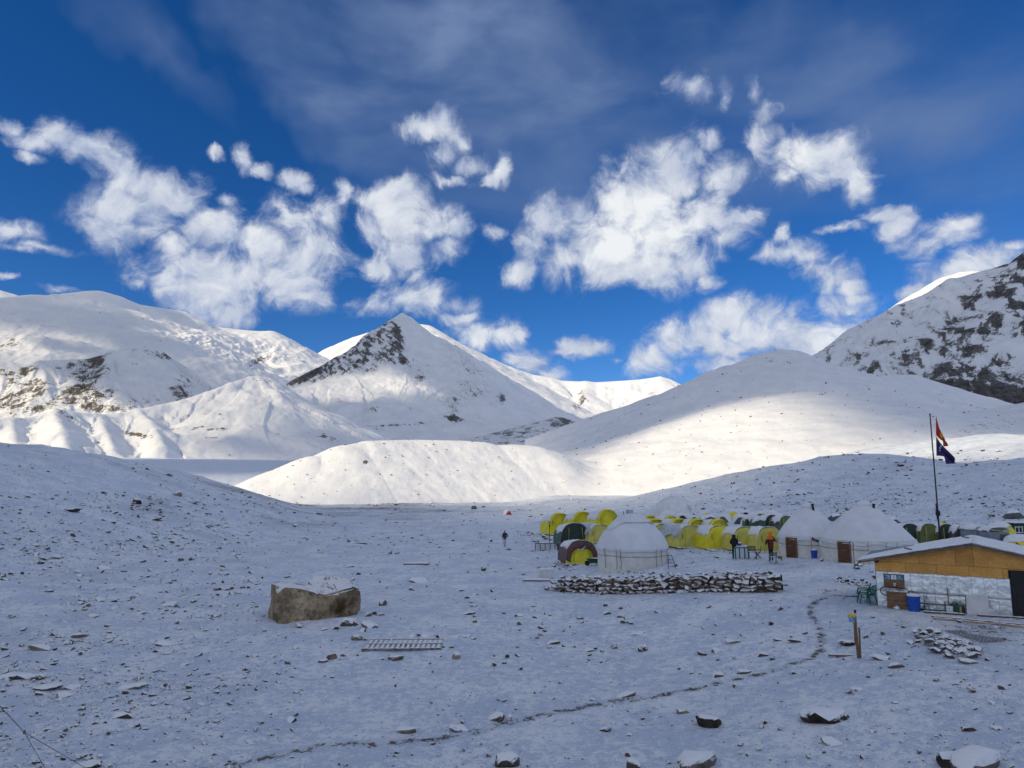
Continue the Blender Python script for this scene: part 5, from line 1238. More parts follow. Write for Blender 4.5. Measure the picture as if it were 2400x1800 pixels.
for k in range(38):
    f = wr.random(); x = -.3 - f * 1.0 + wr.uniform(-.4, .5); y = wr.uniform(-.2, 2.2); wall_stone(x, y, wall_z(0) + wr.uniform(0, .75) * (1 - f) + .06, wr.uniform(.2, .5), wr.uniform(.2, .4), wr.uniform(.14, .28))
b = MB(); rows = [[(wl * i / 24, .16, wall_z(wl * i / 24) - .1) for i in range(25)], [(wl * i / 24, .22, wall_z(wl * i / 24) + H_W - .1) for i in range(25)], [(wl * i / 24, .85, wall_z(wl * i / 24) + H_W - .12) for i in range(25)], [(wl * i / 24, .95, wall_z(wl * i / 24) - .1) for i in range(25)]]
b.sheet(rows); b.build('core', M['stone'], wall)
def rubble(name, u0, v0, u1, v1, n, label, smin, smax, hmax, mat='stone', width=.6, seed=1):
    a, c = hit(u0, v0), hit(u1, v1); root = empty(name, (a + c) / 2, 0, label, 'stones'); rg = random.Random(seed); o0 = (a + c) / 2
    for k in range(n):
        f = rg.random(); q = a + (c - a) * f; x, y = q[0] + rg.gauss(0, width), q[1] + rg.gauss(0, width); s = rg.uniform(smin, smax)
        o = bpy.data.objects.new('stone', rg.choice(ROCKV[mat])); C.objects.link(o); o.parent = root
        o.location = (x - o0[0], y - o0[1], gz(x, y) - o0[2] + rg.random() ** 2 * hmax + s * .1); o.scale = (s, s * rg.uniform(.6, 1), s * rg.uniform(.3, .55)); o.rotation_euler = (R(rg.uniform(-25, 25)), R(rg.uniform(-25, 25)), rg.uniform(0, 6.28))
rubble('rubble_pile', 2175, 1490, 2275, 1545, 85, 'spread heap of snow-dusted rubble below the hut', .18, .46, .18, 'snowy_stone', .36, 2)
rubble('rubble_line', 1236, 1250, 1310, 1266, 40, 'line of dark and snowy stones before the leftmost yellow tent', .25, .7, .25, 'snowy_stone', .7, 3)
rubble('rubble_line', 1300, 1320, 1335, 1338, 26, 'low line of stones between the brown-covered tent and the wall', .2, .5, .12, 'snowy_stone', .5, 4)
rubble('rubble_line', 1415, 1341, 1560, 1345, 24, 'row of small dark stones along the foot of the big yurt', .14, .3, .05, 'dark_stone', .25, 5)
rubble('rubble_line', 1990, 1360, 2020, 1372, 16, 'few dark stones by the back corner of the hut', .2, .45, .1, 'dark_stone', .4, 6)

snowed('snowy_plank', (0.15, 0.12, 0.10), (0.26, 0.21, 0.17), lo=-0.1, hi=0.25, scale=2.0, bscale=8.0)
# ------------------------------------------------------------------ slatted platform
a, c = hit(850, 1527), hit(1030, 1527); e = hit(945, 1498); pw = c[0] - a[0]; pdp = e[1] - a[1]; zz = gz((a[0] + c[0]) / 2, (a[1] + e[1]) / 2)
pf = empty('slatted_platform', ((a[0] + c[0]) / 2, a[1], zz + .015), R(1.5), 'low wooden slatted platform powdered with snow, right of the boulder', 'platform')
pitch = pw / 15
for i in range(15):
    b = MB(); b.box((-pw / 2 + pitch * (i + .5), pdp / 2, .06), (pitch * .62, pdp, .03)); b.build('slat', M['snowy_plank'], pf)
for y_ in (0.03, pdp * .5, pdp - .03):
    b = MB(); b.box((0, y_, .095), (pw + .03, .12, .03)); b.build('rail', M['snowy_plank'], pf)
for y_ in (0.25, pdp * .55, pdp - .2):
    b = MB(); b.box((0, y_, .0), (pw, .10, .08)); b.build('joist', M['snowy_plank'], pf)
for x_ in (-pw / 2, pw / 2):
    b = MB(); b.box((x_, .02, .03), (.10, .10, .09)); b.build('foot', M['wood'], pf)

# ------------------------------------------------------------------ hut
A, B_ = hit(2058, 1421), hit(2376, 1445); zb = gz(A[0] + .5, A[1] + .5)
byaw = math.atan2(B_[1] - A[1], B_[0] - A[0]); door_x = np.linalg.norm((B_ - A)[:2])
hut = empty('hut', (A[0], A[1], 1.72), byaw, 'low hut of chipboard and dented metal sheet with a snowy gable roof', 'hut')
HT = (A[0], A[1], 1.72)
def hut_local(u, v, yl=0.0):
    """pixel -> local (x, z) on the hut's front plane"""
    d = ray(u, v); ex = np.array([math.cos(byaw), math.sin(byaw), 0]); ey = np.array([-math.sin(byaw), math.cos(byaw), 0]); o = np.array([0, 0, CAM_Z]); P0 = np.array(HT) + ey * yl
    t = ((P0 - o) @ ey) / (d @ ey); q = o + d * t - P0; return q @ ex, q[2]
apx, apz = hut_local(2278, 1275); EAVE = 2.18; SLP = (apz - EAVE) / apx; WID = apx * 2; DEP = 4.3; ztop = hut_local(2200, 1346)[1]
def roof_z(x): return EAVE + SLP * min(x, WID - x)
m, nt, bs = new_mat('chipboard')
t_ = N(nt, 'ShaderNodeTexCoord'); oi = N(nt, 'ShaderNodeObjectInfo')
vo = N(nt, 'ShaderNodeTexVoronoi'); vo.inputs['Scale'].default_value = 34.0; mpv = N(nt, 'ShaderNodeMapping'); mpv.inputs['Scale'].default_value = (1, 1, 1.5); link(nt, t_.outputs['Object'], mpv.inputs[0]); link(nt, mpv.outputs[0], vo.inputs['Vector'])
nz = noise_n(nt, t_.outputs['Object'], 1.1, 4.0, 0.6)
cc = mix_col(nt, math_n(nt, 'MULTIPLY', vo.outputs['Color'], 1.0), (0.44, 0.19, 0.03), (0.90, 0.50, 0.14))
cc = mix_col(nt, maprange(nt, nz.outputs['Fac'], 0.35, 0.7, 0.0, 0.65), cc, (0.48, 0.20, 0.03))
hv = N(nt, 'ShaderNodeHueSaturation'); link(nt, cc, hv.inputs['Color']); link(nt, math_n(nt, 'MULTIPLY_ADD', oi.outputs['Random'], 0.30, 0.88), hv.inputs['Value'])
link(nt, hv.outputs[0], bs.inputs['Base Color']); bs.inputs['Roughness'].default_value = 0.7
def osb(poly, y=0.0, depth=.02, side=False):
    n = len(poly); b = MB()
    if not side: vs = [(x, y - depth, z) for x, z in poly] + [(x, y, z) for x, z in poly]
    else: vs = [(y - depth, x, z) for x, z in poly] + [(y, x, z) for x, z in poly]
    b.add(vs, [tuple(range(n)), tuple(range(2 * n - 1, n - 1, -1))] + [(i, (i + 1) % n, n + (i + 1) % n, n + i) for i in range(n)]); return b.build('chipboard_panel', M['chipboard'], hut)
zs = ztop + .42; g_ = .006
edges = [0, 1.22, 2.44, 3.66, 4.88, door_x - .05, door_x + .95, WID]
for x0, x1 in zip(edges[:-1], edges[1:]):
    if x0 < door_x - .06: osb([(x0 + g_, ztop), (x1 - g_, ztop), (x1 - g_, zs - g_), (x0 + g_, zs - g_)])
    elif x0 < door_x: osb([(x0 + g_, 1.98), (x1 - g_, 1.98), (x1 - g_, zs - g_), (x0 + g_, zs - g_)])
    else: osb([(x0 + g_, 0), (x1 - g_, 0), (x1 - g_, zs - g_), (x0 + g_, zs - g_)])
for x0, x1 in zip([0, 1.8, 3.2, apx, 6.1, 7.3], [1.8, 3.2, apx, 6.1, 7.3, WID]):
    if roof_z(x0) - .05 < zs and roof_z(x1) - .05 < zs: continue
    xs_ = x0
    if roof_z(x0) - .05 < zs: xs_ = (zs + .05 - EAVE) / SLP
    xe_ = x1
    if roof_z(x1) - .05 < zs: xe_ = WID - (zs + .05 - EAVE) / SLP
    osb([(xs_ + g_, zs + g_), (xe_ - g_, zs + g_), (xe_ - g_, max(zs + g_ + .002, roof_z(xe_) - .05)), (xs_ + g_, max(zs + g_ + .002, roof_z(xs_) - .05))])
m, nt, bs = new_mat('sheet_metal')
t_ = N(nt, 'ShaderNodeTexCoord'); nz = noise_n(nt, t_.outputs['Object'], 2.2, 3.0, 0.5); n2_ = noise_n(nt, t_.outputs['Object'], 7.0, 4.0, 0.6)
setin(nt, bs.inputs['Base Color'], mix_col(nt, maprange(nt, n2_.outputs['Fac'], .35, .7), (0.80, 0.83, 0.81), (0.92, 0.93, 0.91))); bs.inputs['Metallic'].default_value = 0.6; bs.inputs['Roughness'].default_value = 0.30
bump(nt, bs, nz.outputs['Fac'], 0.7, 0.14)
NP = 11; sw_ = (door_x - .02) / NP
for i in range(NP):
    x0 = i * sw_
    for k, (za, zt) in enumerate(((.0, .742), (.740, ztop - .006))):
        rg = random.Random(i * 7 + k); amp = (.024 + .012 * rg.random()) if 1 <= i < 9 else .010; rows = []
        for j in range(9):
            z = za + (zt - za) * j / 8; rows.append([(x0 + (sw_ + .004) * q / 12, -.022 - amp * 1.5 * (.5 - .5 * math.cos(2 * math.pi * q / 12)) * (.8 + .2 * math.sin(i * 2.3 + j * .7)) - (.008 * math.sin(i * 5.1 + j * 1.9 + q * .8) ** 2), z) for q in range(13)])
        b = MB(); b.sheet(rows, thick=.004); b.build('metal_panel', M['sheet_metal'], hut, smooth=True)
# left side: chipboard strip, corrugated grey sheet, dark doorway
plain('grey_sheet', (0.20, 0.23, 0.26), 0.5, 0.15, 2.0, metal=0.3)
osb([(0.02, ztop), (DEP, ztop), (DEP, EAVE - .05), (0.02, EAVE - .05)], 0, .02, True)
b = MB(); rows = [[(-.01 - .018 * (q % 2), .02 + 2.35 * q / 30, z) for q in range(31)] for z in (0, ztop - .01)]; b.sheet(rows, thick=.006); b.build('side_sheet', M['grey_sheet'], hut)
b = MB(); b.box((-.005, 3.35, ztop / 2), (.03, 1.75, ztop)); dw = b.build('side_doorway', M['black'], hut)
b = MB(); b.box((-.04, 3.55, ztop / 2 - .02), (.03, .42, ztop - .1)); b.build('curtain', M['tent_grey'], dw)
for y_ in (2.45, 4.22): b = MB(); b.box((-.03, y_, ztop / 2), (.07, .09, ztop)); b.build('post', M['door_wood'], dw)
b = MB(); b.box((WID / 2, DEP, EAVE / 2), (WID, .04, EAVE)); b.build('back_wall', M['grey_sheet'], hut)
b = MB(); b.box((WID, DEP / 2, EAVE / 2), (.04, DEP - .1, EAVE)); b.build('end_wall', M['grey_sheet'], hut)
b = MB(); b.add([(0, DEP + .021, EAVE), (WID, DEP + .021, EAVE), (apx, DEP + .021, apz - .06)], [(0, 1, 2)]); b.build('back_gable', M['chipboard'], hut)
b = MB(); b.box((door_x + .45, -.035, .99), (.90, .05, 1.98)); dd = b.build('door', M['black'], hut)
b = MB(); b.box((door_x + .12, -.075, 1.0), (.04, .04, .16)); b.build('handle', M['dark_metal'], dd)
# roof: corrugated sheets, snow on the front part, bare strip at the back left
OV, FO, BO = .72, .34, .45
for sgn in (-1, 1):
    rows = []
    for j in range(3):
        f = j / 2; row = []
        x_r, x_e = apx, (-OV if sgn < 0 else WID + .4)
        x = x_r + (x_e - x_r) * f; z = apz + .03 - SLP * abs(x - apx)
        for q in range(41):
            row.append((x, -FO + (DEP + FO + BO) * q / 40, z + (.018 if q % 2 else 0)))
        rows.append(row)
    b = MB(); b.sheet(rows if sgn < 0 else [list(reversed(rw)) for rw in rows], thick=.02); rf = b.build('roof', M['snowy_metal'] if sgn > 0 else M['grey_sheet'], hut)
    rows = []; nx_ = 20; ny_ = 14; rg = random.Random(4)
    for i in range(nx_ + 1):
        f = i / nx_; row = []
        for q in range(ny_ + 1):
            g2_ = q / ny_; yy = -FO - .01 + (DEP + FO + BO) * g2_
            lim = 1.0
            if sgn < 0: lim = 1.0 if g2_ < .42 else max(.55, 1.0 - (g2_ - .42) * 1.3 + .06 * math.sin(q * 3.1))
            x = apx + (x_e - apx) * f * lim
            th_ = .045 * min(1, .35 + 4 * min(1 - f, 1) * min(1, .3 + 5 * min(g2_, 1 - g2_))) * (1 + .2 * math.sin(i * 2.1 + q * 1.3))
            row.append((x, yy, apz + .055 - SLP * abs(x - apx) + th_))
        rows.append(row)
    b = MB(); b.sheet(rows if sgn < 0 else [list(reversed(rw)) for rw in rows], thick=.035); b.build('snow_cover', M['snow'], rf, smooth=True)
    b = MB(); ez = apz - .01 - SLP * abs(x_e - apx)
    b.add([(apx, -FO + .01, apz - .01), (x_e, -FO + .01, ez), (x_e, -FO + .01, ez - .09), (apx, -FO + .01, apz - .10), (apx, -FO + .04, apz - .01), (x_e, -FO + .04, ez), (x_e, -FO + .04, ez - .09), (apx, -FO + .04, apz - .10)], [(0, 1, 2, 3), (7, 6, 5, 4), (0, 4, 5, 1), (3, 2, 6, 7), (1, 5, 6, 2), (0, 3, 7, 4)]); b.build('fascia', M['wood'], hut)
for x_, y_, s_ in ((1.35, .55, .14), (3.6, 2.6, .12)):
    b = MB(); b.box((x_, y_, roof_z(x_) + .16), (.34, .08, .06), (0, .2, .5)); b.build('roof_block', M['wood'], hut)
b = MB(); ez = EAVE - SLP * OV; b.tube([(-OV - .04, DEP + .7, ez + .02), (-OV - .02, 1.2, ez - .03), (-OV + .02, -FO - .7, ez - .10)], .05, 8); b.build('gutter', M['snowy_metal'], hut, smooth=True)
b = MB(); b.tube([(-.25, 3.9, EAVE - .1), (-.3, 3.9, EAVE - .22)], .06, 8); b.lathe([(.02, -.09), (.09, -.05), (.10, .02), (.04, .09)], 10, c=(-.3, 3.9, EAVE - .3)); b.build('lamp', M['black'], hut, smooth=True)
b = MB(); b.lathe([(.09, -.02), (.11, 0), (.09, .02)], 12, c=(0, 0, 0)); lo = b.build('coil', M['dark_metal'], hut, smooth=True); lo.location = (.06, -.06, EAVE - .1); lo.rotation_euler = (R(90), 0, 0)

ex_ = Vector((math.cos(byaw), math.sin(byaw), 0)); ey_ = Vector((-math.sin(byaw), math.cos(byaw), 0))
def hutpt(x, y, z=None):
    q = Vector(HT) + ex_ * x + ey_ * y
    return (q.x, q.y, gz(q.x, q.y) if z is None else HT[2] + z)
def hx(u, v, yl=0.0): return hut_local(u, v, yl)
# notice board
x0, z1 = hx(2070, 1344, -.08); x1, z0_ = hx(2121, 1379, -.08)
nb = empty('notice_board', hutpt((x0 + x1) / 2, -.095, z0_), byaw, 'small brown notice board with three printed sheets on the metal wall', 'notice board'); bw, bh = x1 - x0, z1 - z0_
b = MB(); b.box((0, 0, bh / 2), (bw, .02, bh)); b.build('board', M['wood'], nb)
b = MB(); b.box((0, -.016, bh * .78), (bw * .98, .01, bh * .40)); b.build('strip', M['green_paint'], nb)
plain('print_blue', (0.20, 0.36, 0.50), 0.5, 0.5, 9.0); plain('print_white', (0.75, 0.75, 0.80), 0.5, 0.05, 9.0)
for k, m_ in enumerate(('print_blue', 'print_white', 'print_blue')):
    b = MB(); b.box(((k - 1) * bw * .31, -.024, bh * .77), (bw * .26, .006, bh * .33)); sh_ = b.build('printed_sheet', M[m_], nb)
    b = MB()
    if k == 1: b.box((0.01, -.029, bh * .73), (.02, .003, .10)); b.box((0.01, -.029, bh * .82), (.025, .003, .03))
    else: b.box(((k - 1) * bw * .31 + (.05 if k else -.05), -.029, bh * .80), (.06, .003, .05)); b.box(((k - 1) * bw * .31, -.029, bh * .68), (bw * .18, .003, .02))
    b.build('print', M['black'], sh_)
b = MB(); b.box((0.02, -.04, bh * .30), (.10, .05, .05)); b.box((0.02, -.04, bh * .18), (.06, .05, .05)); b.build('soap_holder', M['white_paint'], nb)
# washstand
x0, _ = hx(2080, 1425, -.45); x1, _ = hx(2130, 1425, -.45); zt = hx(2105, 1391, -.45)[1]; wsw = x1 - x0
ws = empty('washstand', hutpt((x0 + x1) / 2, -.45), byaw, 'brown plank washstand with a snowy top below the notice board', 'washstand'); zt = max(zt, .7)
npk = 4
for k in range(npk): b = MB(); b.box((0, 0, zt * (k + .5) / npk), (wsw, .03, zt / npk - .012)); b.build('plank', M['wood'], ws)
for sx in (-1, 1): b = MB(); b.box((sx * (wsw / 2 - .02), .19, zt / 2), (.035, .34, zt - .01)); b.build('side', M['wood'], ws)
b = MB(); b.box((0.02, .17, zt + .02), (wsw + .08, .44, .04)); b.build('top', M['wood'], ws)
b = MB(); b.sheet([[(-wsw / 2 + wsw * i / 10, -.04 + .42 * j / 4, zt + .06 + .035 * math.sin(i * 1.3 + j) * (0 < i < 10)) for i in range(11)] for j in range(5)], thick=.03); b.build('snow_cover', M['snow'], ws, smooth=True)
b = MB(); b.tube([(-.02, .30, zt + .02), (-.02, .30, zt + .22), (-.02, .18, zt + .24), (-.02, .14, zt + .18)], .018, 6); b.build('tap', M['dark_metal'], ws, smooth=True)
b = MB(); b.tube([(wsw / 2, .28, zt + .16), (-wsw / 2 - .05, .28, zt + .17)] + [(-wsw / 2 - .10 - .17 * math.sin(t), .28, zt + .0 + .17 * math.cos(t)) for t in np.linspace(0.2, 2.9, 8)] + [(-wsw / 2, .26, zt - .2)], .022, 6); b.build('hose', M['dark_metal'], ws, smooth=True)
# blue barrel
def bucket(u0, u1, v0, v1, label, mat='blue_plastic', snow=True, name='barrel', cat='barrel', yl=None, taper=.86):
    p = hit((u0 + u1) / 2, v1); r = px2m(u1 - u0, p) / 2; h = px2m(v1 - v0, p) * 1.0
    root = empty(name, p, 0, label, cat); b = MB(); b.lathe([(r * taper, 0), (r * .95, h * .75), (r, h * .86), (r * 1.04, h * .87), (r * 1.04, h * .95), (r * .97, h), (r * .9, h - .02)], 22); b.build('body', M[mat], root, smooth=True, auto=40)
    if snow: b = MB(); b.lathe([(r * 1.0, h * .96), (r * .98, h + .04), (r * .6, h + .08), (.01, h + .09)], 20); b.build('snow_cap', M['snow'], root, smooth=True)
    b = MB(); b.tube([(r * .98 * math.cos(t), r * .98 * math.sin(t), h * .8) for t in np.linspace(0, 6.283, 20)], .012, 5); b.build('rim', M[mat], root, smooth=True)
    return root
bucket(2131, 2155, 1402, 1432, 'bright blue plastic barrel beside the washstand')
bucket(1901, 1916, 1291, 1308, 'blue bucket with a snowy lid against the smaller yurt', name='bucket', cat='bucket')
# low dark bench frame
x0, _ = hx(2157, 1430, -.35); x1, _ = hx(2216, 1432, -.35)
bf = empty('bench_frame', hutpt((x0 + x1) / 2, -.38), byaw, 'low rusty dark bench frame along the metal wall', 'bench'); w = x1 - x0
for y_, z_ in ((-.12, .05), (.14, .05), (.14, .30)): b = MB(); b.tube([(-w / 2, y_, z_), (w / 2, y_, z_)], .018, 6); b.build('rail', M['dark_metal'], bf, smooth=True)
for sx in (-1, 1): b = MB(); b.tube([(sx * w / 2, -.12, 0.05), (sx * w / 2, .14, .05), (sx * w / 2, .14, .48)], .018, 6); b.build('upright', M['dark_metal'], bf, smooth=True)
p = hutpt(x0 + .25, -.3); kt = empty('pot', p, 0, 'small grey metal pot under the bench frame', 'pot'); b = MB(); b.lathe([(.09, 0), (.12, .05), (.12, .17), (.10, .2)], 14); b.build('body', M['steel'], kt, smooth=True); b = MB(); b.lathe([(.12, .2), (.04, .24), (.02, .26)], 14); b.build('lid', M['steel'], kt, smooth=True)
# shovel leaning on the wall
xs_, _ = hx(2226, 1436, -.45); zt_ = hx(2224, 1382, -.1)[1]
sh_ = empty('shovel', hutpt(xs_, -.42), byaw, 'white-bladed shovel leaning against the metal wall', 'shovel')
b = MB(); b.tube([(0, 0, .18), (-.03, .33, max(1.0, zt_))], .02, 7); b.build('handle', M['wood'], sh_, smooth=True)
b = MB(); rows = [[(-.13 + .26 * i / 4, -.03 + .02 * abs(i - 2) / 2 + .10 * j / 4 * .4, .0 + .30 * j / 4) for i in range(5)] for j in range(5)]; b.sheet(rows, thick=.012); b.build('blade', M['white_paint'], sh_, smooth=True)
# jerrycan, bottles
xj, _ = hx(2238, 1435, -.3)
jc = empty('jerrycan', hutpt(xj, -.30), byaw, 'dark green jerrycan by the shovel', 'jerrycan'); b = MB(); b.box((0, 0, .20), (.32, .18, .40)); b.build('body', M['green_paint'], jc, bevel=.03)
b = MB(); b.tube([(-.08, 0, .40), (-.06, 0, .46), (.06, 0, .46), (.08, 0, .40)], .018, 6); b.build('handle', M['green_paint'], jc, smooth=True); b = MB(); b.lathe([(.03, .39), (.03, .44)], 10, c=(.12, 0, 0)); b.build('cap', M['black'], jc)
for k, (uu, m_, lab) in enumerate(((2252, 'pale_wood', 'tan bottle standing right of the green jerrycan'), (2258, 'dark_metal', 'dark bottle standing beside the leaning white board'))):
    x_, _ = hx(uu, 1435, -.25); q = empty('bottle', hutpt(x_, -.28), 0, lab, 'bottle'); b = MB(); b.lathe([(.06, 0), (.065, .02), (.065, .22), (.03, .29), (.028, .34)], 12); b.build('body', M[m_], q, smooth=True); b = MB(); b.lathe([(.032, .33), (.032, .37)], 10); b.build('cap', M['black'], q)
# white board leaning
x0, zt1 = hx(2260, 1400, -.2); x1, zt2 = hx(2314, 1402, -.2); x2, _ = hx(2319, 1437, -.45); x3, _ = hx(2266, 1436, -.45)
wbd = empty('leaning_board', hutpt((x2 + x3) / 2, -.45), byaw, 'dirty white board leaning against the metal wall near the dark door', 'board')
w = x2 - x3; h = max(.7, zt1 + .06); b = MB(); b.sheet([[(-w / 2 + w * i / 8, 0 + .34 * j / 6 + .008 * math.sin(i + j), .01 + h * j / 6) for i in range(9)] for j in range(7)], thick=.03); b.build('panel', M['white_stained'], wbd)
b = MB(); b.box((-w / 2 - .012, .17, h / 2), (.02, .05, h), (R(-20), 0, 0)); b.build('edge_strip', M['dark_metal'], wbd)
# planks on the ground
for k, (ua, va, ub, vb, wd, lab) in enumerate([(2183,1449,2420,1467,.16,'longest snowy plank lying on the ground before the hut'),(2190,1452,2330,1464,.12,'pinkish plank just below the longest one'),(2330,1464,2420,1474,.14,'plank continuing to the right edge before the hut'),(2165,1436,2260,1442,.2,'flat board along the foot of the metal wall, below the shovel'),(2290,1444,2420,1452,.2,'flat board along the foot of the wall by the dark door')]):
    a, c = hit(ua, va), hit(ub, vb); L = np.linalg.norm((c - a)[:2]); root = empty('plank', (a + c) / 2, math.atan2(c[1] - a[1], c[0] - a[0]), lab, 'plank')
    b = MB(); b.box((0, 0, .05), (L, wd, .055)); b.build('board', M['pale_wood' if k in (1, 2) else 'snowy_wood'], root, bevel=.006)
    b = MB(); b.sheet([[(-L / 2 + L * i / 14, -wd * .40 + wd * .8 * j / 2, .085 + .012 * math.sin(i * 1.7 + j)) for i in range(15)] for j in range(3)], thick=.015); b.build('snow_cover', M['snow'], root, smooth=True)
# wire mesh lying in the snow
a, c = hit(2275, 1500), hit(2345, 1480); msh = empty('wire_mesh', ((a[0] + c[0]) / 2, (a[1] + c[1]) / 2, gz((a[0] + c[0]) / 2, (a[1] + c[1]) / 2) - .004), R(6), 'square of wire mesh half covered by snow before the hut', 'wire mesh')
b = MB()
for k in range(13): b.box((-.9 + .15 * k, 0, 0), (.012, 1.9, .02)); b.box((0, -.95 + .16 * k, .004), (1.8, .012, .02))
b.build('grid', M['snowy_metal'], msh)
# green plastic chairs
def plastic_chair(u, v, yaw, label, s=1.0):
    p = hit(u, v); root = empty('plastic_chair', p, R(yaw), label, 'chair', 'green plastic chairs by the hut'); root.scale = (s, s, s); g = M['green_plastic']
    b = MB(); b.sheet([[(-.24 + .48 * i / 6, -.22 + .44 * j / 5, .43 + .02 * abs(i - 3) / 3 + (.015 if j == 0 else 0)) for i in range(7)] for j in range(6)], thick=.015); b.build('seat', g, root, smooth=True)
    for sx in (-1, 1):
        for y_ in (-.21, .22): b = MB(); b.tube([(sx * .21, y_ * .9, .43), (sx * .26, y_ * 1.25, 0)], [.03, .024], 6); b.build('leg', g, root, smooth=True)
        b = MB(); b.tube([(sx * .27, -.24, .42), (sx * .28, -.20, .64), (sx * .28, .05, .66), (sx * .25, .24, .62)], .026, 6); b.build('armrest', g, root, smooth=True)
    for k in range(5): b = MB(); x = -.18 + .09 * k; b.tube([(x, .22, .44), (x * 1.1, .29, .66), (x * 1.15, .33, .83)], .022, 5); b.build('back_slat', g, root, smooth=True)
    b = MB(); b.tube([(-.25, .24, .60), (-.24, .32, .80), (-.12, .345, .87), (.12, .345, .87), (.24, .32, .80), (.25, .24, .60)], .03, 6); b.build('top_rail', g, root, smooth=True)
    return root
plastic_chair(2036, 1416, -150, 'green plastic garden chair by the corner of the hut, front one')
plastic_chair(2024, 1411, -120, 'green plastic garden chair just behind the front one, by the hut corner')
# post with an upside-down pot
p = hit(2011, 1543); po = empty('marker_post', p, 0, 'weathered wooden post with a blue and yellow pot on top', 'post'); hp = px2m(92, p)
for x_, hh, w in ((0, hp, .07), (.10, hp * .72, .045), (-.06, hp * .55, .04)): b = MB(); b.box((x_, 0, (hh if x_ != -.06 else hp * .62)  / 2 + (hp * .25 if x_ == -.06 else -.1)), (w, w, hh if x_ != -.06 else hp * .5), (0, R(1.5 * (1 if x_ else -1)), .2)); b.build('stake', M['wood'], po)
b = MB(); b.lathe([(.09, 0), (.13, .2)], 14, c=(-.16, -.06, hp * .78)); pot = b.build('pot', M['print_blue'], po, smooth=True); b = MB(); b.lathe([(.132, .2), (.14, .28), (.12, .29)], 14, c=(-.16, -.06, hp * .78)); b.build('rim', M['yellow_plastic'], pot, smooth=True)
b = MB(); b.box((.0, 0, hp), (.06, .06, .12)); b.build('tip', M['black'], po)
p = hit(1972, 1539); q = empty('plank', p, R(-4), 'short snowy board lying left of the wooden post', 'plank'); b = MB(); b.box((0, 0, .05), (.9, .14, .05)); b.build('board', M['snowy_wood'], q); b = MB(); b.box((0, 0, .085), (.86, .10, .03)); b.build('snow_cover', M['snow'], q, bevel=.01)

# ------------------------------------------------------------------ flagpole and flags
FP = np.array([0.0, 0, 0]); d_ = ray(2203, 1262); rF = 43.0; hh_ = math.hypot(d_[0], d_[1]); FP = np.array([d_[0] / hh_ * rF, d_[1] / hh_ * rF]); zF = gz(*FP)
ztopF = at_r(2191, 972, rF)[2]
fp = empty('flagpole', (FP[0], FP[1], zF), 0, 'thin dark flagpole rising behind the hut roof', 'flagpole')
b = MB(); b.tube([(0, 0, 0), (0, 0, ztopF - zF)], [.05, .028], 8); b.build('pole', M['dark_metal'], fp, smooth=True)
zc = at_r(2198, 1203, rF)[2] - zF; b = MB(); b.lathe([(.05, -.14), (.11, -.10), (.11, .10), (.05, .16)], 10, c=(0, 0, zc)); b.build('clamp', M['black'], fp, smooth=True); b = MB(); b.tube([(-.06, 0, zc - .3), (-.07, 0, zc + .5)], .025, 6); b.build('stub', M['dark_metal'], fp, smooth=True)
b = MB(); b.lathe([(.03, 0), (.05, .03), (.03, .07)], 8, c=(0, 0, ztopF - zF)); b.build('finial', M['dark_metal'], fp, smooth=True)
plain('flag_red', (0.52, 0.025, 0.02), 0.75, 0.15, 3.0); plain('flag_gold', (0.75, 0.38, 0.02), 0.7, 0.1); plain('flag_navy', (0.035, 0.022, 0.115), 0.75, 0.2, 3.0)
def zoomP(x, y): return at_r(1950 + x / 4.74, 950 + y / 4.74, rF)
def interp(P, t):
    P = np.array(P); k = min(int(t * (len(P) - 1)), len(P) - 2); f = t * (len(P) - 1) - k; return P[k] * (1 - f) + P[k + 1] * f
def flag(name, up, lo_, mat, label, marks, seed):
    o0 = zoomP(*up[0]); root = empty(name, o0, 0, label, 'flag'); n, m = 20, 12
    U = [zoomP(*q) for q in up]; Lw = [zoomP(*q) for q in lo_]
    def pt(s, t, off=0.0):
        q = interp(U, s) * (1 - t) + interp(Lw, s) * t - o0; amp = .16 * s ** .6
        return (q[0] + .02, q[1] + amp * math.sin(t * 9 + s * 5 + seed) + .10 * s * math.sin(t * 4 + 1) - off, q[2])
    b = MB(); b.sheet([[pt(i / n, j / m) for i in range(n + 1)] for j in range(m + 1)], thick=.008); cl = b.build('cloth', M[mat], root, smooth=True)
    for (mn, mm, s0, s1, t0, t1) in marks:
        b = MB(); b.sheet([[pt(s0 + (s1 - s0) * (.5 + (i / 6 - .5) * math.sin(math.pi * (j + .6) / 7.2)), t0 + (t1 - t0) * j / 6, .02) for i in range(7)] for j in range(7)], thick=.004); b.build(mn, M[mm], cl, smooth=True)
flag('flag', [(1150,112),(1200,250),(1250,390),(1265,455)], [(1151,325),(1190,385),(1243,415),(1258,452)], 'flag_red', 'red flag with a golden emblem hanging at the top of the pole', [('emblem', 'flag_gold', .30, .62, .22, .62)], 0)
flag('flag', [(1152,345),(1240,460),(1350,580),(1364,640)], [(1156,560),(1230,566),(1270,650),(1340,648)], 'flag_navy', 'dark blue flag hanging below the red one', [('lettering', 'white_paint', .14, .22, .25, .34), ('lettering', 'white_paint', .12, .20, .42, .50), ('lettering', 'white_paint', .13, .22, .58, .64)], 1.3)

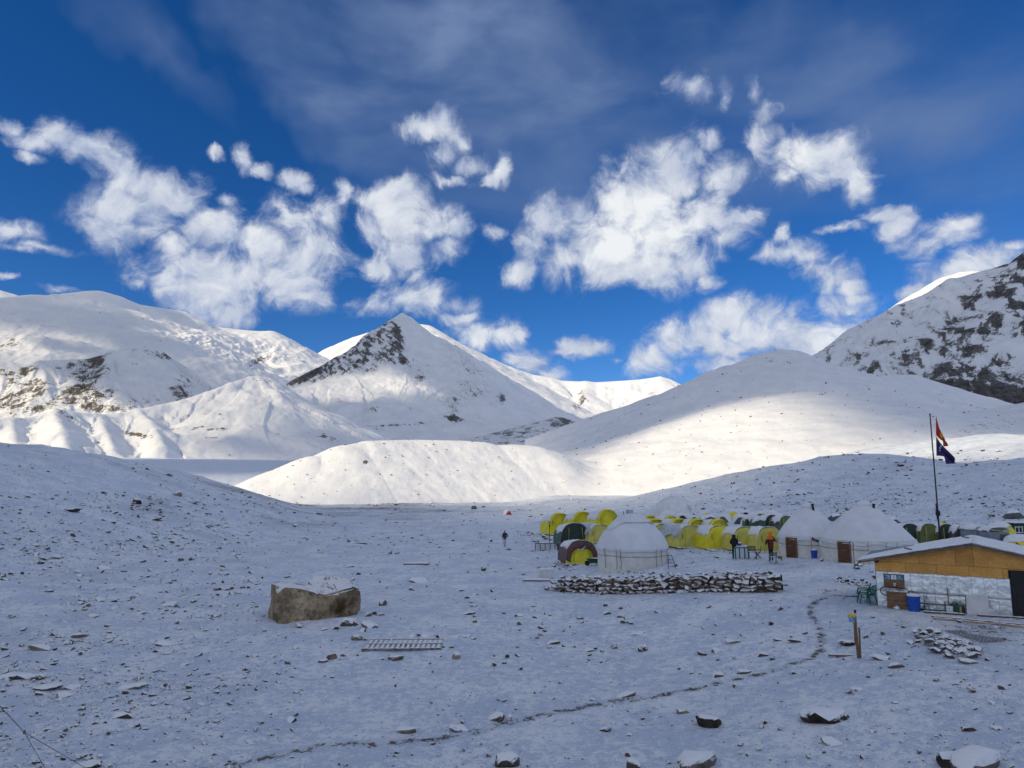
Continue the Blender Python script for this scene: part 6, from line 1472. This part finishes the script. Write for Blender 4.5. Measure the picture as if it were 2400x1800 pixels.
# ------------------------------------------------------------------ odds and ends round the tents
p0, p1 = hit(1254, 1290), hit(1300, 1290); w = p1[0] - p0[0]; hr_ = px2m(15, p0)
for k, (ua, ub, npan, lab) in enumerate(((1254,1302,4,'low dark-framed rack half buried in snow left of the brown-covered tent'),(1306,1330,2,'shorter dark panel rack tucked against the brown-covered tent'))):
    p0, p1 = hit(ua, 1290), hit(ub, 1290); w = p1[0] - p0[0]; root = empty('panel_rack', (p0 + p1) / 2, 0, lab, 'rack')
    for x_ in np.linspace(-w / 2, w / 2, npan + 1): b = MB(); b.box((x_, 0, hr_ / 2), (.07, .08, hr_)); b.build('post', M['dark_metal'], root)
    b = MB(); b.box((0, 0, hr_), (w + .1, .16, .09)); b.build('top_rail', M['dark_metal'], root)
    for i in range(npan): b = MB(); b.box((-w / 2 + w * (i + .5) / npan, .06, hr_ * .42), (w / npan - .1, .03, hr_ * .8)); b.build('panel', M['white_stained' if k == 0 else 'tent_grey'], root)
    b = MB(); b.sheet([[(-w / 2 + w * i / 10, -.06 + .12 * j, hr_ + .06 + .02 * math.sin(i)) for i in range(11)] for j in range(2)], thick=.02); b.build('snow_cover', M['snow'], root, smooth=True)
p = hit(1283, 1356); s_ = px2m(33, p); wbx = empty('white_box', p, R(8), 'stained white box topped with snow at the left end of the wall', 'box'); b = MB(); b.box((0, .3, .32), (s_, .6, .62)); b.build('body', M['white_stained'], wbx, bevel=.03); b = MB(); b.box((0, .3, .655), (s_ + .06, .66, .06)); b.build('lid', M['white_paint'], wbx, bevel=.02)
b = MB(); b.sheet([[(-s_ / 2 + s_ * i / 6, .02 + .56 * j / 4, .70 + .07 * math.sin(math.pi * i / 6) * math.sin(math.pi * (j + .2) / 4.4)) for i in range(7)] for j in range(5)], thick=.02); b.build('snow_cap', M['snow'], wbx, smooth=True)
p = hit(1258, 1363); s_ = px2m(62, p); q = empty('ground_board', p, R(-2), 'flat white board lying on the snow left of the white box', 'board'); b = MB(); b.box((0, .45, .06), (s_, .9, .05)); b.build('panel', M['wood'], q); b = MB(); b.box((0, .46, .11), (s_ - .04, .86, .06)); b.build('snow_cover', M['snow'], q, bevel=.02)
p = hit(975, 1323); s_ = px2m(58, p); q = empty('ground_board', p, R(2), 'flat snow-covered board lying alone on the plain above the platform', 'board'); b = MB(); b.box((0, .5, .05), (s_, 1.2, .05)); b.build('panel', M['wood'], q); b = MB(); b.box((0, .5, .10), (s_ - .05, 1.15, .06)); b.build('snow_cover', M['snow'], q, bevel=.02)
# wheelbarrow
p = hit(1388, 1326); wb2 = empty('wheelbarrow', p, R(0), 'dark green wheelbarrow between the brown-covered tent and the big yurt', 'wheelbarrow'); s_ = px2m(32, p) / 1.15
b = MB(); b.add([(-.55*s_,-.28,.62*s_),(.55*s_,-.28,.60*s_),(.55*s_,.28,.60*s_),(-.55*s_,.28,.62*s_),(-.12*s_,-.2,.24*s_),(.42*s_,-.2,.24*s_),(.42*s_,.2,.24*s_),(-.12*s_,.2,.24*s_)], [(0,1,5,4),(1,2,6,5),(2,3,7,6),(3,0,4,7),(4,5,6,7)]); b.build('tray', M['green_paint'], wb2)
b = MB(); b.sheet([[(-.53*s_ + 1.06*s_*i/6, -.26 + .52*j/3, .60*s_ + .03*math.sin(i+j)) for i in range(7)] for j in range(4)], thick=.02); b.build('snow', M['snow'], wb2, smooth=True)
b = MB(); b.lathe([(.16*s_, -.045), (.21*s_, -.03), (.21*s_, .03), (.16*s_, .045)], 16); tw = b.build('wheel', M['black'], wb2, smooth=True); tw.location = (-.40*s_, 0, .21*s_); tw.rotation_euler = (R(90), 0, 0)
b = MB(); b.lathe([(.03, -.05), (.15*s_, -.02), (.15*s_, .02), (.03, .05)], 12); b.build('hub', M['green_paint'], tw, smooth=True)
for sy in (-.22, .22): b = MB(); b.tube([(-.40*s_, sy * .3, .21*s_), (.2*s_, sy, .26*s_), (1.0*s_, sy * 1.2, .52*s_)], .02, 6); b.build('handle', M['dark_metal'], wb2, smooth=True); b = MB(); b.tube([(.35*s_, sy, .27*s_), (.42*s_, sy * 1.1, 0)], .02, 6); b.build('leg', M['dark_metal'], wb2, smooth=True)
# short ladder leaning by the yurt
p = hit(1573, 1334); ld = empty('ladder', p, R(-15), 'short dark metal ladder leaning beside the big yurt', 'ladder'); hL = px2m(31, p)
for sx, w2 in ((-.20, -.20), (.20, .05)): b = MB(); b.tube([(sx + (.18 if sx > 0 else 0), -.1, 0), (w2, .25, hL)], .02, 6); b.build('stile', M['dark_metal'], ld, smooth=True)
for k in range(4): f = .18 + .25 * k; b = MB(); b.tube([(-.20, -.1 + .35 * f, hL * f), (.38 + (.05 - .38) * f, -.1 + .35 * f, hL * f)], .017, 6); b.build('rung', M['dark_metal'], ld, smooth=True)
# mast by the leftmost tent
p = hit(1288, 1274); ms = empty('mast', p, 0, 'thin dark mast before the leftmost yellow tent', 'mast'); hM = px2m(50, p); b = MB(); b.tube([(0, 0, 0), (0, 0, hM)], .035, 6); b.build('pole', M['dark_metal'], ms, smooth=True); b = MB(); b.box((.02, 0, hM * .80), (.14, .12, .26)); b.build('device', M['black'], ms)
for z_ in (.93, .99): b = MB(); b.tube([(-.16, 0, hM * z_), (.16, 0, hM * z_)], .02, 5); b.build('crossbar', M['dark_metal'], ms)
# green hut
p = hit(2396, 1262); s_ = px2m(40, p); gh = empty('green_hut', p, R(4), 'small dark green cabin with a white window at the right edge', 'cabin'); hg = px2m(26, p)
b = MB(); b.box((.3, 1.2, hg / 2), (s_, 2.4, hg)); b.build('wall', M['tent_green'], gh); b = MB(); b.box((.3, 1.15, hg + .06), (s_ + .3, 2.8, .1)); rf_ = b.build('roof', M['black'], gh); b = MB(); b.box((.3, 1.15, hg + .15), (s_ + .26, 2.7, .1)); b.build('snow_cover', M['snow'], rf_, bevel=.03)
b = MB(); b.box((-s_ * .15, -.02, hg * .62), (s_ * .34, .05, hg * .36)); wn = b.build('window', M['black'], gh)
for x_ in (-.17, -.02, .0, .17): pass
for dx in (-.17, 0, .17): b = MB(); b.box((-s_ * .15 + dx * s_, -.05, hg * .62), (.07, .04, hg * .40)); b.build('frame', M['white_paint'], wn)
for dz in (-.2, .2): b = MB(); b.box((-s_ * .15, -.048, hg * (.62 + dz)), (s_ * .40, .04, .07)); b.build('frame', M['white_paint'], wn)
# cloths hung up to dry
for (u, v, wp, hp_, m_, lab) in [(1752,1243,11,24,'tent_green','green cloth hanging above the yellow front row'),(2217,1262,13,34,'tent_yellow','yellow cloth hung up behind the green tents')]:
    p = hit(u, v); w, h = px2m(wp, p), px2m(hp_, p); q = empty('hung_cloth', p, 0, lab, 'cloth'); b = MB(); b.tube([(0, .05, 0), (0, .05, h)], .03, 6); b.build('pole', M['dark_metal'], q)
    b = MB(); b.sheet([[(-w / 2 + w * i / 6 * (1 - .35 * j / 5) + .1 * j / 5, .12 * math.sin(i * 1.9 + j * .4), h * (.42 + .58 * j / 5)) for i in range(7)] for j in range(6)], thick=.01); b.build('cloth', M[m_], q, smooth=True)
# picnic table with red goods at the right edge
p = hit(2384, 1312); tb = empty('plank_table', p, R(3), 'brown plank table at the right edge behind the hut roof', 'table'); w = 2.2
for k in range(3): b = MB(); b.box((0, -.3 + .3 * k, .78), (w, .26, .05)); b.build('plank', M['snowy_wood'], tb)
for sx in (-.8, .8):
    for sy in (-.3, .3): b = MB(); b.box((sx, sy, .38), (.09, .09, .76)); b.build('leg', M['wood'], tb)
q = empty('sack', (p[0] + .1, p[1], p[2] + .81), 0, 'dull red sack lying on the plank table at the right edge', 'sack'); b = MB(); b.lathe([(.30, 0), (.36, .08), (.30, .22), (.12, .32), (.05, .36)], 12); b.build('bag', M['tent_red'], q, smooth=True); b = MB(); b.lathe([(.06, .33), (.09, .38), (.05, .42)], 10); b.build('neck', M['tent_red'], q, smooth=True)

# ------------------------------------------------------------------ table, chairs
p = hit(1740, 1310); tb = empty('green_table', p, R(-6), 'table with teal legs and snow on top beside the person in black', 'table'); w = px2m(32, p); h = px2m(26, p)
b = MB(); b.box((0, .35, h), (w, .75, .05)); b.build('top', M['white_paint'], tb); b = MB(); b.sheet([[(-w / 2 + w * i / 8, .02 + .66 * j / 4, h + .05 + .03 * math.sin(i * 1.5 + j)) for i in range(9)] for j in range(5)], thick=.025); b.build('snow_cover', M['snow'], tb, smooth=True)
for x_ in (-w / 2 + .06, -w * .17, w * .17, w / 2 - .06): b = MB(); b.box((x_, .02, h / 2), (.085, .05, h - .03)); b.build('slat', M['teal_paint'], tb)
for x_ in (-w / 2 + .06, w / 2 - .06): b = MB(); b.box((x_, .68, h / 2), (.085, .05, h - .03)); b.build('leg', M['teal_paint'], tb)
b = MB(); b.box((0, .05, h * .5), (w - .16, .02, h - .08)); b.build('panel', M['white_paint'], tb); b = MB(); b.box((0, .02, h - .06), (w, .06, .08)); b.build('rail', M['teal_paint'], tb)
q = empty('basin', (p[0] - .12, p[1] + .3, p[2] + h + .07), 0, 'blue basin heaped with snow on the teal table', 'basin'); b = MB(); b.lathe([(.14, 0), (.22, .16), (.23, .17)], 16); b.build('bowl', M['blue_plastic'], q, smooth=True); b = MB(); b.lathe([(.21, .155), (.16, .22), (.02, .26)], 14); b.build('snow_heap', M['snow'], q, smooth=True)
def folding_chair(u, v, yaw, label, hpx, back=True):
    p = hit(u, v); h = px2m(hpx, p); s = h / .85; root = empty('folding_chair', p, R(yaw), label, 'chair', 'dark folding chairs'); root.scale = (s, s, s); d = M['dark_metal']
    for sx in (-.23, .23):
        b = MB(); b.tube([(sx, -.22, 0), (sx, .16, .45), (sx, .26, .85)], .016, 6); b.build('leg', d, root, smooth=True)
        b = MB(); b.tube([(sx, .24, 0), (sx, -.20, .45)], .016, 6); b.build('leg', d, root, smooth=True)
        b = MB(); b.box((sx, -.02, .62), (.05, .40, .03)); b.build('armrest', M['snowy_metal'], root)
    b = MB(); b.box((0, 0, .45), (.46, .42, .025)); b.build('seat', M['snowy_metal'], root)
    for k in range(4): b = MB(); b.box((0, .19 + .02 * k, .54 + .085 * k), (.45, .02, .055)); b.build('back_slat', M['tent_grey'], root)
    return root
folding_chair(1764, 1311, 150, 'dark folding chair right of the teal table, left one', 30)
folding_chair(1776, 1309, -110, 'dark folding chair turned sideways right of the teal table', 27)
folding_chair(1812, 1320, 178, 'dark folding chair standing right in front of the person in orange', 25)
# string of small flags between the yurts
pA, pB = at_r(1902, 1258, 48), at_r(1926, 1267, 46); bt_ = empty('bunting', pA, 0, 'short string of small dark flags between the two right-hand yurts', 'bunting'); dB = pB - pA
b = MB(); b.tube([(0, 0, 0), tuple(dB * .5 - np.array([0, 0, .06])), tuple(dB)], .012, 5); b.build('cord', M['rope'], bt_)
for k in range(5): q = dB * (.1 + .18 * k); b = MB(); b.box((q[0], q[1], q[2] - .12), (.10, .012, .18)); b.build('pennant', M[('black', 'tent_red', 'tent_green', 'black', 'print_white')[k]], bt_)
# hose stand by the large yurt, small rail on its roof edge
p = at_r(2065, 1277, 47.0)
rl_p = hit(2003, 1330); st = empty('pipe_stand', rl_p, 0, 'thin bent grey pipe standing before the large yurt wall', 'pipe'); b = MB(); hP = px2m(50, rl_p); b.tube([(0, 0, 0), (0, 0, hP), (-.12, 0, hP + .05), (-.3, 0, hP + .02)], .022, 6); b.build('tube', M['dark_metal'], st, smooth=True); b = MB(); b.lathe([(.10, 0), (.10, .03), (.04, .05)], 10); b.build('foot', M['dark_metal'], st)
# guy ropes in the lower left corner
A0, K0, E1, E2 = at_r(-40, 1612, 14.0), at_r(57, 1716, 14.6), at_r(200, 1800, 15.8), at_r(112, 1812, 15.2)
gr = empty('guy_rope', K0, 0, 'thin forked guy rope crossing the lower left corner', 'rope')
b = MB(); b.tube([tuple(A0 - K0), (0, 0, 0)], .006, 5); b.build('main_line', M['rope'], gr)
for E in (E1, E2): b = MB(); q = E - K0; b.tube([(0, 0, 0), tuple(q)], .005, 5); b.build('branch_line', M['rope'], gr)
b = MB(); b.lathe([(.006, -.035), (.022, -.015), (.022, .015), (.006, .035)], 8); b.build('knot', M['rope'], gr, smooth=True)

# ------------------------------------------------------------------ people
plain('skin', (0.42, 0.25, 0.18), 0.6, 0.08); plain('cloth_black', (0.012, 0.012, 0.015), 0.8, 0.3); plain('cloth_dark', (0.045, 0.038, 0.04), 0.85, 0.3); plain('cloth_maroon', (0.10, 0.018, 0.02), 0.8, 0.3)
plain('cloth_orange', (0.72, 0.19, 0.02), 0.75, 0.2); plain('cloth_pale', (0.34, 0.40, 0.47), 0.85, 0.15); plain('cloth_navy', (0.03, 0.035, 0.06), 0.85, 0.3); plain('cloth_red', (0.30, 0.06, 0.06), 0.8, 0.2)
def skin_mesh(name, verts, edges, radii, root=0, levels=2):
    me = bpy.data.meshes.new(name); me.from_pydata(verts, edges, []); o = bpy.data.objects.new(name, me); C.objects.link(o)
    md = o.modifiers.new('skin', 'SKIN'); md.use_smooth_shade = True; sv = me.skin_vertices[0].data
    for i, r_ in enumerate(radii):
        sv[i].radius = r_ if isinstance(r_, tuple) else (r_, r_)
    sv[root].use_root = True
    ss = o.modifiers.new('sub', 'SUBSURF'); ss.levels = levels; ss.render_levels = levels
    dg = bpy.context.evaluated_depsgraph_get(); out = bpy.data.meshes.new_from_object(o.evaluated_get(dg)); out.name = name
    bpy.data.objects.remove(o); return out
def person(u, v, yaw, label, hpx, J, top, legs, hood=None, coat_len=.80, top2=None, boots='cloth_black', hat=None, tool=None, pack=False):
    p = hit(u, v); s = px2m(hpx, p) / 1.76
    root = empty('person', p, R(yaw), label, 'person'); root.scale = (s, s, s)
    names = ['pelvis', 'waist', 'chest', 'neck', 'head', 'crown'] + [f + c for c in 'LR' for f in ('shoulder', 'elbow', 'wrist', 'palm', 'hip', 'knee', 'ankle', 'toe')]
    ix = {n: i for i, n in enumerate(names)}
    D = dict(pelvis=(0, 0, .93), waist=(0, .01, 1.10), chest=(0, 0, 1.32), neck=(0, .01, 1.50), head=(0, .03, 1.60), crown=(0, .02, 1.70))
    for c, sx in (('L', -1), ('R', 1)):
        D.update({'shoulder' + c: (sx * .17, 0, 1.43), 'elbow' + c: (sx * .25, -.02, 1.16), 'wrist' + c: (sx * .25, .08, .93), 'palm' + c: (sx * .25, .10, .86), 'hip' + c: (sx * .09, 0, .88), 'knee' + c: (sx * .10, .03, .49), 'ankle' + c: (sx * .11, -.02, .08), 'toe' + c: (sx * .12, .14, .035)})
    D.update(J)
    rad = dict(pelvis=(.15, .11), waist=(.14, .10), chest=(.165, .115), neck=.055, head=(.078, .095), crown=(.06, .07))
    for c in 'LR': rad.update({'shoulder' + c: .068, 'elbow' + c: .047, 'wrist' + c: .034, 'palm' + c: (.036, .02), 'hip' + c: .092, 'knee' + c: .064, 'ankle' + c: .045, 'toe' + c: .04})
    E = [('pelvis', 'waist'), ('waist', 'chest'), ('chest', 'neck'), ('neck', 'head'), ('head', 'crown')]
    for c in 'LR': E += [('chest', 'shoulder' + c), ('shoulder' + c, 'elbow' + c), ('elbow' + c, 'wrist' + c), ('wrist' + c, 'palm' + c), ('pelvis', 'hip' + c), ('hip' + c, 'knee' + c), ('knee' + c, 'ankle' + c), ('ankle' + c, 'toe' + c)]
    me = skin_mesh('body', [D[n] for n in names], [(ix[a], ix[b]) for a, b in E], [rad[n] for n in names])
    # fingers, nose and ears grown into the same mesh
    bm = bmesh.new(); bm.from_mesh(me); ex = MB()
    for c, sx in (('L', -1), ('R', 1)):
        w_, q_ = Vector(D['wrist' + c]), Vector(D['palm' + c]); d = (q_ - w_).normalized(); side = d.cross(Vector((0, 1, .2))).normalized()
        for k, ln in enumerate((.068, .078, .072, .056)):
            b0 = q_ + side * (.026 - .017 * k); b1 = b0 + d * ln * .55; b2 = b1 + (d * .6 + Vector((0, .6, -.3))).normalized() * ln * .5; ex.tube([b0, b1, b2], [.0095, .0088, .007], 6)
        t0 = w_ + d * .03 + side * .03; ex.tube([t0, t0 + (d + side * .8).normalized() * .045, t0 + (d * 1.2 + side * .5).normalized() * .078], [.011, .010, .008], 6)
    h = Vector(D['head']); ex.tube([h + Vector((0, .085, .03)), h + Vector((0, .112, -.005)), h + Vector((0, .095, -.015))], [.008, .014, .010], 6)
    for sx in (-1, 1): ex.tube([h + Vector((sx * .078, -.005, .035)), h + Vector((sx * .09, -.01, .01)), h + Vector((sx * .078, .0, -.02))], [.008, .014, .008], 6)
    for sx in (-1, 1): ex.tube([h + Vector((sx * .03, .088, .03)), h + Vector((sx * .034, .096, .03))], [.012, .006], 6)
    ex.tube([h + Vector((-.025, .088, -.045)), h + Vector((.025, .088, -.045))], .006, 5)
    tmp = ex.mesh('tmp'); bm.from_mesh(tmp); bpy.data.meshes.remove(tmp); bm.to_mesh(me); bm.free()
    body = add_obj('body', me, [M['skin'], M[legs], M[boots]], root)
    zs_ = np.array([pp.center[2] for pp in me.polygons]); xs2 = np.array([math.hypot(pp.center[0], pp.center[1]) for pp in me.polygons])
    mi = np.where(zs_ > 1.42, 0, np.where(zs_ < .12, 2, 1)); arm = (xs2 > .22) & (zs_ > .7); mi = np.where(arm, 0, mi)
    me.polygons.foreach_set('material_index', mi.astype(np.int32)); me.polygons.foreach_set('use_smooth', [True] * len(me.polygons)); me.update()
    # jacket
    jn = ['hem', 'waist', 'chest', 'neck'] + [f + c for c in 'LR' for f in ('shoulder', 'elbow', 'wrist')]; jx = {n: i for i, n in enumerate(jn)}
    pos = dict(D); pos['hem'] = (0, 0, coat_len); jr_ = dict(hem=(.205, .16), waist=(.19, .15), chest=(.205, .155), neck=(.085, .085))
    for c in 'LR': jr_.update({'shoulder' + c: .095, 'elbow' + c: .072, 'wrist' + c: .055})
    je = [('hem', 'waist'), ('waist', 'chest'), ('chest', 'neck')]
    for c in 'LR': je += [('chest', 'shoulder' + c), ('shoulder' + c, 'elbow' + c), ('elbow' + c, 'wrist' + c)]
    jm = skin_mesh('jacket', [pos[n] for n in jn], [(jx[a], jx[b]) for a, b in je], [jr_[n] for n in jn], 1)
    jo = add_obj('jacket', jm, [M[top], M[top2 or top]], root)
    if top2:
        zc = np.array([pp.center[2] for pp in jm.polygons]); xc = np.array([pp.center[0] for pp in jm.polygons]); jm.polygons.foreach_set('material_index', ((zc > 1.30) & (xc < .13)).astype(np.int32))
    jm.polygons.foreach_set('use_smooth', [True] * len(jm.polygons)); jm.update()
    if hood:
        hb = MB(); rows = []
        for j in range(8):
            f = j / 7; row = []
            for i in range(13):
                a = math.pi * (.02 + .96 * i / 12) ; el = f
                row.append((.125 * math.cos(a) * math.sin(.35 + 1.25 * (1 - f)) if False else .125 * math.cos(a), -.125 * math.sin(a) * (1 - .25 * f) + .02, 1.46 + .30 * f - .06 * f * f * (1 - math.sin(a))))
            rows.append(row)
        rows.append([(r_[0] * .45, r_[1] * .45 + .01, 1.755) for r_ in rows[-1]]); rows.append([(0, .0, 1.77)] * 13)
        hb.sheet(rows, thick=.012); hb.build('hood', M[hood], root, smooth=True)
    if hat: hb = MB(); hb.lathe([(.098, 0), (.105, .03), (.095, .08), (.05, .13), (.01, .14)], 16, c=(0, .02, 1.63)); hb.build('hat', M[hat], root, smooth=True)
    if pack: hb = MB(); hb.box((0, -.20, 1.22), (.30, .16, .44)); hb.build('backpack', M['cloth_black'], root, bevel=.04)
    return root, p, s
person(1722, 1311, -8, 'person in a black hooded jacket and dark trousers, seen from behind at the teal table', 53, {'elbowL': (-.25, .02, 1.17), 'elbowR': (.25, .02, 1.17), 'wristL': (-.14, .24, 1.08), 'wristR': (.15, .24, 1.08), 'palmL': (-.11, .30, 1.07), 'palmR': (.12, .30, 1.07), 'head': (0, .05, 1.59), 'crown': (0, .05, 1.69)}, 'cloth_black', 'cloth_dark', hood='cloth_black', coat_len=.84)
pr, pp_, ps = person(1808, 1315, 18, 'person in an orange and maroon hooded coat holding a long stick', 62, {'elbowR': (.36, .10, 1.26), 'wristR': (.56, .16, 1.16), 'palmR': (.62, .17, 1.13), 'elbowL': (-.30, .0, 1.17), 'wristL': (-.26, .14, .98), 'palmL': (-.24, .19, .93), 'hipL': (-.07, 0, .88), 'kneeL': (-.07, .04, .49), 'ankleL': (-.08, 0, .08), 'toeL': (-.09, .15, .035), 'hipR': (.07, 0, .88), 'kneeR': (.07, .0, .49), 'ankleR': (.06, -.05, .08), 'toeR': (.08, .11, .035)}, 'cloth_maroon', 'cloth_black', hood='cloth_orange', top2='cloth_orange', coat_len=.70)
cs, sn = math.cos(R(18)), math.sin(R(18)); hx_, hy_ = .64 * ps, .18 * ps; hw = np.array([pp_[0] + hx_ * cs - hy_ * sn, pp_[1] + hx_ * sn + hy_ * cs, pp_[2] + 1.11 * ps])
stk = empty('stick', (hw[0] + .22, hw[1] - .05, gz(hw[0] + .22, hw[1] - .05)), 0, 'long pale stick held upright by the person in orange', 'stick'); dz_ = hw[2] - stk.location.z
b = MB(); b.tube([(0, 0, 0), (-.10, .02, dz_ * .5), (-.22, .05, dz_), (-.27, .06, dz_ + .18)], .022, 6); b.build('shaft', M['yellow_plastic'], stk, smooth=True); b = MB(); b.lathe([(.03, 0), (.035, .06), (.022, .12)], 8); b.build('ferrule', M['dark_metal'], stk, smooth=True)
person(1183, 1281, 170, 'walker far out on the plain in a dark jacket and pale trousers', 36, {'elbowL': (-.34, -.08, 1.20), 'wristL': (-.20, .05, 1.00), 'palmL': (-.15, .08, .97), 'ankleL': (-.06, .08, .08), 'toeL': (-.06, .22, .04), 'ankleR': (.07, -.10, .09), 'toeR': (.07, .05, .035), 'kneeR': (.09, .05, .49)}, 'cloth_navy', 'cloth_pale', hat='cloth_red', pack=True)
